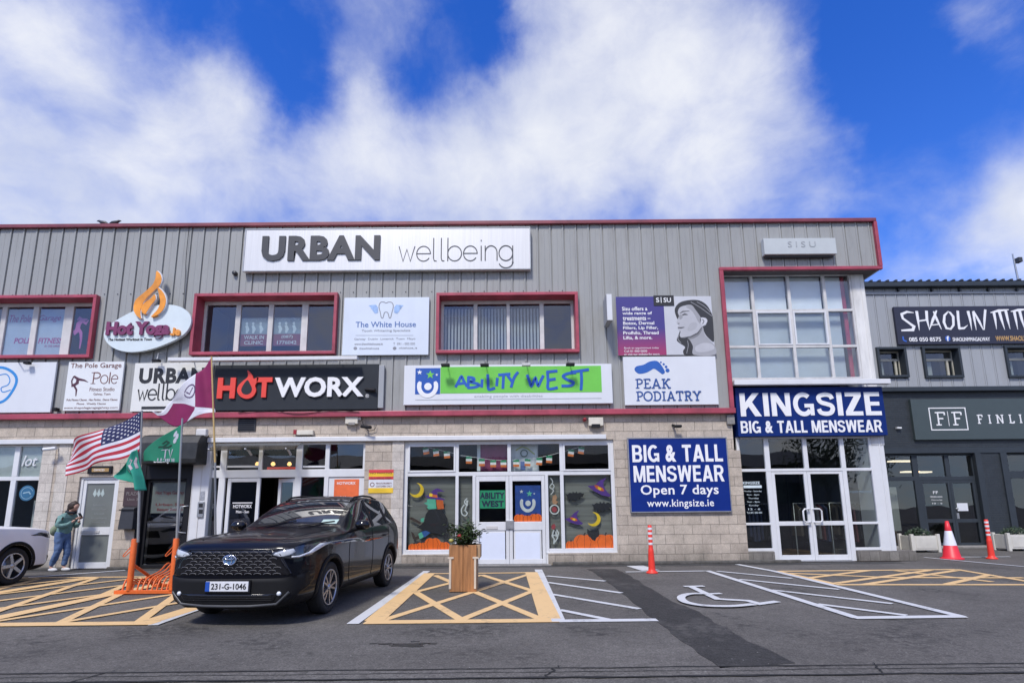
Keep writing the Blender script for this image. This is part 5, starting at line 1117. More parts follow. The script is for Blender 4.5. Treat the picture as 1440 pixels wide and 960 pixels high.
x, z = W(285, 608, -.12); t = thing('flood_light', 'pale grey floodlight hanging beside the black canopy', 'lamp', (x, YW, z)); mb = MB(); mb.box(x-.14, -.2, z-.10, x+.13, -.06, z+.09); mb.build('lamp_head', M_PVCOLD, t, bevel=.03); mb = MB(); mb.tube([(x, YW, z+.02), (x, -.07, z)], .03, 8); mb.build('bracket', M_STEEL, t)
x, z = W(951, 598.5, -.12); t = thing('wall_light', 'small black wall light above the navy wall board', 'lamp', (x, YW, z)); mb = MB(); mb.box(x-.06, -.2, z-.05, x+.13, -.08, z+.02); mb.build('lamp_head', M_BLACK, t, bevel=.02); mb = MB(); mb.tube([(x-.04, YW, z+.05), (x-.02, -.1, z)], .03, 8); mb.build('bracket', M_BLACK, t)
x, z = W(330, 384, -.05); mb = MB(); mb.lathe([(.001, -.1), (.05, -.1), (.062, -.08), (.062, 0)], (x, -.0, z), 18, 'y'); tag(mb.build('vent_cowl', M_DKGREY, None, loc=(0, 0, 0)), 'round black vent cap on the cladding left of the long spa sign', 'vent')
x, z = W(78.5, 575, -.1); mb = MB(); mb.box(x-.06, -.16, z-.05, x+.05, -.03, z+.035); tag(mb.build('junction_box', M_BLACK, None, loc=(x, 0, z), bevel=.01), 'small black box on the cladding beside the pole studio sign', 'box')
x, z = W(40, 509.5, -.2); mb = MB(); mb.box(x-.09, -.26, z-.05, x+.05, -.15, z+.02); t = tag(mb.build('sign_lamp', M_BLACK, None, loc=(x, 0, z), bevel=.01), 'black lamp on a bent arm above the ring emblem sign', 'lamp'); mb = MB(); mb.tube([(x-.42, -.03, z+.06), (x-.25, -.25, z+.02), (x, -.2, z)], .014, 6); mb.build('arm', M_BLACK, t)
x, z = W(222, 507, -.2); mb = MB(); mb.box(x-.1, -.3, z-.04, x+.08, -.18, z+.02); t = tag(mb.build('sign_lamp', M_BLACK, None, loc=(x, 0, z), bevel=.01), 'black lamp on a bent arm above the small off-white spa sign', 'lamp'); mb = MB(); mb.tube([(x+.05, -.03, z+.25), (x-.02, -.18, z+.2), (x, -.24, z)], .014, 6); mb.build('arm', M_STEEL, t)
# long light troughs
def trough(label, px, yf):
    q = R(*px, yf); mb = MB(); mb.box(q[0], yf, q[1], q[2], yf+.14, q[3]); t = tag(mb.build('light_trough', M_PVC, None, loc=((q[0]+q[2])/2, 0, q[1]), bevel=.012), label, 'light')
    n = 5
    for i in range(n):
        x = q[0]+(q[2]-q[0])*(i+.5)/n; mb = MB(); mb.tube([(x, yf+.1, q[3]-.01), (x, yf+.35, q[3]-.03)], .014, 6); mb.build('bracket', M_STEEL, t)
    return t
trough('long white light trough above the charcoal name board', (236, 501.3, 502, 506.3), -.42)
trough('long white light trough above the navy fascia sign', (1033, 533, 1253, 540), YB-.42)
# cables
def cable(label, pts, y, r=.008, m=None):
    mb = MB(); P = [(*((lambda a: (a[0], y, a[1]))(W(*p, y))),) for p in pts]; mb.tube(spline(P, 5), r, 6); tag(mb.build('cable', m or M_BLACK, None), label, 'cable')
cable('loose black cable running down the cladding right of the oval flame sign', [(266, 318), (262, 360), (260, 400), (257, 440), (253, 480), (251, 503)], -.045)
cable('thin cable drooping along the red trim under the charcoal name board', [(335, 580), (380, 577), (420, 582), (462, 577), (505, 579)], -.12)
cable('black cable looping beside the camera near the gym entrance', [(508, 586), (511, 597), (518, 605), (527, 603), (529, 597)], -.0)
x, z = W(505.5, 585.5, 0); mb = MB(); mb.box(x-.045, -.02, z-.09, x+.045, YW, z+.09); tag(mb.build('junction_box', M_PVCOLD, None, loc=(x, YW, z), bevel=.008), 'pale junction box beside the cream alarm box above the gym', 'box')
x, z = W(1028, 589, 0); mb = MB(); mb.box(x-.11, -.02, z-.14, x+.09, YW, z+.11); tag(mb.build('junction_box', M_CONC, None, loc=(x, YW, z), bevel=.008), 'grey junction box at the corner of the navy fascia sign', 'box')
# gym entrance canopy of clear sheet on three white brackets
q = R(297, 622, 418, 634, -.3); t = thing('door_canopy', 'shallow translucent door canopy on three white brackets over the gym entrance', 'canopy', ((q[0]+q[2])/2, YW, q[1]))
mb = MB(); mb.add([(q[0], -.48, q[1]-.0), (q[2], -.48, q[1]), (q[2], YW-.09, q[3]+.02), (q[0], YW-.09, q[3]+.02), (q[0], -.48, q[1]+.012), (q[2], -.48, q[1]+.012), (q[2], YW-.09, q[3]+.032), (q[0], YW-.09, q[3]+.032)], [(0,3,2,1),(4,5,6,7),(0,1,5,4),(1,2,6,5),(2,3,7,6),(3,0,4,7)])
mb.build('canopy_sheet', glass('canopy_glass', (.62, .6, .52, 1), 1.3, rough=.15, base=.03), t)
for px in (300, 350, 406): x = W(px, 630, -.2)[0]; mb = MB(); mb.tube([(x-.03, YW-.05, q[1]-.06), (x, -.2, q[1]+.02), (x+.05, -.5, q[1]+.04)], [.03, .028, .016], 8); mb.build('bracket', M_PVC, t)
# things in the gym shopfront
def sticker(name, label, cat, px, m, y=None, th=.004, text=None, tm=None):
    y = YS-.002 if y is None else y
    q = R(*px, y); mb = MB(); mb.box(q[0], y-th, q[1], q[2], y, q[3]); o = tag(mb.build(name, m, None, loc=((q[0]+q[2])/2, y, q[1])), label, cat)
    if text:
        mb = MB()
        for s2, p in text: tline(mb, s2, p, y-th, bold=.015, depth=.003)
        mb.build('lettering', tm or M_TEXTW, o)
    return o
M_POSTO = mat('orange_poster', (.72, .14, .04), .5, var=.18, scale=3)
sticker('gym_poster', 'orange gym poster on the white panel behind the black car', 'poster', (469.5, 673.5, 504.5, 712), M_POSTO, YS-.012, text=[('HOTWORX', (474, 677, 500, 681)), ('24 hour', (478, 697, 496, 701))])
o = sticker('lit_sign', 'red lit sign hanging inside the gym top window', 'sign', (376, 656.5, 416, 664.5), emis('led_red', (.7, .08, .05, 1), .5), YS+.12, th=.03, text=[('OPEN 24 HOURS', (379, 658.5, 413, 662.5))], tm=mat('led_dark', (.25, .02, .01), .5))
for i, px in enumerate((362, 384, 407)):
    x, z = W(px, 652.5, YS+.6); mb = MB(); mb.lathe([(.001, -.05), (.045, -.03), (.06, .01), (.03, .06), (.001, .07)], (x, YS+.6, z), 12); t = tag(mb.build('pendant_lamp', emis('warm_bulb', (1, .55, .2, 1), 2.2), None, loc=(x, YS+.6, z)), ['amber pendant lamp inside the gym nearest the black entrance', 'amber pendant lamp above the red lit sign', 'amber pendant lamp at the end of the red lit sign'][i], 'lamp', 'pendant lamps inside the gym'); mb = MB(); mb.tube([(x, YS+.6, z+.06), (x, YS+.6, 3.7)], .006, 6); mb.build('flex', M_BLACK, t)
sticker('door_lettering', 'white gym lettering on the dark gym door glass', 'lettering', (327, 706, 355, 707.2), M_TEXTW, YS-.001, text=[('HOTWORX', (328, 709, 354, 714)), ('Mon - Sun', (332, 717, 350, 721))])
sticker('notice_sheet', 'grey notice with red lettering behind the black entrance glass', 'notice', (214, 676, 262, 721), mat('notice_grey', (.36, .36, .35), .7), YS-.005, text=[('Hot Yoga Galway', (219, 690, 259, 696)), ('Urban Spa', (219, 707, 259, 712)), ('Beauty Rooms', (221, 714, 257, 719))], tm=mat('dull_red_ink', (.32, .03, .03), .5))
# leftmost shop stickers, pale door emblem
c = W(38, 693, YS-.002); mb = MB(); mb.plate(arc(c[0], c[1], .2, .2, 0, 345, 24), YS-.006, YS-.001); o = tag(mb.build('round_sticker', mat('sticker_blue', (.03, .13, .24), .5), None, loc=(c[0], YS, c[1])), 'round blue sticker on the leftmost shop window', 'sticker')
mb = MB(); mb.stroke(arc(c[0], c[1], .15, .15, 20, 330, 18), .012, YS-.008, YS-.005); mb.stroke([(c[0]-.1, c[1]), (c[0]+.05, c[1]+.03), (c[0]+.1, c[1]-.03)], .03, YS-.008, YS-.005); mb.build('emblem', mat('sticker_pale', (.28, .42, .5), .5), o)
mb = MB(); tline(mb, 'lot', (31, 640, 53, 655), YS-.001, shear=.3, bold=.01); tag(mb.build('window_lettering', mat('faint_white', (.62, .64, .66), .5), None), 'faint white script lettering on the upper left shop window', 'lettering')
c = W(139, 693, YS-.002); mb = MB()
for dx in (-.1, 0, .1): mb.plate([(c[0]+dx-.05, c[1]-.02), (c[0]+dx, c[1]-.1), (c[0]+dx+.05, c[1]-.02), (c[0]+dx, c[1]+.12)], YS-.004, YS-.001)
tag(mb.build('door_emblem', mat('emblem_pale', (.42, .50, .48), .5), None), 'pale three pointed emblem on the frosted door glass', 'sticker')
mb = MB(); 
for i, (a, b) in enumerate([(131, 147), (129, 150), (133, 146), (128, 150), (130, 148)]): tline(mb, ['Solicitors', 'Second Floor', 'Dental', 'Accountants', 'Please ring'][i], (a, 708+i*6.2, b, 710.5+i*6.2), YS-.001, depth=.002)
tag(mb.build('door_lettering', mat('faint_grey', (.26, .28, .275), .5), None), 'faint rows of lettering on the frosted door glass', 'lettering')
# menswear window lettering
mb = MB(); c = crop(1020, 600, .2083, YB-.001)
tq = lambda s2, X0, Y0, X1, Y1, **k: tline(mb, s2, (1020+.2083*X0, 600+.2083*Y0, 1020+.2083*X1, 600+.2083*Y1), YB-.001, **k)
tq('KINGSIZE', 118, 368, 232, 386, bold=.02); g = R(1020+.2083*122, 600+.2083*394, 1020+.2083*245, 600+.2083*412, YB); mb.box(g[0], YB-.004, g[1], g[2], YB-.001, g[3])
for i, (s2, a, b) in enumerate([('Monday - Saturday', 125, 245), ('9am - 6pm', 145, 228), ('Thursday', 155, 225), ('9am - 8pm', 148, 232), ('Sunday', 160, 225), ('12 - 6', 155, 235), ('Tel 091 000 000', 145, 248)]): tq(s2, a, 428+i*24, b, 440+i*24, depth=.002)
tag(mb.build('opening_hours', mat('hours_white', (.62, .72, .75), .5), None), 'white opening hours lettering on the left pane of the menswear shop', 'lettering')
mb = MB(); tq('KINGSIZE MENSWEAR', 832, 430, 985, 444, depth=.002); tag(mb.build('window_lettering', mat('faint_blue', (.25, .32, .36), .5), None), 'faint lettering across the right pane of the menswear shop', 'lettering')
# ================================================================ building on the right, set back
YR = 4.45
R0 = 9.5; R1 = 34.0
q1 = lambda px, py, y=YR: W(px, py, y)
ZR_top = q1(1330, 394)[1]; ZR_g0, ZR_g1 = q1(1330, 405.5)[1], q1(1330, 399)[1]; ZR_f1, ZR_f0 = q1(1330, 544.5)[1], q1(1330, 551)[1]
BR = thing('retail_building', 'dark grey painted brick retail building with pale ribbed cladding set back on the right', 'building', (12, YR, 0))
WR = [R(1233, 488.5, 1274.5, 531, YR), R(1297, 487.5, 1350.5, 531.5, YR), R(1413, 486.5, 1466, 531, YR), R(1530, 486, 1583, 531, YR)]
mb = MB(); ztw, zbw = WR[1][3], WR[1][1]; ph = q1(1287, 500)[0]; pt = q1(1322, 545)[0]-q1(1306, 545)[0]
kw = dict(pitch=.40, ph=ph, h=.035)
clad(mb, R0, R1, ztw, ZR_g0, YR, **kw); clad(mb, R0, R1, ZR_f1, zbw, YR, **kw); xs_ = R0
for q in WR: clad(mb, xs_, q[0], zbw, ztw, YR, **kw); xs_ = q[2]
clad(mb, xs_, R1, zbw, ztw, YR, **kw)
mb.build('metal_cladding', M_CLADR, BR)
mb = MB(); mb.box(R0, YR-.02, q1(1330, 413.5)[1], R1, YR-.045, q1(1330, 411)[1]); mb.build('cladding_lap', M_CLADR, BR)
mb = MB(); mb.box(R0, YR-.22, ZR_g0, R1, YR+.2, ZR_g1, 0); mb.box(R0, YR-.16, ZR_f0, R1, YR+.1, ZR_f1, 0); mb.build('gutter', M_ANTH, BR, bevel=.02)
mb = MB(); mb.add([(R0, YR-.2, ZR_g1+.02), (R1, YR-.2, ZR_g1+.02), (R1, YR+4.5, ZR_top+1.3), (R0, YR+4.5, ZR_top+1.3), (R0, YR+14, ZR_g1), (R1, YR+14, ZR_g1)], [(0,1,2,3),(3,2,5,4)]); n_ = int((R1-R0)/.3)
for i in range(n_): x = R0+i*.3; mb.box(x, YR-.21, ZR_g1+.02, x+.07, YR-.02, ZR_g1+.085)
mb.build('roof', M_DKGREY, BR)
for i in range(20): pass
mb = MB()
for px in (1262, 1309, 1348, 1388, 1428): x, z = q1(px, 408.5); mb.box(x-.03, YR-.09, z-.05, x+.03, YR, z+.06)
mb.build('gutter_bracket', M_DKGREY, BR)
for q in WR:
    t = .085; mb = MB()
    mb.box(q[0], YR-.09, q[3]-t, q[2], YR+.3, q[3]); mb.box(q[0], YR-.09, q[1], q[2], YR+.3, q[1]+t); mb.box(q[0], YR-.09, q[1]+t, q[0]+t, YR+.3, q[3]-t); mb.box(q[2]-t, YR-.09, q[1]+t, q[2], YR+.3, q[3]-t)
    wo = mb.build('window', M_ANTH, BR, bevel=.008)
    mb = MB(); yy = YR+.24; a, b, c, d = q[0]+t, q[1]+t, q[2]-t, q[3]-t; xm_ = a+(c-a)*.80; zm_ = b+(d-b)*.62
    for k in ((a, b, a+.05, d), (c-.03, b, c, d), (a+.05, b, c-.03, b+.06), (a+.05, d-.05, c-.03, d), (xm_, b+.06, xm_+.07, zm_), (a+.05, zm_, c-.03, zm_+.08)): mb.box(k[0], yy-.03, k[1], k[2], yy+.03, k[3])
    mb.build('frame', mat('yellowed_pvc', (.48, .46, .38), .5, dirt=.2), wo)
    mb = MB(); mb.box(a+.05, yy, b+.06, c-.03, yy+.01, d-.05); mb.build('pane', M_GLASSLO, wo)
    mb = MB(); mb.box(a-.3, yy+.9, b-.3, c+.3, yy+.95, d+.3); mb.build('interior', M_INT, wo); mb = MB(); mb.box(a+.05, yy+.1, b+.06, a+(c-a)*.42, yy+.12, zm_); mb.build('net_curtain', M_SLAT, wo)
# brick ground floor
qx = lambda px, py: W(px, py, YR)[0]; qz = lambda py, px=1330: W(px, py, YR)[1]
OP0, OP1, ZO = qx(1240, 700), qx(1379, 700), qz(637); P1x = qx(1424, 700)
mb = MB(); mb.box(R0, YR, ZO, R1, YR+.4, ZR_f0+.05); mb.box(OP1, YR, 0, P1x, YR+.4, ZO); mb.box(R0, YR, 0, OP0, YR+.4, ZO); mb.box(P1x+4.2, YR, 0, R1, YR+.4, ZO)
mb.build('brick_wall', M_DARKBLOCK, BR)
mb = MB(); mb.box(R0, YR-.03, ZO-.0, R1, YR-.001, qz(630)); mb.box(OP1-.0, YR-.05, 0, OP1+.2, YR-.001, ZO-.001); mb.box(P1x-.22, YR-.05, 0, P1x, YR-.001, ZO-.001); mb.build('wall_trim', M_ANTH, BR, bevel=.008)
YD = YR+.14
dx = lambda px, py: W(px, py, YD)[0]; dz_ = lambda py, px=1330: W(px, py, YD)[1]
zt1, zt0 = dz_(669.5), dz_(675); zr1, zr0 = dz_(729.5), dz_(734.5); zbt = .1
V = [OP0, dx(1288, 700), dx(1296, 700), dx(1334.5, 700), dx(1341, 700), dx(1373, 700), OP1]
def sfr(bars, panes):
    mb = MB()
    for b in bars: mb.box(b[0], YD-.04-.0009*(len(mb.f)//6 % 17), b[1], b[2], YD+.04, b[3])
    o = mb.build('shopfront', M_ANTH, BR, bevel=.008)
    for p in panes: k = MB(); k.box(p[0], YD, p[1], p[2], YD+.012, p[3]); k.build('pane', M_GLASSLO, o)
    return o
SR = sfr([(V[0], zt0, V[6], zt1), (V[1], 0, V[2], ZO), (V[3], zt1, V[4], ZO), (V[5], 0, V[6], ZO), (V[0], ZO-.07, V[6], ZO)],
    [(V[0], zt1, V[1], ZO-.07), (V[2], zt1, V[3], ZO-.07), (V[4], zt1, V[5], ZO-.07), (V[0], .1, V[1], zt0)])
for a, b in ((V[2], (V[3]+V[4])/2), ((V[3]+V[4])/2, V[5])):
    mb = MB(); st = .085; 
    for k in ((a+.003, .02, a+st, zt0), (b-st, .02, b-.003, zt0), (a+st, zt0-.1, b-st, zt0), (a+st, .02, b-st, .16), (a+st, zr0, b-st, zr1)): mb.box(k[0], YD-.035, k[1], k[2], YD+.035, k[3])
    do = mb.build('door', M_ANTH, BR, bevel=.008)
    for c, d in ((.16, zr0), (zr1, zt0-.1)): k = MB(); k.box(a+st, YD, c, b-st, YD+.012, d); k.build('pane', M_GLASSLO, do)
mb = MB(); xk = V[4]+.02; mb.lathe([(.001, -.08), (.04, -.07), (.04, -.04), (.015, -.03)], (xk, YD-.0, dz_(715)), 12, 'y'); mb.build('handle', M_STEEL, do)
mb = MB(); mb.box(xk-.03, YD-.05, dz_(729), xk+.05, YD-.036, dz_(721)); mb.build('lock_plate', M_STEEL, do)
V2 = [P1x, P1x+4.2]
SR2 = sfr([(V2[0], ZO-.07, V2[1], ZO), (V2[0], .3, V2[1], .4), (V2[0], dz_(662, 1430), V2[1], dz_(672, 1430)), (V2[0], .4, V2[0]+.08, ZO-.07), (V2[0]+1.4, .4, V2[0]+1.5, ZO-.07)], [(V2[0]+.08, .4, V2[1], dz_(672, 1430)), (V2[0]+.08, dz_(662, 1430), V2[1], ZO-.07)])
mb = MB(); mb.box(P1x, YR+.02, 0, P1x+4.2, YR+.4, .3); mb.build('stall_riser', M_DARKBLOCK, BR)
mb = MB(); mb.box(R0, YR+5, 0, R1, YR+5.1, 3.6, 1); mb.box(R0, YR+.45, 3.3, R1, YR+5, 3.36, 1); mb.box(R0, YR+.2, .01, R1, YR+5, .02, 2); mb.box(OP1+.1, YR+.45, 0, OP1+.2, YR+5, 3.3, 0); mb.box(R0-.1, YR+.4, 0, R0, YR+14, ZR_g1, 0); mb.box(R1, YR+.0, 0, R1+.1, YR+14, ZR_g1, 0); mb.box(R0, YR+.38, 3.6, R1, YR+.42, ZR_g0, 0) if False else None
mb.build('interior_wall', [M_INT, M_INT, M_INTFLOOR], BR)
mb = MB(); mb.box(OP0, YR-.35, 0, OP1, YR+.2, .075); mb.box(P1x-.2, YR-.5, 0, R1, YR, .06); mb.build('door_step', M_CONC, BR, bevel=.015)
# inside: pale display panel and a tan sofa
x_, y_ = dx(1265, 720), YD+.9
mb = MB(); mb.box(dx(1256, 700), YD+.5, .55, dx(1277, 700), YD+.56, dz_(683)); tag(mb.build('display_panel', mat('panel_grey', (.36, .36, .34), .7), None, loc=(x_, YD+.5, .55)), 'pale grey display panel standing behind the dark shop window', 'panel')
t = thing('sofa', 'tan sofa arm and seat behind the dark shop window', 'sofa', (x_, y_, 0)); M_TAN = mat('tan_fabric', (.36, .20, .08), .8, var=.1)
mb = MB(); mb.box(x_-.5, y_, .1, x_+.5, y_+.8, .42); mb.build('seat', M_TAN, t, bevel=.05); mb = MB(); mb.box(x_-.5, y_+.6, .42, x_+.5, y_+.82, .95); mb.build('backrest', M_TAN, t, bevel=.06); mb = MB(); mb.box(x_+.3, y_, .42, x_+.5, y_+.6, .66); mb.build('arm', M_TAN, t, bevel=.05)
g = R(1346, 707, 1361, 718, YD-.005); mb = MB(); mb.box(g[0], YD-.009, g[1], g[2], YD-.004, g[3]); tag(mb.build('door_notice', M_WHITE, None, loc=(g[0], YD, g[1])), 'white notice on the right leaf of the dark shop door', 'notice')
mb = MB()
for i, (a, b, y0_, y1_) in enumerate([(1312, 1319, 690, 694), (1308, 1325, 697, 699.2), (1310, 1325, 701.5, 703.2), (1311, 1325, 706.5, 708.3)]): tline(mb, ['FF', 'OPENING HOURS', 'Mon to Sat', '10 - 5'][i], (a, y0_, b, y1_), YD-.002, depth=.003)
tag(mb.build('door_lettering', M_TEXTW, None), 'small white opening hours on the left leaf of the dark shop door', 'lettering')
for i, (px, py) in enumerate(((1270, 648), (1282, 663), (1300, 663.5))):
    x, z = W(px, py, YD+1.2); mb = MB(); mb.box(x-.42 if i == 0 else x-.25, YD+1.15, z-.02, x+.42 if i == 0 else x+.25, YD+1.45, z+.03); tag(mb.build('strip_light', emis('strip_glow', (1, .82, .62, 1), 1.4), None, loc=(x, YD+1.2, z)), ['long warm strip light inside the dark shop by the white corner pillar', 'warm strip light inside the dark shop left of the door mullion', 'warm strip light inside the dark shop right of the door mullion'][i], 'light', 'strip lights inside the dark shop')
# its signs
YG = YR-.12
q = R(1260, 431, 1600, 483, YG); q = (q[0], W(1350, 483.5, YG)[1], q[2], W(1350, 430.5, YG)[1])
o = panel('shop_sign', 'long dark navy martial arts sign with spiky white brush lettering', 'sign', q, YG, YR-.035, mat('navy_black_panel', (.022, .024, .045), .5, var=.06))
c = crop(1210, 370, .1979, YG); mb = MB()
BR_ = [([(378,352),(330,346),(292,362),(300,392),(345,425),(380,450),(372,474),(290,478)], [.02,.08,.09,.08,.08,.1,.1,.06]),
 ([(398,340),(408,400),(418,478)], [.1,.09,.01]), ([(468,338),(472,400),(490,474)], [.1,.09,.01]), ([(404,412),(478,402)], [.05,.06]), ([(540,336),(515,400),(488,476)], [.05,.1,.01]), ([(518,342),(542,400),(575,470)], [.05,.09,.02]), ([(500,440),(560,434)], [.04,.04]),
 ([(622,344),(596,372),(592,420),(610,462),(640,468),(660,440),(658,380),(636,352),(618,342)], [.04,.08,.09,.08,.06,.08,.09,.07,.02]),
 ([(690,338),(694,400),(702,468)], [.09,.09,.08]), ([(698,464),(735,462),(762,440)], [.09,.07,.01]), ([(762,340),(778,400),(790,476)], [.1,.08,.01]),
 ([(800,342),(808,400),(822,476)], [.08,.08,.01]), ([(802,340),(840,410),(872,474)], [.05,.09,.03]), ([(886,330),(880,400),(878,474)], [.08,.08,.03]),
 ([(922,352),(980,338),(1052,330)], [.03,.1,.03]), ([(945,345),(956,400),(966,470)], [.1,.08,.01]), ([(984,342),(1000,400),(1024,474)], [.1,.09,.01]), ([(1030,338),(1044,400),(1062,470)], [.1,.08,.01]),
 ([(1066,344),(1120,334),(1190,326)], [.03,.1,.03]), ([(1090,340),(1102,400),(1116,472)], [.1,.08,.01]), ([(1128,338),(1144,400),(1166,472)], [.1,.09,.01]), ([(1172,334),(1188,400),(1206,470)], [.1,.08,.01])]
for a, ws in BR_: mb.stroke([c(*p) for p in a], ws, YG-.006, YG)
mb.build('lettering', M_TEXTW, o)
mb = MB(); tl2 = lambda s2, X0, Y0, X1, Y1, m=0: tline(mb, s2, (1210+.1979*X0, 370+.1979*Y0, 1210+.1979*X1, 370+.1979*Y1), YG, bold=.02, depth=.005, mi=m)
tl2('085 050 8575', 345, 526, 572, 556); tl2('SHAOLINMMAGALWAY', 655, 526, 920, 554); mb.build('lettering', M_TEXTW, o)
mb = MB(); tl2('WWW.SHAOLIN', 960, 516, 1190, 552); mb.build('lettering', mat('gold_letter', (.55, .33, .12), .5), o)
mb = MB(); a = c(620, 535); mb.plate(arc(a[0], a[1], .09, .1, 0, 345, 20), YG-.005, YG); mb.stroke(spline([c(302,520), c(306,545), c(328,556)], 4), .05, YG-.005, YG); mb.build('icon', mat('icon_blue', (.03, .12, .50), .4), o)
mb = MB(); tline(mb, 'f', (1210+.1979*612, 370+.1979*517, 1210+.1979*630, 370+.1979*554), YG-.006, bold=.03); mb.build('lettering', M_TEXTW, o)
YF = YR-.10
q = (W(1284, 590, YF)[0], W(1362, 617.5, YF)[1], W(1600, 590, YF)[0], W(1362, 560.5, YF)[1])
o = panel('fascia_sign', 'grey green fascia sign with a framed double letter emblem and white serif lettering', 'sign', q, YF, YR-.001, mat('fascia_greygreen', (.055, .075, .078), .45, var=.05))
g = R(1308, 573.5, 1359, 604, YF); mb = MB()
mb.stroke([(g[0], g[1]), (g[2], g[1]), (g[2], g[3]), (g[0], g[3]), (g[0], g[1])], .035, YF-.006, YF); hh = g[3]-g[1]; ww = g[2]-g[0]
serif(mb, 'F', (g[0]+ww*.14, g[1]+hh*.2, g[0]+ww*.43, g[1]+hh*.82), YF, .05, st=.09); serif(mb, 'F', (g[0]+ww*.60, g[1]+hh*.2, g[0]+ww*.89, g[1]+hh*.82), YF, .05, st=.09); mb.stroke([(g[0]+ww*.5, g[1]+hh*.17), (g[0]+ww*.5, g[1]+hh*.85)], .018, YF-.006, YF); mb.build('emblem', M_TEXTW, o)
mb = MB()
for ch, px in (('F', (1374, 583, 1382, 595.5)), ('I', (1389.5, 583, 1393.5, 595.3)), ('N', (1400.5, 582.8, 1411.5, 595)), ('L', (1418.5, 582.6, 1426, 594.8)), ('I', (1433, 582.4, 1437, 594.6)), ('N', (1444, 582, 1455, 594.4))): serif(mb, ch, R(*px, YF), YF, .042, st=.10)
mb.build('lettering', M_TEXTW, o)
x, z = W(1264, 601.5, YR-.06); mb = MB(); mb.box(x-.08, YR-.1, z-.03, x+.08, YR, z+.03); tag(mb.build('wall_light', M_PVC, None, loc=(x, YR, z), bevel=.01), 'tiny white light on the dark brick beside the navy fascia sign', 'light')
# mast on its roof
x, z = W(1432, 392, YR+3); zt_ = W(1428.5, 357, YR+3)[1]; t = thing('roof_mast', 'thin aerial mast on the roof of the dark brick building', 'aerial', (x, YR+3, z-.5)); mb = MB(); mb.tube([(x, YR+3, z-.6), (x-.06, YR+3, zt_)], [.05, .025], 8); mb.build('pole', M_STEEL, t); mb = MB(); a = W(1431, 366, YR+3); mb.box(a[0]-.05, YR+2.9, a[1]-.1, a[0]+.12, YR+3.1, a[1]+.1); mb.build('transmitter', M_DKGREY, t)
# small birds on the roof edge
for i, px in enumerate((144, 160)):
    x, z = W(px, 316.5, -.0); z = Z_ROOF+.05; t = thing('bird', ['dark bird crouched on the roof edge, the left one of two', 'dark bird crouched on the roof edge, the right one of two'][i], 'bird', (x, .02, z), 'birds on the roof edge')
    mb = MB(); s_ = 1 if i else -1
    prof = [(-.2, .03, .004), (-.13, .055, .022), (-.06, .075, .05), (.02, .085, .055), (.08, .11, .04), (.12, .135, .032), (.15, .135, .022), (.19, .125, .004)]
    mb.tube([(x+s_*a, .02, z+b) for a, b, r in prof], [r for a, b, r in prof], 10); mb.build('body', M_DKGREY, t)
    mb = MB(); mb.tube([(x+s_*.02, .02, z+.04), (x+s_*.02, .02, z-.005)], .008, 6); mb.build('leg', M_DKGREY, t)

# ================================================================ across the road (seen in the window reflections)
OB = thing('warehouse', 'long low warehouse with a shallow pitched roof across the road', 'building', (0, -34, 0))
mb = MB(); mb.box(-46, -46, 0, 30, -33, 5.2); mb.build('wall', mat('far_wall', (.16, .155, .15), .9, var=.2), OB)
mb = MB(); mb.add([(-47, -32.6, 5.2), (31, -32.6, 5.2), (31, -40, 7.1), (-47, -40, 7.1), (31, -46.4, 5.2), (-47, -46.4, 5.2)], [(1, 0, 3, 2), (2, 3, 5, 4), (0, 5, 3), (1, 2, 4)]); mb.build('roof', mat('far_roof', (.06, .062, .068), .7), OB)
mb = MB()
for i in range(11): mb.box(-42+i*6.5, -32.97, 2.0, -38.5+i*6.5, -32.94, 3.6)
mb.build('window', mat('far_window', (.02, .025, .03), .1), OB)
def tree(x, y, H, r, lab, seed, nleaf=2600):
    rn = random.Random(seed); t = thing('tree', lab, 'tree', (x, y, 0), 'trees across the road'); mb = MB(); tips = []
    mb.tube([(x, y, 0), (x+.1, y, H*.25), (x-.05, y, H*.5)], [.24, .19, .13], 8)
    for k in range(9):
        a = k*2.4; z0 = H*(.25+.03*k); p = Vector((x, y, z0)); d = Vector((math.cos(a)*.7, math.sin(a)*.7, .8)).normalized(); P = [p]; 
        for s_ in range(4): p = p+d*(H*.13); d = (d+Vector((rn.uniform(-.3,.3), rn.uniform(-.3,.3), .12))).normalized(); P.append(p); tips.append((p, .8))
        mb.tube(P, [.09, .065, .045, .03, .012], 6)
    mb.build('trunk', mat('bark', (.05, .042, .034), .95, bump=.5), t)
    mb = MB()
    for k in range(nleaf):
        p, _ = rn.choice(tips); q = p+Vector((rn.gauss(0, r*.22), rn.gauss(0, r*.22), rn.gauss(0, r*.2))); s_ = rn.uniform(.08, .17); n = Vector((rn.gauss(0,1), rn.gauss(0,1), rn.gauss(0,1)+.4)).normalized(); a = n.orthogonal().normalized()*s_; b = n.cross(a)*.6
        mb.quad(q-a, q-b, q+a, q+b, rn.randrange(2))
    mb.build('crown', [mat('leaf_dark', (.035, .055, .018), .7), mat('leaf_mid', (.07, .085, .025), .7)], t)
tree(24, -26, 9.5, 3.4, 'broad leafed tree across the road opposite the dark brick building', 3)
tree(31, -24, 8.0, 3.0, 'smaller leafed tree beside the larger one across the road', 8)
tree(13, -31, 7.0, 2.4, 'small leafed tree in front of the warehouse end', 11, 1600)
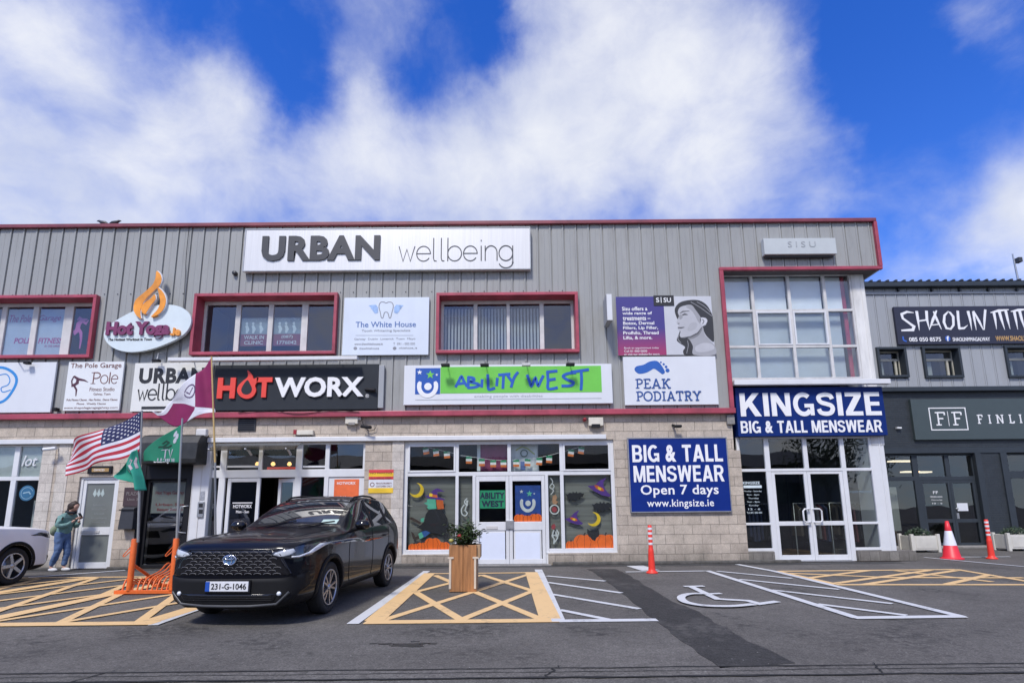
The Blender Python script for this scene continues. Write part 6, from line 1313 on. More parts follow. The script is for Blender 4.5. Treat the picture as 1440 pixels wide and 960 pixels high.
# ================================================================ window decorations of the charity shop
YDc = YS+.024                    # just behind the panes
cl = crop(560, 610, .198, YDc); cr = crop(710, 610, .198, YDc)
def col(n, r, g, b): return mat(n, (r, g, b), .65, var=.12, scale=6)
K_YEL, K_PUR, K_ORG, K_BLK, K_TEAL, K_BLU = col('card_yellow', .75, .50, .02), col('card_purple', .085, .03, .21), col('card_orange', .88, .15, .012), col('card_black', .012, .012, .016), col('card_teal', .10, .42, .28), col('card_navy', .03, .10, .30)
K_RUST = col('card_rust', .55, .11, .02); K_DKO = col('card_dark_orange', .42, .055, .008); K_BRN = col('card_brown', .05, .03, .025)
def cut(c, name, label, cat, parts, smooth=4, group=None):
    """one cut-out of card: parts = list of (part name, material, outline, layer)"""
    first = None
    for i, (pn, m, pts, lay) in enumerate(parts):
        mb = MB(); P = [c(*p) for p in pts]
        if smooth and len(P) > 4: P = spline(P, smooth, True)
        y0 = YDc-.0018*lay
        mb.plate(P, y0-.0012, y0)
        if i == 0: first = tag(mb.build(name, m, None, loc=(P[0][0], YDc, P[0][1])), label, cat, group)
        else: mb.build(pn, m, first)
    return first
def moon(c, cx_, cy_, r, rot, lab):
    P = [(cx_+r*math.cos(rad(rot+a)), cy_+r*math.sin(rad(rot+a))) for a in range(-115, 116, 10)]+[(cx_-r*.45*math.cos(rad(rot))*-.0+ -r*.36*math.cos(rad(rot))+r*.82*math.cos(rad(rot+a)), cy_-r*.36*math.sin(rad(rot))+r*.82*math.sin(rad(rot+a))) for a in range(105, -106, -10)]
    return cut(c, 'paper_moon', lab, 'decoration', [('moon', K_YEL, P, 1)], 0, 'halloween paper cut-outs')
moon(cl, 130, 398, 52, 35, 'yellow paper crescent moon high on the left shop window above the witch')
moon(cr, 630, 604, 50, 25, 'yellow paper crescent moon low on the right shop window beside the purple hat')
# witch on her broom
o = cut(cl, 'paper_witch', 'black cloaked paper witch with teal face riding a broom on the left shop window', 'decoration', [
 ('cloak', K_BLK, [(215,540),(260,528),(315,540),(350,600),(358,700),(355,745),(335,738),(300,712),(240,705),(190,688),(132,662),(160,645),(185,620),(195,570)], 2),
 ('face', K_TEAL, [(205,462),(265,462),(272,530),(215,534),(204,520),(212,508),(182,490),(204,482)], 3),
 ('hair', K_RUST, [(270,464),(318,470),(326,530),(280,534),(272,500)], 3)], 0)
def sub(c, parent, nm, m, pts, lay, sm=0):
    mb = MB(); P = [c(*p) for p in pts]; P = spline(P, 4, True) if sm else P; y0 = YDc-.0018*lay; mb.plate(P, y0-.0012, y0); return mb.build(nm, m, parent)
sub(cl, o, 'hat', K_PUR, [(185,428),(205,440),(230,420),(250,396),(280,384),(332,408),(300,408),(278,412),(282,445),(332,462),(325,470),(250,462),(205,452)], 4)
sub(cl, o, 'hat_band', K_RUST, [(226,424),(276,432),(280,452),(222,444)], 5); sub(cl, o, 'buckle', K_YEL, [(222,420),(244,422),(242,444),(220,442)], 6)
sub(cl, o, 'arm', K_TEAL, [(160,600),(185,592),(180,625),(160,622)], 3); sub(cl, o, 'broom', K_BRN, [(76,592),(100,590),(165,628),(155,640),(85,606)], 1)
sub(cl, o, 'leg', K_BLU, [(165,694),(195,684),(230,700),(185,735),(165,715)], 3); sub(cl, o, 'sock', K_TEAL, [(142,708),(165,694),(182,730),(155,745)], 4); sub(cl, o, 'boot', K_BRN, [(92,690),(112,706),(120,730),(142,722),(150,742),(120,752),(104,742)], 3)
# pumpkins
def pumpkin(c, cx_, base, w_, h_, lab, i):
    P = [(cx_-w_*.44, base)]+[(cx_+w_*.5*math.cos(rad(a)), base-h_*.46-h_*.54*math.sin(rad(a))) for a in range(205, -26, -15)][0:0]
    P = [(cx_-w_*.40, base), (cx_-w_*.5, base-h_*.4), (cx_-w_*.44, base-h_*.75), (cx_-w_*.22, base-h_*.96), (cx_, base-h_*.92), (cx_+w_*.22, base-h_*.96), (cx_+w_*.44, base-h_*.75), (cx_+w_*.5, base-h_*.4), (cx_+w_*.40, base)]
    o = cut(c, 'paper_pumpkin', lab, 'decoration', [('body', K_ORG, P, 1+.3*(i % 4))], 4, 'halloween paper cut-outs')
    for k in (-.28, 0.02, .27):
        mb = MB(); mb.stroke([c(cx_+w_*k*1.0, base-2), c(cx_+w_*k*1.25, base-h_*.5), c(cx_+w_*k*.8, base-h_*.9)], .012, YDc-.0018*(1+.3*(i % 4))-.0022, YDc-.002); mb.build('rib_line', K_DKO, o)
    mb = MB(); mb.stroke([c(cx_, base-h_*.90), c(cx_+w_*.02, base-h_*1.02), c(cx_+w_*.06, base-h_*1.1)], .03, YDc-.0042, YDc-.002); mb.build('stalk', K_BRN, o)
for i, (cx_, w_, h_, lab) in enumerate([(112, 80, 48, 'small paper pumpkin at the left end of the row under the witch'), (165, 74, 56, 'paper pumpkin second from the left under the witch'), (245, 118, 90, 'largest paper pumpkin under the witch'), (325, 84, 60, 'paper pumpkin at the right end under the witch, next to the wooden planter')]): pumpkin(cl, cx_, 824, w_, h_, lab, i)
for i, (cx_, w_, h_, lab) in enumerate([(468, 70, 58, 'small paper pumpkin at the left end of the right shop window'), (562, 150, 105, 'big paper pumpkin left of the black cat'), (712, 156, 106, 'big paper pumpkin right of the black cat')]): pumpkin(cr, cx_, 815, w_, h_, lab, i)
BAT = lambda cx_, cy_, w_, s=1: [(cx_+s*w_*a, cy_+w_*b) for a, b in [(-.5,-.12),(-.38,-.10),(-.26,-.18),(-.13,-.14),(-.10,-.26),(-.04,-.17),(.04,-.17),(.09,-.26),(.14,-.14),(.28,-.2),(.40,-.14),(.5,-.15),(.42,.05),(.34,.04),(.26,.16),(.17,.13),(.05,.27),(-.08,.2),(-.2,.26),(-.28,.12),(-.38,.15),(-.42,.0)]]
cut(cr, 'paper_bat', 'black paper bat below left of the large purple hat', 'decoration', [('bat', K_BLK, BAT(496, 440, 135), 1)], 0, 'halloween paper cut-outs')
cut(cr, 'paper_bat', 'black paper bat under the large purple hat beside the window edge', 'decoration', [('bat', K_BLK, BAT(690, 515, 150), 1)], 0, 'halloween paper cut-outs')
def hat(c, ox, oy, s, lab, tilt):
    f = lambda X, Y: (ox+s*X, oy+s*Y+tilt*X*s)
    o = cut(c, 'paper_hat', lab, 'decoration', [('hat', K_PUR, [f(*p) for p in [(-86,-18),(-55,-22),(-30,-30),(-5,-60),(10,-72),(50,-92),(30,-60),(28,-38),(40,-8),(60,14),(84,30),(70,42),(20,38),(-40,14)]], 1)], 0, 'halloween paper cut-outs')
    sub(c, o, 'band', K_RUST, [f(*p) for p in [(-38,-26),(-20,-30),(24,-14),(34,6),(10,8),(-25,-6)]], 2.2); sub(c, o, 'buckle', K_YEL, [f(*p) for p in [(-12,-20),(12,-14),(10,4),(-12,-2)]], 3); return o
hat(cr, 672, 395, 1.0, 'large purple paper witch hat high in the right shop window', .12)
hat(cr, 490, 612, .78, 'smaller purple paper witch hat low in the right shop window', -.05)
cut(cr, 'paper_cat', 'black paper cat looking over the big pumpkins in the right shop window', 'decoration', [('cat', K_BLK, [(585,672),(600,684),(650,682),(662,664),(670,700),(668,725),(650,735),(640,758),(620,750),(606,732),(592,722),(584,700)], 2.5)], 0, 'halloween paper cut-outs')
# pale string decorations in the narrow side lights
K_PALE = col('card_pale', .55, .57, .56); K_MAR = col('card_maroon', .32, .05, .06); K_TAN2 = col('card_tan', .40, .22, .12)
mb = MB()
for pts in ([(490,455),(470,480),(490,505),(485,470)], [(470,500),(450,530),(452,565),(475,580),(490,560),(470,540)], [(495,470),(475,540)]): mb.stroke(spline([cl(*p) for p in pts], 4), .03, YDc-.002, YDc)
tag(mb.build('paper_garland', K_PALE, None), 'white looped paper decoration in the narrow pane left of the charity shop doors', 'decoration')
mb = MB()
for pts in ([(322,310),(340,340),(318,375),(345,400),(325,430)], [(335,350),(350,370),(338,390)]): mb.stroke(spline([cr(*p) for p in pts], 4), .022, YDc-.002, YDc)
tag(mb.build('paper_garland', K_PALE, None), 'pale hanging paper decoration at the top of the narrow pane right of the doors', 'decoration')
o = cut(cr, 'paper_figure', 'tan and maroon paper figure with a round white rim beside the right door', 'decoration', [('figure', K_TAN2, [(340,440),(360,428),(372,450),(362,470),(378,480),(365,500),(340,495),(336,470)], 1)], 0)
mb = MB(); a = cr(352, 535); mb.stroke(arc(a[0], a[1], .115, .115, 0, 360, 20), .03, YDc-.004, YDc); mb.build('rim', K_PALE, o); mb = MB(); mb.plate(arc(a[0], a[1], .07, .07, 0, 340, 16), YDc-.003, YDc); mb.build('middle', K_MAR, o)
o = cut(cr, 'paper_skeleton', 'small white paper skeleton with a maroon top at the foot of the narrow pane', 'decoration', [('head', K_MAR, [(330,650),(350,635),(362,655),(350,678),(332,672)], 1)], 0)
mb = MB()
for pts in ([(348,680),(335,720),(350,745),(348,780)], [(368,680),(380,700),(372,740),(350,770)], [(335,720),(372,716)], [(362,690),(366,730)]): mb.stroke([cr(*p) for p in pts], .035, YDc-.004, YDc)
mb.build('bones', K_PALE, o)
# posters on the two doors
g = R(673.5, 681, 711, 732.5, YS+.02); mb = MB(); mb.box(g[0]+.02, YS+.021, W(690, 714.5, YS)[1], g[2]-.01, YS+.025, W(690, 689, YS)[1])
o = tag(mb.build('door_poster', mat('green_card', (.02, .30, .14), .6, var=.15), None, loc=(g[0], YS, g[1])), 'green hand lettered poster on the left charity shop door', 'poster')
mb = MB(); YT = YS+.021
for k, (wd_, px) in enumerate((('ABILITY', (675, 692, 709.5, 701)), ('WEST', (677, 703.5, 708.5, 712.5)))): tline(mb, wd_, px, YT, bold=.05, depth=.002, spacing=1.1)
mb.build('lettering', mat('card_navy_ink', (.012, .02, .06), .6), o)
g = R(724, 681, 761, 733, YS+.02); mb = MB(); mb.box(g[0]+.01, YS+.022, g[1]+.02, g[2]-.01, YS+.025, g[3]-.02)
o = tag(mb.build('door_poster', mat('blue_card', (.012, .055, .26), .6, var=.3, scale=3), None, loc=(g[0], YS, g[1])), 'blue poster with a white figure emblem on the right charity shop door', 'poster')
gg2 = R(729, 686, 755, 716, YS+.022); figure_logo(gg2, YS+.022, 'figure_emblem', o, K_PALE, K_TEAL)
YDk = YDc; YDc = YS+.02
cd_ = crop(710, 610, .198, YDc)
for i, (cx_, w_, h_, lab) in enumerate([(105, 80, 52, 'paper pumpkin on the left of the blue door poster'), (158, 84, 44, 'paper pumpkin in the middle of the blue door poster'), (218, 88, 56, 'paper pumpkin on the right of the blue door poster')]): pumpkin(cd_, cx_, 620, w_, h_, lab, i)
YDc = YDk
# flags hung inside and the bunting
def hung(name, lab, px, y, m, sag):
    q = R(*px, y); mb = MB(); nx, nz = 16, 8; V_ = []
    for j in range(nz+1):
        for i in range(nx+1):
            u, w_ = i/nx, j/nz; x = q[0]+(q[2]-q[0])*u+.02*math.sin(w_*5+u*3)*w_; V_.append((x, y+.018*math.sin(u*19+w_*2), q[3]-(q[3]-q[1])*w_-.02*math.sin(u*3.14)*sag))
    mb.add(V_, [(j*(nx+1)+i, (j+1)*(nx+1)+i, (j+1)*(nx+1)+i+1, j*(nx+1)+i+1) for j in range(nz) for i in range(nx)], 0, True); o = mb.build(name, m, None, loc=((q[0]+q[2])/2, y, q[3])); s = o.modifiers.new('t', 'SOLIDIFY'); s.thickness = .004; return tag(o, lab, 'flag')
K_MRF = mat('maroon_cloth', (.26, .05, .13), .85, var=.12); K_WHF = mat('white_cloth', (.66, .70, .72), .85, var=.08)
o = hung('hanging_flag', 'maroon and white flag hung inside over the charity shop doors', (674, 623, 714, 662), YS+.22, K_MRF, 1)
q = R(671, 623, 675.5, 662, YS+.2); mb = MB(); mb.box(q[0], YS+.195, q[1], q[2], YS+.2, q[3]); mb.build('white_edge', K_WHF, o)
o = hung('hanging_flag', 'white flag with a faded green and blue crest hung inside over the doors', (718, 623, 757, 664), YS+.22, K_WHF, 1)
a = W(737, 637, YS+.18); mb = MB(); mb.stroke(arc(a[0], a[1], .09, .09, 0, 360, 16), .03, YS+.185, YS+.19); mb.build('crest', mat('crest_grey', (.12, .17, .14), .8), o); mb = MB(); mb.stroke([(a[0]-.22, a[1]+.08), (a[0]-.05, a[1]+.18), (a[0]+.1, a[1]+.12), (a[0]+.28, a[1]-.03)], .035, YS+.185, YS+.19); mb.build('ribbon', mat('crest_lime', (.42, .46, .16), .8), o)
a = W(735.5, 655, YS+.18); mb = MB(); mb.box(a[0]-.07, YS+.185, a[1]-.1, a[0]+.06, YS+.19, a[1]+.12); mb.build('blue_patch', mat('crest_blue', (.12, .18, .42), .8), o)
K_G, K_W2, K_O = mat('flag_green', (.02, .22, .10), .8), mat('flag_white', (.72, .72, .7), .8), mat('flag_orange', (.62, .16, .03), .8)
YB_ = YS+.06
def bunting(lab, flags, line):
    t = None; mb = MB(); mb.tube(spline([(*(lambda a: (a[0], YB_+.004, a[1]))(W(*p, YB_)),) for p in line], 5), .006, 6); t = tag(mb.build('bunting', K_W2, None), lab, 'bunting', 'strings of tricolour bunting')
    for px, py, a in flags:
        x, z = W(px, py, YB_); w_, h_ = .155, .19; rot = Matrix.Rotation(rad(a), 2); mb = MB()
        for k in range(3):
            P = [rot @ Vector(p) for p in ((-w_/2, -h_*k/3), (w_/2, -h_*k/3), (w_/2, -h_*(k+1)/3), (-w_/2, -h_*(k+1)/3))]
            mb.add([(x+p.x, YB_-.004+.012*math.sin(px+p.x*20), z+p.y) for p in P], [(0, 3, 2, 1)], k)
        o = mb.build('pennant', [K_G, K_W2, K_O], t); s = o.modifiers.new('t', 'SOLIDIFY'); s.thickness = .003
bunting('string of green, white and orange flags in the left top pane', [(598, 628.5, 12), (612.5, 631, 8), (628, 634, 6)], [(590, 627), (612, 631), (638, 637)])
bunting('string of green, white and orange flags across the panes above the doors', [(659.5, 641.5, 0), (677.5, 645, 0), (693.5, 646.5, 0), (708, 646.5, 0), (726, 646, -2), (742, 645, -2), (758.5, 643.5, -4), (772.5, 640.5, -4)], [(647, 640), (660, 641.5), (690, 646), (715, 647), (745, 645), (772, 640), (787, 636)])
bunting('string of green, white and orange flags in the right top pane', [(803.5, 631.5, -8), (818, 628, -10)], [(794, 634), (805, 631), (820, 627), (832, 624)])

# ================================================================ street furniture
# wooden planter in front of the doors
px0, py0 = G(655, 832.5); s_ = .55; hP = 1.03
xw = [G(632, 832)[0], G(670.5, 832)[0]]; wP = xw[1]-xw[0]; yF = py0; yBk = py0+wP
t = thing('wooden_planter', 'tall square planter of orange brown timber boards holding leafy plants', 'planter', ((xw[0]+xw[1])/2, (yF+yBk)/2, 0))
M_TIMB = mat('planed_timber', (.36, .165, .062), .6, var=.35, scale=3.0, stretch=(7, 7, .6), dirt=.12); M_TIMB2 = mat('weathered_timber', (.36, .24, .14), .7, var=.3, scale=3, stretch=(7, 7, .6), dirt=.25)
hP = W(655, 766, yF)[1]
for k in range(2):
    mb = MB(); a = xw[0]+wP*k/2+.003; b = xw[0]+wP*(k+1)/2-.003; mb.box(a, yF-.0, 0.01, b, yF+.03, hP); mb.build('board', M_TIMB, t, bevel=.005)
mb = MB()
for k in range(2): mb.box(xw[0], yF+.032+(wP-.03)*k/2, .01, xw[0]+.03, yF+.03+(wP-.03)*(k+1)/2-.004, hP); mb.box(xw[1]-.03, yF+.032+(wP-.03)*k/2, .01, xw[1], yF+.03+(wP-.03)*(k+1)/2-.004, hP)
mb.box(xw[0]+.03, yBk-.03, .01, xw[1]-.03, yBk, hP); mb.build('side_board', M_TIMB2, t, bevel=.005)
for sgn, x in ((0, xw[0]-.012), (1, xw[1]-.055)):
    mb = MB(); mb.box(x+.01, yF-.014, .06, x+.045, yF-.001, W(655, 785, yF)[1]); mb.box(x-.015, yF-.018, W(655, 785, yF)[1], x+.085, yF-.001, W(655, 782.5, yF)[1]); mb.build('corner_strip', mat('pale_batten', (.60, .52, .42), .6), t)
mb = MB(); mb.box(xw[0]-.02, yF+.1, hP-.20, xw[0]-.001, yBk-.1, hP-.02); mb.box(xw[1]+.001, yF+.05, hP-.22, xw[1]+.06, yBk-.05, hP-.0); mb.build('rim_board', M_TIMB2, t, bevel=.006)
mb = MB(); mb.box(xw[0]+.03, yF+.03, hP-.1, xw[1]-.03, yBk-.03, hP-.05); mb.build('soil', mat('soil', (.03, .022, .016), 1, var=.4), t)
rn = random.Random(5)
def leafy(name, lab, cat, cx_, cy_, z0, n, spread, hgt, mats, ls, parent=None, group=None, flowers=None, stems=9):
    o = thing(name, lab, cat, (cx_, cy_, z0), group); mb = MB(); st = MB()
    S_ = []
    for k in range(stems):
        a = rn.uniform(0, 6.28); tip = Vector((cx_+math.cos(a)*spread*rn.uniform(.2, 1), cy_+math.sin(a)*spread*rn.uniform(.2, 1), z0+hgt*rn.uniform(.45, 1))); b = Vector((cx_+math.cos(a)*spread*.25, cy_+math.sin(a)*spread*.25, z0-.03)); mid = (b+tip)/2+Vector((0, 0, hgt*.12)); st.tube([b, mid, tip], [.008, .006, .003], 5); S_.append((b, mid, tip))
    for k in range(n):
        b, mid, tip = rn.choice(S_); u = rn.uniform(.15, 1.05); p = b.lerp(mid, u*2) if u < .5 else mid.lerp(tip, u*2-1); p = p+Vector((rn.gauss(0, .05), rn.gauss(0, .05), rn.gauss(0, .035)))
        d = Vector((rn.gauss(0, 1), rn.gauss(0, 1), rn.uniform(-.4, .7))).normalized(); s2 = ls*rn.uniform(.6, 1.3); sd_ = d.cross(Vector((0, 0, 1))).normalized()*s2*.36; upv = Vector((0, 0, s2*.12))
        mb.add([p, p+d*s2*.5+sd_+upv, p+d*s2-upv, p+d*s2*.5-sd_+upv], [(0, 1, 2, 3)], rn.randrange(len(mats)))
    st.build('stem', mat('stem_green', (.06, .07, .03), .7), o); mb.build('foliage', mats, o)
    return o
LEAF = [mat('leaf_a', (.045, .085, .025), .55, var=.25), mat('leaf_b', (.075, .12, .035), .55, var=.25), mat('leaf_c', (.03, .06, .025), .55), mat('leaf_d', (.12, .16, .06), .55)]
cx_, cy_ = (xw[0]+xw[1])/2, (yF+yBk)/2
pl = leafy('potted_plant', 'leafy green plant with a few red flowers growing in the tall timber planter', 'plant', cx_, cy_, hP-.05, 760, .33, .42, [LEAF[0], LEAF[2], LEAF[1], LEAF[2]], .075, stems=20)
mb = MB(); mb.add([(0,0,0)], [])
for (fx_, fz_, m_) in ((646.5, 753.5, 0), (649, 755.5, 0), (634.5, 760, 1)):
    x, z = W(fx_, fz_, yF+.06); fl_ = MB(); fl_.lathe([(.001, -.03), (.035, -.015), (.045, .012), (.025, .03), (.001, .034)], (x, yF+.05, z), 9); fl_.build('flower', mat('flower_red', (.34, .02, .03), .6) if m_ == 0 else mat('flower_yellow', (.42, .38, .10), .6), pl)
# bollards and cone
M_BOL = mat('bollard_orange', (.80, .045, .025), .45, var=.06); M_REFL = mat('reflective_white', (.75, .75, .77), .35)
def bollard(px, py, lab):
    x, y = G(px, py); t = thing('bollard', lab, 'bollard', (x, y, 0), 'orange flexible bollards'); H = 1.02
    mb = MB(); mb.lathe([(.001, 0), (.125, 0), (.13, .02), (.10, .04), (.078, .06), (.074, .1), (.060, .45), (.058, .50), (.048, .52), (.046, .60), (.046, H-.03), (.034, H), (.001, H)], (x, y, 0), 20); mb.build('post', M_BOL, t)
    for z in (.60, .71, .82, .92): k = MB(); k.lathe([(.0475, z), (.0482, z+.004), (.0482, z+.046), (.0475, z+.05)], (x, y, 0), 20); k.build('reflective_band', M_REFL, t)
bollard(917, 805.5, 'orange post bollard with white bands standing before the beige wall under the navy board')
bollard(1395, 785.5, 'orange post bollard with white bands standing before the dark brick pier on the right')
x, y = G(1339, 785.8); t = thing('traffic_cone', 'red traffic cone with one wide white band standing before the dark shop', 'cone', (x, y, 0))
hc = W(1333, 732, y)[1]; rr = lambda z: .035+(.205-.035)*(1-z/hc)
M_CRED = mat('cone_red', (.72, .03, .045), .45, var=.06)
mb = MB(); mb.lathe([(.001, .0), (.255, .0), (.26, .03), (.215, .045), (rr(.05), .06), (rr(hc*.36), hc*.36), (rr(hc*.36)*.97, hc*.365), (rr(hc*.74)*.97, hc*.735), (rr(hc*.74), hc*.74), (.036, hc), (.001, hc)], (x, y, 0), 8+16); mb.build('body', M_CRED, t)
mb = MB(); mb.lathe([(rr(hc*.36)+.001, hc*.36), (rr(hc*.74)+.001, hc*.74)], (x, y, 0), 24); mb.build('white_band', mat('cone_white', (.78, .78, .84), .4), t)
# white trough planters
M_CRM = mat('cream_planter', (.62, .60, .54), .5, var=.1, dirt=.15)
def trough_planter(px, py, w_, lab, plab):
    x, y = G(px, py); h_ = .50; d_ = .5
    t = thing('planter_box', lab, 'planter', (x, y+d_/2, 0), 'cream square planters'); a, b = x-w_/2, x+w_/2
    for cx2 in (a, b):
        for cy2 in (y, y+d_): mb = MB(); mb.box(cx2-.045, cy2-.045, 0, cx2+.045, cy2+.045, h_+.05); mb.build('leg', M_CRM, t, bevel=.012)
    mb = MB(); mb.box(a+.04, y-.02, .07, b-.04, y+.02, h_); mb.box(a+.1, y-.03, .12, b-.1, y-.018, h_-.05); mb.build('front_panel', M_CRM, t, bevel=.008)
    for cx2 in (a, b): mb = MB(); mb.box(cx2-.02, y+.045, .07, cx2+.02, y+d_-.045, h_); mb.build('side_panel', M_CRM, t, bevel=.008)
    mb = MB(); mb.box(a+.045, y+d_-.02, .07, b-.045, y+d_+.02, h_); mb.build('back_panel', M_CRM, t); mb = MB(); mb.box(a+.02, y+.02, h_-.1, b-.02, y+d_-.02, h_-.06); mb.build('soil', mat('soil', (.03, .022, .016), 1, var=.4), t)
    o = thing('box_shrub', plab, 'shrub', (x, y+d_/2, h_-.06), 'dark clipped shrubs'); mb = MB()
    for k in range(900):
        u, v_ = rn.uniform(0, 6.28), rn.uniform(0, 1); r_ = rn.uniform(.75, 1.08); p = Vector((x+math.cos(u)*math.sqrt(1-v_*v_)*w_*.46*r_, y+d_/2+math.sin(u)*math.sqrt(1-v_*v_)*.24*r_, h_-.08+v_*.30*r_)); d = Vector((rn.gauss(0, 1), rn.gauss(0, 1), rn.gauss(.3, 1))).normalized(); s2 = .045; sd_ = d.orthogonal().normalized()*s2*.5
        mb.add([p, p+d*s2*.5+sd_, p+d*s2, p+d*s2*.5-sd_], [(0, 1, 2, 3)], rn.randrange(2))
    mb.build('foliage', [mat('leaf_deep', (.014, .03, .014), .6), mat('leaf_c', (.03, .06, .025), .55)], o)
    mb = MB(); mb.tube([(x, y+d_/2, h_-.08), (x, y+d_/2, h_+.12)], .03, 8); mb.build('trunk', mat('bark', (.05, .042, .034), .95), o)
trough_planter(1303, 776.5, .80, 'cream square planter between the white corner pillar and the cone', 'dark clipped shrub in the planter beside the cone')
trough_planter(1440, 774.5, .86, 'cream square planter cut by the right picture edge', 'dark clipped shrub in the planter at the right picture edge')

# ================================================================ cycle rack with flag poles
lx, ly = G(168, 834.5); rx, ry = G(250, 833)
bx0_, by0_ = lx, ly-.0; L_ = G(247, 836)[0]-lx; by0_ = G(205, 835.5)[1]
t = thing('cycle_rack', 'orange steel cycle rack with two upright posts standing on the yellow hatching', 'bicycle rack', (lx+L_/2, by0_, 0))
mb = MB(); mb.box(lx, by0_-.03, .015, lx+L_+.05, by0_+.03, .075); mb.build('base_rail', M_ORANGE, t, bevel=.006)
mb = MB(); mb.box(lx+.12, by0_+.82, .015, lx+L_+.1, by0_+.88, .07); mb.build('base_rail', M_ORANGE, t, bevel=.006)
p1x = G(189, 834)[0]; p2x = G(245.5, 834)[0]; zp = W(194, 757, by0_)[1]
for x in (p1x, p2x):
    mb = MB(); mb.tube([(x, by0_, .07), (x, by0_, zp-.02), (x, by0_, zp)], [.047, .047, .04], 14); mb.build('post', M_ORANGE, t)
    mb = MB(); mb.tube(spline([(x-.02, by0_-.03, zp-.13), (x-.12, by0_-.05, zp-.26), (x-.13, by0_-.05, zp-.29), (x-.10, by0_-.05, zp-.29), (x-.02, by0_-.03, zp-.20)], 4), .008, 6); mb.build('ring', M_ORANGE, t)
    mb = MB(); mb.tube([(x, by0_+.02, .5), (x, by0_+.84, .06)], .028, 8); mb.build('brace', M_ORANGE, t)
for k in range(6):
    x = lx+.12+k*(L_-.25)/5; mb = MB(); x2 = x+.085; hh = .36 if k in (2, 3, 4) else .14
    mb.tube(spline([(x, by0_, .06), (x, by0_+.10, .25), (x, by0_+.42, hh-.02), (x, by0_+.62, hh+.10), (x+.02, by0_+.70, hh+.08), (x2-.02, by0_+.70, hh+.08), (x2, by0_+.62, hh+.10), (x2, by0_+.42, hh-.02), (x2, by0_+.10, .25), (x2, by0_, .06)], 4), .014, 8); mb.build('wheel_hoop', M_ORANGE, t)
    mb = MB(); mb.tube([(x+.04, by0_+.64, hh+.08), (x+.04, by0_+.70, .06)], .012, 8); mb.build('hoop_strut', M_ORANGE, t)
YPOLE = by0_
M_POLE = mat('grey_pole', (.30, .31, .31), .45, .3); M_POLEY = mat('golden_pole', (.52, .36, .14), .5)
def pole(pts, lab, y, mats, r=.022):
    P = [(*(lambda a: (a[0], y, a[1]))(W(*p, y)),) for p in pts]; t = thing('flag_pole', lab, 'flag pole', P[0], 'flag poles on the cycle rack')
    for i, m_ in enumerate(mats):
        mb = MB(); mb.tube([P[i], P[i+1]], [r*(1-.15*i), r*(1-.15*(i+1))], 10); mb.build('pole_section', m_, t)
    return t
pole([(194, 762), (196.5, 680), (199.5, 577)], 'grey flag pole in the left post of the cycle rack, carrying the striped flag', YPOLE, [M_POLE, M_POLE])
pole([(248.5, 762), (253, 655), (256.5, 588)], 'grey flag pole in the right post of the cycle rack, carrying the green flag', YPOLE, [M_POLE, M_POLE])
YP3 = by0_+.75
pole([(303, 808), (302.5, 650), (297.5, 501)], 'grey and golden flag pole behind the black car, carrying the maroon and white flag', YP3, [M_POLE, M_POLEY])
def cloth(name, lab, grid, ydep, nu, nv, face_mat, mats, group='flags on the poles'):
    """grid[row][col] of photo points, row 0 = top edge, col 0 = hoist; ydep(u, v) = billow depth"""
    yp = YPOLE if 'quartered' not in name else YP3
    rows = [spline([W(*p, yp) for p in r_], nu) for r_ in grid]
    cols = [spline([r_[i] for r_ in rows], nv) for i in range(len(rows[0]))]
    NU, NV = len(cols), len(cols[0]); V_ = []
    for i in range(NU):
        for j in range(NV):
            u, v_ = i/(NU-1), j/(NV-1); V_.append((cols[i][j][0], ydep(u, v_), cols[i][j][1]))
    mb = MB()
    for i in range(NU-1):
        for j in range(NV-1): pass
    mb.v = V_; mb.f = [(i*NV+j, i*NV+j+1, (i+1)*NV+j+1, (i+1)*NV+j) for i in range(NU-1) for j in range(NV-1)]
    mb.mi = [face_mat((i+.5)/(NU-1), (j+.5)/(NV-1)) for i in range(NU-1) for j in range(NV-1)]; mb.sm = [True]*len(mb.f)
    o = mb.build(name, mats, None, loc=V_[0]); s = o.modifiers.new('t', 'SOLIDIFY'); s.thickness = .003; s.offset = 0
    def at(u, v_, off=0):
        fi, fj = max(0, min(.9999, u))*(NU-1), max(0, min(.9999, v_))*(NV-1); i, j = int(fi), int(fj); a, b = fi-i, fj-j
        g_ = lambda m, n: Vector(V_[m*NV+n]); p = g_(i, j)*(1-a)*(1-b)+g_(i+1, j)*a*(1-b)+g_(i, j+1)*(1-a)*b+g_(i+1, j+1)*a*b
        du = g_(i+1, j)-g_(i, j); dv = g_(i, j+1)-g_(i, j); n = du.cross(dv).normalized()
        if n.y > 0: n = -n
        return p+n*off
    return tag(o, lab, 'flag', group), at
F_RED, F_WHT, F_BLU = mat('flag_red', (.42, .022, .045), .8, var=.1), mat('flag_cloth_white', (.66, .66, .72), .8, var=.06), mat('flag_navy', (.012, .018, .085), .8, var=.1)
us_grid = [[(199, 579), (172, 592), (143, 606), (112, 617), (96, 632)],
           [(198.5, 595), (172, 606), (143, 619), (116, 628), (92, 645)],
           [(198, 614), (172, 625), (144, 637), (118, 646), (90, 655)],
           [(197, 634), (172, 646), (145, 651), (118, 659), (93, 669)]]
def usd(u, v_): return YPOLE-.02+.10*math.sin(u*7.5+v_*1.6)*min(1, u*3)+.03*math.sin(u*15-v_*4)*u
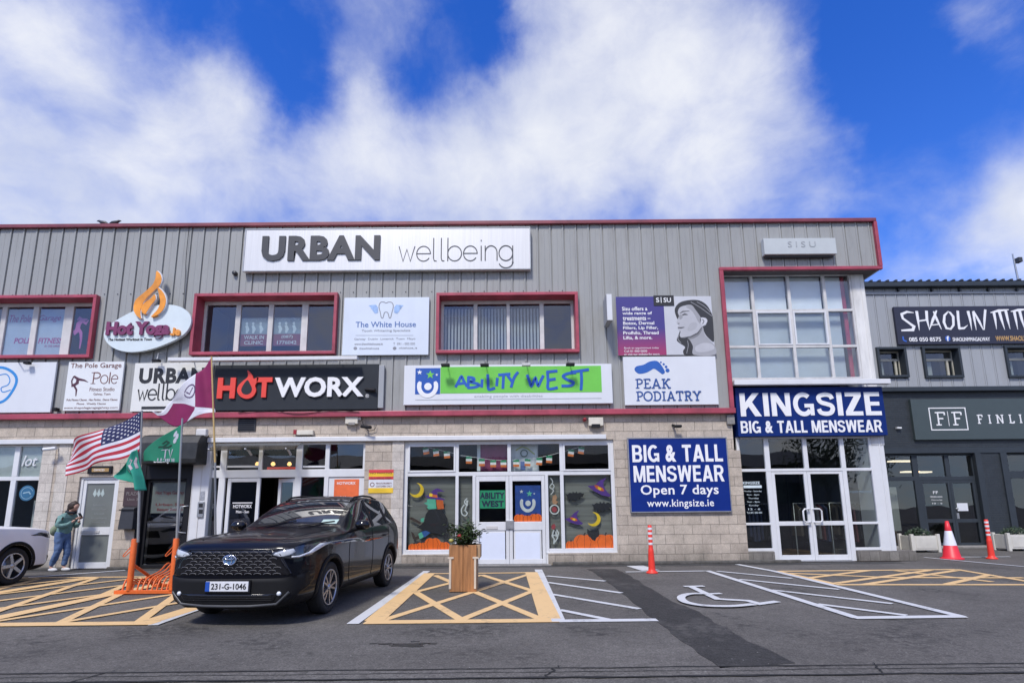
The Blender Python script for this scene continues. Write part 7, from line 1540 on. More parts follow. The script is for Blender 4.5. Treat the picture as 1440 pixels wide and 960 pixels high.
# 13 stripes need row counts in multiples of 13: resample by stripe index
us, us_at = cloth('stars_and_stripes', 'striped red and white flag with a starred navy corner waving from the left pole', us_grid, usd, 10, 13, lambda u, v_: 2 if (u < .46 and v_ < 7/13) else (0 if int(v_*13) % 2 == 0 else 1), [F_RED, F_WHT, F_BLU])
us.name = 'striped_flag'
mb = MB()
for r_ in range(9):
    for k in range(6 if r_ % 2 == 0 else 5):
        u = (.46/12)*(2*k+1 if r_ % 2 == 0 else 2*k+2); v_ = (7/13)*(r_+1)/10
        pts = [us_at(u+.017*(1 if i % 2 == 0 else .42)*math.sin(math.pi*i/5), v_-.030*(1 if i % 2 == 0 else .42)*math.cos(math.pi*i/5), .006) for i in range(10)]
        mb.add(pts, [tuple(range(10))])
mb.build('stars', F_WHT, us)
# green flag with a pale emblem on the right pole
F_GRN = mat('flag_emerald', (.012, .20, .115), .8, var=.12); F_PNK = mat('flag_lilac', (.42, .44, .50), .8); F_DKG = mat('flag_dark_green', (.01, .06, .04), .8)
gr_grid = [[(256, 597), (248, 598), (234, 608), (218, 621), (202, 634)], [(255, 615), (243, 615), (229, 620), (214, 628), (200, 638)], [(254, 633), (240, 633), (225, 635), (211, 638), (199, 642)], [(253.5, 650), (240, 649.5), (224, 649), (210, 648), (198, 648)]]
gf, g_at = cloth('green_flag', 'green flag with a pale lettered emblem on the right pole of the cycle rack', gr_grid, lambda u, v_: YPOLE+.03+.06*math.sin(u*6+v_)*min(1, u*3), 7, 7, lambda u, v_: 0, [F_GRN])
def on(at, pts, w_, off): # ribbon laid on the cloth
    a = []; b = []
    for i, p in enumerate(pts):
        q0, q1_ = pts[max(0, i-1)], pts[min(len(pts)-1, i+1)]; d = Vector((q1_[0]-q0[0], q1_[1]-q0[1])); d = d.normalized() if d.length else Vector((1, 0)); n = Vector((-d.y, d.x))*w_/2; a.append(at(p[0]+n.x, p[1]+n.y, off)); b.append(at(p[0]-n.x, p[1]-n.y, off))
    return a+b, [(i, i+1, len(pts)+i+1, len(pts)+i) for i in range(len(pts)-1)]
mb = MB(); off_ = .006
for cx3, cy3 in ((.20, .30), (.28, .22), (.24, .40)): mb.add([g_at(cx3+.05*math.cos(k*.785), cy3+.08*math.sin(k*.785), .006) for k in range(8)], [tuple(range(8))])
mb.build('shamrock', F_PNK, gf)
mb = MB()
for pts in ([(.40,.62),(.40,.86)], [(.48,.62),(.36,.62)], [(.34,.62),(.30,.84),(.26,.62)], [(.52,.86),(.52,.97),(.46,.97),(.46,.86)], [(.43,.90),(.38,.88),(.38,.97),(.43,.97)], [(.35,.87),(.35,.97)], [(.32,.97),(.32,.87),(.26,.87),(.26,.97)], [(.22,.86),(.22,.97)]): mb.add(*on(g_at, pts, .022, .007))
mb.build('lettering', F_PNK, gf)
mb = MB()
for pts in ([(.50,.42),(.44,.35),(.38,.42),(.46,.52),(.56,.5)], [(.30,.5),(.36,.55),(.46,.56)]): mb.add(*on(g_at, pts, .05, .0065))
mb.build('emblem', F_DKG, gf)
# folded green flag hanging below the striped one
fg_grid = [[(197, 631), (193, 634), (189, 639), (186, 645)], [(198.5, 650), (191, 651), (181, 656), (173, 663)], [(202, 668), (196, 670), (188, 669), (168, 670)], [(206, 689), (199, 689), (191, 680), (176, 674)]]
ff, f_at = cloth('folded_green_flag', 'teal green flag hanging folded below the striped flag on the left pole', fg_grid, lambda u, v_: YPOLE-.08+.07*math.sin(u*9+v_*2)*(.4+v_), 6, 6, lambda u, v_: 0, [mat('flag_teal', (.02, .27, .19), .8, var=.2)])
mb = MB()
for pts in ([(.18,.22),(.24,.34),(.20,.48)], [(.36,.25),(.42,.38),(.36,.50)], [(.55,.45),(.62,.55)]): mb.add(*on(f_at, pts, .09, .006))
mb.build('emblem', mat('flag_pinkish', (.50, .42, .45), .8), ff)
# quartered maroon and white flag
F_MAR = mat('flag_maroon', (.22, .012, .085), .8, var=.14)
qa = [[(297, 503), (287, 514), (276.5, 526), (259, 542), (241, 559)], [(299, 527), (288, 537), (277, 547), (258, 556), (238, 562)], [(302, 574), (290, 573), (277.6, 573), (257, 567), (234, 566)], [(302.5, 576.5), (289, 577.5), (273, 582), (248, 585), (224, 579)], [(303, 579), (288, 582), (264, 593), (240, 598), (212, 577)]]
mf, m_at = cloth('quartered_flag', 'maroon and white quartered flag streaming from the golden pole', qa, lambda u, v_: YP3+.08*math.sin(u*7+v_*2.5)*min(1, u*3), 6, 6, lambda u, v_: (1 if u > .92 and v_ > .5 else 0 if (u < .5) == (v_ < .5) else 1), [F_MAR, F_WHT])
mb = MB(); mb.add(*on(m_at, [(.60+.10*math.cos(k*.4), .26+.10*math.sin(k*.4)) for k in range(16)], .02, .006)); mb.add(*on(m_at, [(.54,.22),(.60,.30),(.66,.24)], .02, .0065)); mb.build('crest', mat('crest_ink', (.12, .08, .16), .8), mf)
# ================================================================ cars
def smooth_body(st, extra_levels=2, cut=None):
    """st: list of (y, half ring [(x, z) x 11]); returns bmesh of the subdivided shell with material indices"""
    bm = bmesh.new(); J = len(st[0][1]); rows = []
    for y, ring in st:
        Rv = [bm.verts.new((x, y, z)) for x, z in ring]
        Lv = [Rv[j] if ring[j][0] == 0 else bm.verts.new((-ring[j][0], y, ring[j][1])) for j in range(J)]
        rows.append((Rv, Lv))
    return bm, rows
def make_car(name, label, loc, rotz, paint, cfg):
    root = thing(name, label, 'car', loc); root.rotation_euler = (0, 0, rotz)
    def ring(zb, w, zm, zs, zb5, x5, x6, z6, x7, z7, x8, z8, x9, z9, z10):
        return [(0, zb), (w*.8, zb), (w*.965, zb+.12), (w, zm), (w*.985, zs), (x5, zb5), (x6, z6), (x7, z7), (x8, z8), (x9, z9), (0, z10)]
    st = [(-2.235, ring(.25, .62, .52, .78, .85, .575, .53, .885, .45, .895, .34, .90, .19, .905, .905)),
          (-2.17, ring(.20, .775, .52, .81, .90, .735, .675, .935, .57, .945, .43, .952, .22, .957, .958)),
          (-2.05, ring(.18, .85, .54, .84, .95, .81, .74, .985, .63, .992, .47, .998, .24, 1.002, 1.004)),
          (-1.80, ring(.175, .897, .56, .87, .99, .855, .785, 1.02, .665, 1.026, .485, 1.03, .25, 1.036, 1.04)),
          (-1.30, ring(.175, .912, .58, .90, 1.015, .868, .792, 1.05, .672, 1.06, .49, 1.066, .26, 1.074, 1.078)),
          (-.92, ring(.175, .905, .58, .92, 1.02, .87, .80, 1.06, .69, 1.08, .50, 1.09, .27, 1.10, 1.105)),
          (-.74, ring(.175, .902, .58, .94, 1.04, .87, .80, 1.075, .725, 1.095, .665, 1.10, .36, 1.115, 1.12)),
          (-.66, ring(.175, .901, .58, .945, 1.045, .87, .81, 1.09, .735, 1.125, .672, 1.13, .36, 1.155, 1.16)),
          (-.22, ring(.175, .900, .58, .96, 1.06, .868, .785, 1.23, .69, 1.365, .632, 1.372, .33, 1.40, 1.405)),
          (.20, ring(.175, .900, .58, .97, 1.075, .866, .755, 1.33, .635, 1.535, .585, 1.545, .30, 1.575, 1.582)),
          (.62, ring(.175, .902, .58, .98, 1.085, .866, .745, 1.35, .62, 1.575, .565, 1.59, .30, 1.612, 1.62)),
          (1.15, ring(.175, .906, .58, .99, 1.10, .866, .74, 1.35, .61, 1.565, .555, 1.58, .30, 1.605, 1.612)),
          (1.62, ring(.22, .906, .60, 1.00, 1.125, .856, .735, 1.35, .605, 1.535, .55, 1.55, .30, 1.58, 1.588)),
          (1.84, ring(.26, .90, .62, 1.00, 1.13, .842, .735, 1.32, .605, 1.47, .55, 1.485, .30, 1.515, 1.525)),
          (2.0, ring(.32, .875, .64, 1.00, 1.10, .81, .74, 1.16, .655, 1.20, .57, 1.21, .30, 1.225, 1.23)),
          (2.085, ring(.40, .74, .64, .90, .96, .68, .60, .98, .50, .99, .42, .995, .22, 1.0, 1.0))]
    bm, rows = smooth_body(st)
    J = 11
    def mi(i, j):
        if j <= 1: return 1
        if j >= 8 and 7 <= i <= 8: return 2            # windscreen
        if 8 <= i <= 11 and j in (5, 6): return 3       # side glass
        if i == 12 and j >= 7: return 2                 # rear window
        if i == 7 and j in (5, 6) : return 0
        return 0
    for i in range(len(rows)-1):
        for side in (0, 1):
            A, B = rows[i][side], rows[i+1][side]
            for j in range(J-1):
                vs = [A[j], B[j], B[j+1], A[j+1]]
                if side: vs = vs[::-1]
                f = bm.faces.new(vs); f.material_index = mi(i, j); f.smooth = True
    for k, (Rv, Lv) in ((0, rows[0]), (1, rows[-1])):
        for j in range(J-1):
            vs = []
            for v in (Rv[j], Rv[j+1], Lv[j+1], Lv[j]):
                if v not in vs: vs.append(v)
            f = bm.faces.new(vs if k == 0 else vs[::-1]); f.material_index = 1 if j <= 1 else 0; f.smooth = True
    cr = bm.edges.layers.float.new('crease_edge')
    for i in range(len(rows)-1):
        for s_ in (0, 1):
            for j, c_ in ((4, .25), (5, .55), (7, .35), (2, .3)):
                e = bm.edges.get((rows[i][s_][j], rows[i+1][s_][j]))
                if e: e[cr] = c_
    bm.normal_update()
    bmesh.ops.recalc_face_normals(bm, faces=bm.faces)
    me = bpy.data.meshes.new('shell'); bm.to_mesh(me); bm.free()
    tmp = bpy.data.objects.new('shell', me); COL.objects.link(tmp)
    for _ in range(6): me.materials.append(None)
    m = tmp.modifiers.new('s', 'SUBSURF'); m.levels = m.render_levels = 3
    # wheel arches
    AX = (-1.30, 1.34); cutters = []
    for ya in AX:
        for s_ in (-1, 1):
            cm = MB(); n = 40; x0, x1 = s_*.62, s_*1.2
            P = [(ya+.385*math.cos(2*math.pi*k/n), .335+.385*math.sin(2*math.pi*k/n)) for k in range(n)]
            cm.add([(x0, a, b) for a, b in P]+[(x1, a, b) for a, b in P], [tuple(range(n)), tuple(range(2*n-1, n-1, -1))]+[(k, n+k, n+(k+1) % n, (k+1) % n) for k in range(n)], 4)
            co_ = cm.build('cutter', [None]*5, None, recalc=True); cutters.append(co_)
            b = tmp.modifiers.new('b', 'BOOLEAN'); b.operation = 'DIFFERENCE'; b.object = co_; b.solver = 'EXACT'
    dg = bpy.context.evaluated_depsgraph_get(); ev = tmp.evaluated_get(dg); full = bpy.data.meshes.new_from_object(ev, depsgraph=dg)
    tmp.modifiers.clear() ; m = tmp.modifiers.new('s', 'SUBSURF'); m.levels = m.render_levels = 3
    dg = bpy.context.evaluated_depsgraph_get(); ev = tmp.evaluated_get(dg); unc = bpy.data.meshes.new_from_object(ev, depsgraph=dg)
    bb = bmesh.new(); bb.from_mesh(unc); bvh = BVHTree.FromBMesh(bb)
    for c_ in cutters: bpy.data.objects.remove(c_)
    bpy.data.objects.remove(tmp)
    names = {0: ('body', paint), 1: ('lower_cladding', cfg['clad']), 2: ('windscreen', cfg['glass']), 3: ('side_window', cfg['glass']), 4: ('wheel_arch', M_BLACK)}
    src = bmesh.new(); src.from_mesh(full)
    for idx, (nm, mm) in names.items():
        b2 = src.copy(); bmesh.ops.delete(b2, geom=[f for f in b2.faces if f.material_index != idx], context='FACES')
        if not b2.faces: b2.free(); continue
        groups = [None]
        if idx in (2, 3):
            # separate front / rear or left / right panes
            key = (lambda f: f.calc_center_median().y > .9) if idx == 2 else (lambda f: f.calc_center_median().x > 0)
            for val in (True, False):
                b3 = b2.copy(); bmesh.ops.delete(b3, geom=[f for f in b3.faces if key(f) != val], context='FACES')
                if not b3.faces: b3.free(); continue
                me2 = bpy.data.meshes.new(nm)
                for f in b3.faces: f.material_index = 0; f.smooth = True
                b3.to_mesh(me2); b3.free(); me2.materials.append(mm); o = bpy.data.objects.new('rear_window' if idx == 2 and val else nm, me2); COL.objects.link(o); o.parent = root
        else:
            me2 = bpy.data.meshes.new(nm)
            for f in b2.faces: f.material_index = 0; f.smooth = idx != 4
            b2.to_mesh(me2); me2.materials.append(mm); o = bpy.data.objects.new(nm, me2); COL.objects.link(o); o.parent = root
        b2.free()
    # ---- pieces laid on the shell
    def patch(nm, m_, outline, axis, off=.006, step=.035, parent=None, mirror=False, solid=.004, sm=4):
        P = spline(outline, sm, True) if sm else outline
        xs_ = [p[0] for p in P]; ys_ = [p[1] for p in P]; pts = [Vector(p) for p in P]; n0 = len(pts)
        def inside(q):
            c = False
            for i in range(n0):
                a, b = pts[i], pts[i-1]
                if (a.y > q.y) != (b.y > q.y) and q.x < (b.x-a.x)*(q.y-a.y)/(b.y-a.y)+a.x: c = not c
            return c
        gx = min(xs_)+step/2; G_ = []
        while gx < max(xs_):
            gy = min(ys_)+step/2
            while gy < max(ys_):
                q = Vector((gx, gy))
                if inside(q) and min((q-p).length for p in pts) > step*.35: G_.append(q)
                gy += step
            gx += step
        V2, E2, F2 = delaunay_2d_cdt(pts+G_, [], [tuple(range(n0))], 1, 1e-5)[:3]
        vs = []
        for q in V2:
            if axis == 'front': o_, d_ = Vector((q.x, -4, q.y)), Vector((0, 1, 0))
            elif axis == 'rear': o_, d_ = Vector((q.x, 4, q.y)), Vector((0, -1, 0))
            elif axis == 'right': o_, d_ = Vector((3, q.x, q.y)), Vector((-1, 0, 0))
            elif axis == 'left': o_, d_ = Vector((-3, q.x, q.y)), Vector((1, 0, 0))
            else: o_, d_ = Vector((q.x, q.y, 3)), Vector((0, 0, -1))
            h_ = bvh.ray_cast(o_, d_)
            if h_[0] is None: h_ = bvh.find_nearest(o_+d_*2.5)
            n_ = h_[1]; n_ = n_ if n_.dot(d_) < 0 else -n_
            vs.append(h_[0]+n_*off)
        outs = []
        for flip in ((False, True) if mirror else (False,)):
            mb = MB(); mb.add([(-v.x if flip else v.x, v.y, v.z) for v in vs], F2, 0, True)
            me_ = bpy.data.meshes.new(nm); me_.from_pydata(mb.v, [], mb.f); me_.polygons.foreach_set('use_smooth', [True]*len(mb.f)); me_.materials.append(m_)
            b_ = bmesh.new(); b_.from_mesh(me_); bmesh.ops.recalc_face_normals(b_, faces=b_.faces)
            c_ = Vector((0, 0, .8))
            for f in b_.faces:
                if f.normal.dot(f.calc_center_median()-c_) < 0: f.normal_flip()
            b_.to_mesh(me_); b_.free()
            o = bpy.data.objects.new(nm, me_); COL.objects.link(o); o.parent = parent or root
            if solid: s_ = o.modifiers.new('t', 'SOLIDIFY'); s_.thickness = solid; s_.offset = -1
            outs.append(o)
        return outs
    def hit(axis, a, b, off=0):
        o_, d_ = {'front': (Vector((a, -4, b)), Vector((0, 1, 0))), 'right': (Vector((3, a, b)), Vector((-1, 0, 0))), 'left': (Vector((-3, a, b)), Vector((1, 0, 0))), 'top': (Vector((a, b, 3)), Vector((0, 0, -1)))}[axis]
        h_ = bvh.ray_cast(o_, d_); p = h_[0] if h_[0] is not None else o_+d_*2.1
        return p-d_*off
    def mk(nm, mb, m_, parent=None, **k):
        r0 = root.location.copy(); root.location = (0, 0, 0); o = mb.build(nm, m_, parent or root, **k); root.location = r0; return o
    cfg['detail'](root, patch, hit, mk)
    # arch trims
    for ya in AX:
        a = [(ya+.445*math.cos(rad(t)), .335+.445*math.sin(rad(t))) for t in range(-12, 193, 6)]; b = [(ya+.387*math.cos(rad(t)), .335+.387*math.sin(rad(t))) for t in range(192, -13, -6)]
        for ax in ('right', 'left'): patch('arch_trim', cfg['clad'], a+b, ax, off=.012, step=.06, solid=.018, sm=0)
    # wheels
    for ya in AX:
        for s_ in (-1, 1):
            xo = s_*.885; mb = MB(); R_ = .340
            prof = [(.235, -.20), (.30, -.215), (R_-.012, -.20), (R_, -.17), (R_, -.05), (R_-.012, -.018), (.30, -.003), (.245, -.012), (.235, -.03)]
            mb.lathe([(r, s_*h) for r, h in prof], (xo, ya, .340), 40, 'x'); w_ = mk('wheel', mb, cfg['tyre'], recalc=False)
            mb = MB(); mb.lathe([(.237, s_*-.02), (.225, s_*-.012), (.215, s_*-.03), (.21, s_*-.16), (.001, s_*-.165)], (xo, ya, .340), 36, 'x'); mk('rim_barrel', mb, cfg['rim_dark'], w_)
            mb = MB(); mb.lathe([(.236, s_*-.014), (.236, s_*-.006), (.218, s_*-.004), (.214, s_*-.018)], (xo, ya, .34), 36, 'x')
            ns = cfg['spokes']
            for k in range(ns):
                for d_ in cfg['split']:
                    a0 = 2*math.pi*k/ns+d_*.35; a1 = 2*math.pi*k/ns+d_
                    u0, u1 = Vector((math.cos(a0), math.sin(a0))), Vector((math.cos(a1), math.sin(a1))); t0, t1 = Vector((-u0.y, u0.x)), Vector((-u1.y, u1.x)); w0, w1 = cfg['sw']
                    pts = [u0*.03-t0*w0, u0*.03+t0*w0, u1*.222+t1*w1, u1*.222-t1*w1]
                    xf, xb = xo+s_*-.012, xo+s_*-.05
                    mb.add([(xf+s_*(-.008 if q in (0, 1) else 0), ya+p.x, .34+p.y) for q, p in enumerate(pts)]+[(xb, ya+p.x, .34+p.y) for p in pts], [(0,1,2,3), (0,4,5,1), (1,5,6,2), (2,6,7,3), (3,7,4,0)])
            mb.lathe([(.001, s_*-.006), (.035, s_*-.008), (.045, s_*-.02), (.045, s_*-.05)], (xo, ya, .34), 20, 'x'); mk('rim', mb, cfg['rim'], w_, recalc=True)
            mb = MB(); mb.lathe([(.15, s_*-.11), (.15, s_*-.10), (.001, s_*-.10)], (xo, ya, .34), 28, 'x'); mk('brake_disc', mb, M_STEEL, w_)
    # mirrors
    for s_ in (-1, 1):
        mb = MB(); mb.tube([(s_*.86, -.44, 1.07), (s_*.95, -.46, 1.10)], [.035, .04], 8); mk('mirror_stalk', mb, M_BLACK)
        mb = MB(); mb.lathe([(.001, -.09), (.06, -.08), (.085, -.02), (.085, .04), (.07, .055), (.001, .058)], (s_*1.0, -.46, 1.14), 14, 'y')
        mb.v = [(s_*1.0+(x-s_*1.0)*1.35, y, 1.14+(z-1.14)*.95) for x, y, z in mb.v]; mo = mk('mirror', mb, cfg['mirror'], smooth=True)
    # seams and handles
    for ax, s_ in (('right', 1), ('left', -1)):
        for pts in ([(-.60, 1.0), (-.68, .8), (-.66, .45), (-.60, .34)], [(.36, 1.06), (.38, .7), (.36, .34)], [(1.25, 1.07), (1.22, .8), (1.05, .60), (.97, .42), (.95, .34)], [(-.60, .335), (.95, .335)]):
            P = spline(pts, 5) if len(pts) > 2 else [pts[0], ((pts[0][0]+pts[1][0])/2, pts[0][1]), pts[1]]
            mb = MB(); mb.tube([hit(ax, a, b, .001) for a, b in P], .005, 5); mk('door_seam', mb, M_BLACK)
        for a in (.17, 1.03): mb = MB(); mb.tube([hit(ax, a-.1, .93, .004), hit(ax, a-.08, .93, .03), hit(ax, a+.08, .935, .03), hit(ax, a+.1, .935, .004)], .013, 8); mk('door_handle', mb, cfg['mirror'])
        mb = MB(); mb.tube([hit(ax, .44, z_, .004) for z_ in (1.10, 1.22, 1.33, 1.44, 1.53)], .022, 6); mk('window_pillar', mb, M_BLACK)
        mb = MB(); mb.tube([hit(ax, 1.24, z_, .004) for z_ in (1.13, 1.22, 1.33, 1.44, 1.50)], .020, 6); mk('window_pillar', mb, M_BLACK)
        mb = MB(); P = [hit('top', s_*.56, y_, .03) for y_ in (.15, .3, .7, 1.1, 1.4)]; P[0].z -= .03; P[-1].z -= .03; mb.tube(P, .017, 8); mk('roof_rail', mb, M_BLACK)
        mb = MB(); P = [hit(ax, a, b, .004) for a, b in ((-.5, 1.058), (-.2, 1.068), (.2, 1.082), (.7, 1.095), (1.2, 1.115), (1.6, 1.14))]; mb.tube(P, .009, 6); mk('window_trim', mb, cfg['trim'])
    for x0, x1, y1 in ((-.55, -.02, -.40), (.12, .60, -.42)):
        P = [hit('top', x0+(x1-x0)*t_, -.76+(y1+.76)*t_*.55, .016) for t_ in (0, .3, .6, 1)]; mb = MB(); mb.tube(P, .010, 6); mk('wiper', mb, M_BLACK)
    bb.free(); src.free()
    return root
def car_paint(n, col, metal, rough, coat):
    m = bpy.data.materials.new(n); m.use_nodes = True; b = m.node_tree.nodes['Principled BSDF']; b.inputs['Base Color'].default_value = col; b.inputs['Metallic'].default_value = metal; b.inputs['Roughness'].default_value = rough; b.inputs['Coat Weight'].default_value = coat; b.inputs['Coat Roughness'].default_value = .02; b.inputs['Specular IOR Level'].default_value = .1
    nt_ = m.node_tree; g = nd(nt_, 'ShaderNodeNewGeometry'); n_ = nd(nt_, 'ShaderNodeTexNoise', i_Scale=2.5, i_Detail=3.0); nt_.links.new(g.outputs['Position'], n_.inputs[0]); bp = nd(nt_, 'ShaderNodeBump', i_Strength=.03, i_Distance=.05); nt_.links.new(n_.outputs[0], bp.inputs['Height']); nt_.links.new(bp.outputs[0], b.inputs['Coat Normal'])
    return m
M_CARGLASS = bpy.data.materials.new('car_glass'); M_CARGLASS.use_nodes = True; b = M_CARGLASS.node_tree.nodes['Principled BSDF']; b.inputs['Base Color'].default_value = (.012, .015, .02, 1); b.inputs['Roughness'].default_value = .02; b.inputs['Specular IOR Level'].default_value = 1.0; b.inputs['IOR'].default_value = 1.7
M_TYRE = mat('tyre_rubber', (.014, .014, .015), .8, var=.2, scale=12); M_RIM = mat('alloy_rim', (.42, .42, .44), .28, .8, var=.06); M_RIMD = mat('dark_rim', (.03, .03, .032), .4, .3)
M_CHROME = mat('chrome', (.7, .72, .75), .12, 1.0, var=.02); M_CLADP = mat('cladding_plastic', (.011, .011, .012), .6, var=.12, spec=.2); M_GLOSSBLK = mat('gloss_black', (.008, .008, .010), .12, var=.02)
M_LAMP = mat('lamp_lens', (.50, .53, .57), .08, .0, var=.08, scale=14, coat=1.0); M_LAMPD = mat('lamp_dark', (.03, .034, .042), .08, .0, var=.2, coat=1.0); M_DRL = mat('lamp_white', (.75, .78, .82), .2, .0, var=.03, coat=1)
def dark_detail(root, patch, hit, mk):
    g = patch('grille', M_GLOSSBLK, [(-.53, .885), (.53, .885), (.61, .825), (.74, .63), (.72, .585), (-.72, .585), (-.74, .63), (-.61, .825)], 'front', off=.006, sm=0, solid=.01)[0]
    # mesh of the grille: staggered rows of small slots' rims
    mb = MB()
    for r_ in range(8):
        z = .605+r_*.0355; hw = .715-(z-.6)*.62
        n = int(hw/.062)
        for k in range(-n, n+1):
            x = k*.118+(.059 if r_ % 2 else 0)
            if abs(x) > hw-.05: continue
            P = [hit('front', x+.046*math.cos(a), z+.016*math.sin(a), .009) for a in (math.pi, math.pi*.75, math.pi*.5, math.pi*.25, 0)]
            mb.tube(P, .0045, 5, cap=False)
    mk('grille_mesh', mb, mat('grille_grey', (.10, .10, .11), .35), g)
    mb = MB(); mb.tube([hit('front', x, z, .006) for x, z in ((-.745, .61), (-.62, .83), (-.54, .893), (0, .896), (.54, .893), (.62, .83), (.745, .61))], .010, 8); mk('grille_rim', mb, M_GLOSSBLK, g)
    # emblem
    c = hit('front', 0, .775, .02); mb = MB()
    e = [(c.x+.082*math.cos(k*.2618), c.y-.004, c.z+.056*math.sin(k*.2618)) for k in range(25)]; mb.tube(e, .0095, 8); mb.tube([(c.x+.030*math.cos(k*.2618), c.y-.006, c.z-.004+.050*math.sin(k*.2618)) for k in range(25)], .007, 6); mb.tube([(c.x+.062*math.cos(k*.2618), c.y-.006, c.z+.026+.020*math.sin(k*.2618)) for k in range(25)], .007, 6); em = mk('emblem', mb, M_CHROME)
    mb = MB(); mb.plate([(c.x+.08*math.cos(k*.2618), c.z+.054*math.sin(k*.2618)) for k in range(24)], c.y+.001, c.y+.012); mk('emblem_plate', mb, mat('emblem_blue', (.10, .22, .42), .15, .3, coat=1), em)
    # bumper
    patch('front_bumper', M_CLADP, [(-.86, .62), (-.74, .575), (.74, .575), (.86, .62), (.86, .46), (.74, .30), (.60, .215), (-.60, .215), (-.74, .30), (-.86, .46)], 'front', off=.014, sm=0, solid=.02)
    lo = patch('lower_intake', M_GLOSSBLK, [(-.62, .385), (.62, .385), (.55, .29), (-.55, .29)], 'front', off=.020, sm=0, solid=.01)[0]
    mb = MB()
    for z in (.312, .336, .36): mb.tube([hit('front', x, z, .024) for x in (-.55, -.3, 0, .3, .55)], .005, 6)
    mk('intake_bar', mb, M_CLADP, lo)
    mb = MB(); mb.tube([hit('front', x, z, .022) for x, z in ((-.74, .40), (-.60, .265), (-.3, .245), (0, .243), (.3, .245), (.60, .265), (.74, .40))], .016, 8); mk('skid_lip', mb, mat('lip_grey', (.06, .062, .066), .4))
    for s_ in (-1, 1):
        p = hit('front', s_*.63, .385, .022); mb = MB(); mb.lathe([(.001, -.012), (.020, -.008), (.026, .0), (.026, .03)], tuple(p), 14, 'y'); mk('fog_light', mb, M_DRL)
    # headlights
    for hl in patch('headlight', M_LAMPD, [(a_, b_+0.03) for a_, b_ in [(.50, .80), (.62, .765), (.76, .745), (.855, .775), (.893, .86), (.895, .93), (.80, .90), (.66, .862), (.54, .838)]], 'front', off=.008, mirror=True, sm=0, solid=.008, step=.025): pass
    patch('headlight_lens', M_LAMP, [(a_, b_+0.03) for a_, b_ in [(.53, .80), (.56, .828), (.66, .85), (.74, .868), (.765, .83), (.71, .79), (.62, .778)]], 'front', off=.014, mirror=True, sm=0, solid=.004, step=.02)
    patch('daytime_light', M_DRL, [(a_, b_+0.03) for a_, b_ in [(.735, .765), (.80, .765), (.862, .80), (.882, .87), (.884, .905), (.868, .905), (.862, .862), (.846, .815), (.795, .783), (.735, .780)]], 'front', off=.015, mirror=True, sm=0, solid=.004, step=.02)
    # bonnet creases
    for s_ in (-1, 1):
        mb = MB(); mb.tube([hit('top', s_*x, y, .001) for x, y in ((.52, -2.02), (.60, -1.7), (.64, -1.3), (.66, -.9))], .006, 5); mk('bonnet_seam', mb, M_BLACK)
    # number plate
    p = hit('front', 0, .47, .03); mb = MB(); mb.box(-.27, p.y-.012, .415, .27, p.y+.03, .53); pl = mk('number_plate', mb, mat('plate_white', (.72, .73, .75), .4, var=.04), bevel=.005)
    mb = MB(); mb.box(-.268, p.y-.0145, .417, -.215, p.y-.012, .528); mk('blue_band', mb, mat('plate_blue', (.02, .09, .45), .4), pl)
    mb = MB(); mb.text('231-G-1046', -.195, .44, .245, .508, p.y-.016, .003, bold=.012); mk('lettering', mb, M_INK, pl)
    mb = MB(); mb.box(-.29, p.y-.004, .40, .29, p.y+.05, .545); mk('plate_holder', mb, M_BLACK, pl)
    # paper discs and tag inside the windscreen's foot
    P = [(.40, 1.165), (.64, 1.165), (.64, 1.225), (.40, 1.225)]
    q = [hit('front', a, b, .004) for a, b in P]; mb = MB(); mb.add([tuple(v) for v in q], [(0, 1, 2, 3)]); o = mk('tax_disc', mb, mat('disc_pale', (.45, .58, .52), .4)); o.modifiers.new('t', 'SOLIDIFY').thickness = .003
    patch('rear_light', mat('rear_red', (.35, .01, .015), .2, coat=1), [(.55, .98), (.84, 1.02), (.84, .93), (.60, .90)], 'rear', mirror=True, sm=0)
def white_detail(root, patch, hit, mk):
    patch('grille', M_GLOSSBLK, [(-.50, .82), (.50, .82), (.56, .62), (-.56, .62)], 'front', sm=0, solid=.01)
    patch('front_bumper', M_CLADP, [(-.82, .48), (.82, .48), (.72, .32), (.55, .26), (-.55, .26), (-.72, .32)], 'front', off=.012, sm=0, solid=.02)
    patch('headlight', M_LAMPD, [(.55, .82), (.70, .87), (.86, .93), (.885, .88), (.84, .82), (.62, .78)], 'front', mirror=True, sm=0, solid=.008, step=.025)
    mb = MB(); mb.box(-.27, -2.275, .40, .27, -2.24, .51); mk('number_plate', mb, mat('plate_white', (.72, .73, .75), .4), bevel=.005)
    patch('rear_light', mat('rear_red', (.35, .01, .015), .2, coat=1), [(.50, .98), (.84, 1.02), (.84, .93), (.56, .90)], 'rear', mirror=True, sm=0)
base_cfg = dict(clad=M_CLADP, glass=M_CARGLASS, tyre=M_TYRE, rim=M_RIM, rim_dark=M_RIMD, spokes=5, split=(-.22, .22), sw=(.014, .012), mirror=M_GLOSSBLK, trim=M_GLOSSBLK)
make_car('parked_car', 'black crossover car parked nose out before the gym with its number plate showing', (-3.27, -4.80, 0), rad(-4.3), car_paint('black_paint', (.0016, .0022, .0055, 1), .0, .3, .42), dict(base_cfg, detail=dark_detail)).scale = (1.0, 1.0, 1.02)
make_car('parked_car', 'white crossover car cut by the left picture edge, only its front wing showing', (-10.85, -4.25, 0), rad(181), car_paint('white_paint', (.86, .86, .87, 1), .0, .35, .8), dict(base_cfg, detail=white_detail, rim=mat('machined_rim', (.55, .55, .56), .25, .7), spokes=5, split=(0,), sw=(.03, .026))).scale = (1.08, 1.08, 1.08)

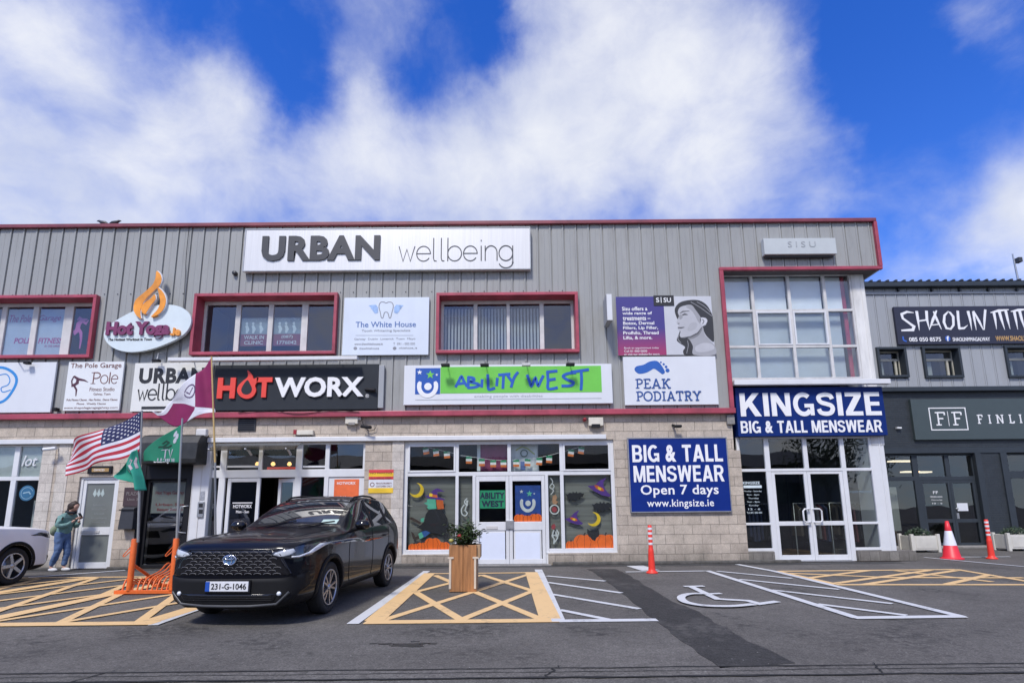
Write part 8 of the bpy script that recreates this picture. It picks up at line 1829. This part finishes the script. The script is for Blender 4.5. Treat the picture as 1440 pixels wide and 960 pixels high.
# ================================================================ person at the pale door
def skin_chain(bm_pts, edges, radii, root_i=0, sub=3):
    me = bpy.data.meshes.new('b'); me.from_pydata(bm_pts, edges, []); o = bpy.data.objects.new('b', me); COL.objects.link(o)
    o.modifiers.new('s', 'SKIN'); s = o.modifiers.new('u', 'SUBSURF'); s.levels = s.render_levels = sub
    for i, r in enumerate(radii): me.skin_vertices[0].data[i].radius = r if isinstance(r, tuple) else (r, r)
    for i in range(len(radii)): me.skin_vertices[0].data[i].use_root = i == root_i
    dg = bpy.context.evaluated_depsgraph_get(); r = bpy.data.meshes.new_from_object(o.evaluated_get(dg), depsgraph=dg); bpy.data.objects.remove(o)
    for p in r.polygons: p.use_smooth = True
    return r
PX, PY_ = G(82, 803)
def person():
    t = thing('person', 'person in a teal jacket and blue jeans looking at a phone beside the pale door', 'person', (PX, PY_, 0))
    # figure faces +x (towards the door), built around its own origin, then turned a little to the viewer
    rz = Matrix.Rotation(rad(-8), 3, 'Z')
    sk = mat('skin', (.50, .30, .22), .6, var=.06); hair = mat('dark_hair', (.035, .022, .016), .6, var=.3, scale=25); jk = mat('teal_jacket', (.15, .27, .25), .85, var=.2, scale=9); jn = mat('blue_denim', (.09, .15, .28), .9, var=.25, scale=8); sh = mat('white_trainer', (.62, .62, .62), .6)
    def put(nm, me, m_, parent=t):
        if nm in ('jacket', 'jeans', 'hair', 'scarf'):      # folds and creases
            k_ = .022 if nm == 'hair' else .016
            for v_, n_ in [(v_, v_.normal.copy()) for v_ in me.vertices]: v_.co += n_*(noise.noise(v_.co*9+Vector((0, 0, 3)))*k_+noise.noise(Vector((v_.co.x*14, v_.co.y*14, v_.co.z*30)))*k_*.6)
        [setattr(v_, 'co', Vector((v_.co.x+max(0, v_.co.z-.92)*.16, v_.co.y, v_.co.z))) for v_ in me.vertices]; me.transform(rz.to_4x4()); me.materials.clear(); me.materials.append(m_); o = bpy.data.objects.new(nm, me); COL.objects.link(o); o.parent = parent; return o
    # body: one continuous surface (legs, trunk, neck, head, arms)
    V_ = [(0, 0, .93), (0, .09, .90), (.10, .07, .50), (.08, .05, .10), (.0, -.09, .90), (.02, -.09, .50), (-.14, -.09, .10), (.0, 0, 1.10), (.0, 0, 1.30), (.03, 0, 1.42), (.07, 0, 1.50), (.10, 0, 1.58), (.125, 0, 1.63),
          (.03, .17, 1.37), (.02, .21, 1.15), (.19, .15, 1.14), (.29, .08, 1.27), (.03, -.17, 1.37), (.04, -.22, 1.14), (.20, -.14, 1.15), (.31, -.06, 1.28), (.19, .05, .035), (-.03, -.09, .035)]
    E_ = [(0,1),(1,2),(2,3),(0,4),(4,5),(5,6),(0,7),(7,8),(8,9),(9,10),(10,11),(11,12),(9,13),(13,14),(14,15),(15,16),(9,17),(17,18),(18,19),(19,20),(3,21),(6,22)]
    R_ = [(.10,.11),.075,.05,.035,.075,.05,.035,(.08,.10),(.08,.11),(.05,.08),.05,.085,.075,.045,.038,.032,.028,.045,.038,.032,.028,.04,.04]
    put('body', skin_chain(V_, E_, R_), sk)
    # jeans: over the legs and hips
    V_ = [(0, 0, 1.06), (0, 0, .92), (0, .085, .84), (.10, .07, .50), (.08, .05, .12), (.0, -.085, .84), (.02, -.09, .50), (-.14, -.09, .12)]
    put('jeans', skin_chain(V_, [(0,1),(1,2),(2,3),(3,4),(1,5),(5,6),(6,7)], [(.125,.155),(.14,.165),.112,.08,.062,.112,.08,.062]), jn)
    # jacket with sleeves
    V_ = [(0, 0, .86), (.0, 0, 1.10), (.0, 0, 1.28), (.02, 0, 1.39), (.05, 0, 1.455), (.02, .17, 1.36), (.015, .23, 1.15), (.17, .155, 1.13), (.255, .105, 1.225), (.02, -.17, 1.36), (.03, -.24, 1.14), (.18, -.155, 1.14), (.275, -.09, 1.235)]
    put('jacket', skin_chain(V_, [(0,1),(1,2),(2,3),(3,4),(3,5),(5,6),(6,7),(7,8),(3,9),(9,10),(10,11),(11,12)], [(.15,.185),(.15,.18),(.145,.19),(.11,.15),(.075,.08),.085,.072,.062,.052,.085,.072,.062,.052]), jk)
    # scarf at the neck
    mb = MB(); mb.tube([(.06+.085*math.cos(k*.4488), .09*math.sin(k*.4488), 1.475-.02*math.cos(k*.4488)) for k in range(15)], .035, 10); me = mb.build('x', jk); m2 = me.data; bpy.data.objects.remove(me); put('scarf', m2, mat('dark_scarf', (.02, .022, .03), .9))
    # head and hair
    def ball(c, r, sc, rot=0, seg=20):
        mb = MB(); mb.lathe([(r*math.sin(math.pi*i/12)+1e-4, -r*math.cos(math.pi*i/12)) for i in range(13)], (0, 0, 0), seg); R3 = Matrix.Rotation(rot, 3, 'Y'); mb.v = [tuple(Vector(c)+R3 @ Vector((v[0]*sc[0], v[1]*sc[1], v[2]*sc[2]))) for v in mb.v]; return mb
    def fin(mb, nm, m_, par=t): o = mb.build('x', m_); d = o.data; bpy.data.objects.remove(o); return put(nm, d, m_, par)
    tilt = rad(38)
    hd = fin(ball((.118, 0, 1.60), .105, (.95, .78, 1.12), tilt), 'head', sk)
    mb = MB()
    for s_ in (-1, 1): mb.v += []; e_ = ball((.195, s_*.035, 1.585), .012, (1, 1, .8)); mb.add(e_.v, e_.f, 0, True)
    fin(mb, 'eye', mat('eye_dark', (.02, .015, .012), .3), hd)
    mb = MB(); mb.tube([(.205, 0, 1.585), (.225, 0, 1.545), (.205, 0, 1.54)], [.010, .016, .010], 8); fin(mb, 'nose', sk, hd); mb = MB(); mb.tube([(.188, -.022, 1.515), (.194, 0, 1.513), (.188, .022, 1.515)], .006, 6); fin(mb, 'mouth', mat('lip', (.32, .12, .11), .6), hd)
    hm = ball((.085, 0, 1.635), .122, (1.02, .88, 1.0), tilt); hm.v = [(x+(.012*noise.noise((x*30, y*30, z*30))), y+.008*noise.noise((x*25, y*25, z*9)), z) for x, y, z in hm.v]
    hm2 = ball((.02, 0, 1.56), .075, (.8, 1.0, 1.1)); hm.add(hm2.v, hm2.f, 0, True)
    fr_ = ball((.155, 0, 1.68), .06, (1.0, 1.35, .6), tilt); hm.add(fr_.v, fr_.f, 0, True); fin(hm, 'hair', hair)
    # hands closed round the phone: palm, four fingers and thumb each
    for s_ in (-1, 1):
        b = Vector((.30, s_*.07, 1.285)); pm = MB(); pts = [tuple(b), tuple(b+Vector((.035, -s_*.02, .03))), tuple(b+Vector((.065, -s_*.03, .055)))]
        V_ = list(pts); E_ = [(0, 1), (1, 2)]; Rr = [.024, .030, .026]
        for f in range(4):
            k = len(V_); o_ = Vector((0, s_*.004*f, .012*f)); L_ = (.040, .044, .041, .032)[f]
            V_ += [tuple(b+Vector((.075, -s_*.028, .025))+o_), tuple(b+Vector((.075+L_*.6, -s_*.035, .032))+o_), tuple(b+Vector((.075+L_*.8, -s_*.065, .040))+o_)]; E_ += [(1, k), (k, k+1), (k+1, k+2)]; Rr += [.0095, .0085, .0075]
        k = len(V_); V_ += [tuple(b+Vector((.02, -s_*.045, .05))), tuple(b+Vector((.05, -s_*.06, .075)))]; E_ += [(0, k), (k, k+1)]; Rr += [.011, .009]
        put('hand', skin_chain(V_, E_, Rr, 0, 1), sk)
    # shoes
    for x, y in ((.12, .05), (-.10, -.09)):
        mb = ball((x+.03, y, .048), .05, (2.6, .95, .95)); mb.v = [(a, b2, max(.004, c)) for a, b2, c in mb.v]; fin(mb, 'shoe', sh)
    # shoulder bag on the back
    o = ball((-.19, -.06, 1.02), .12, (.75, 1.0, 1.15)); bag = fin(o, 'bag', mat('olive_bag', (.21, .25, .17), .85, var=.15)); mb = MB(); mb.tube(spline([(-.16, -.1, 1.10), (-.12, -.17, 1.30), (.02, -.16, 1.42), (.08, -.12, 1.36)], 5), .014, 6); fin(mb, 'bag_strap', mat('dark_strap', (.03, .03, .03), .8), bag)
    bag.name = 'bag'
    ph = MB(); c = rz @ Vector((.375+.05, .0, 1.345)); R3 = Matrix.Rotation(rad(-35), 3, 'Y')
    ph.box(-.006, -.038, -.075, .006, .038, .075); ph.v = [tuple(Vector((PX, PY_, 0))+c+rz @ (R3 @ Vector(v))) for v in ph.v]
    tag(ph.build('phone', M_GLOSSBLK, None, loc=(PX+c.x, PY_+c.y, c.z), bevel=.004), 'dark phone held by the person in the teal jacket', 'phone')
    t.scale = (.97, .97, .97)
person()
for o in list(bpy.data.objects):
    if o.type == 'MESH' and len(o.data.polygons) == 0: bpy.data.objects.remove(o)
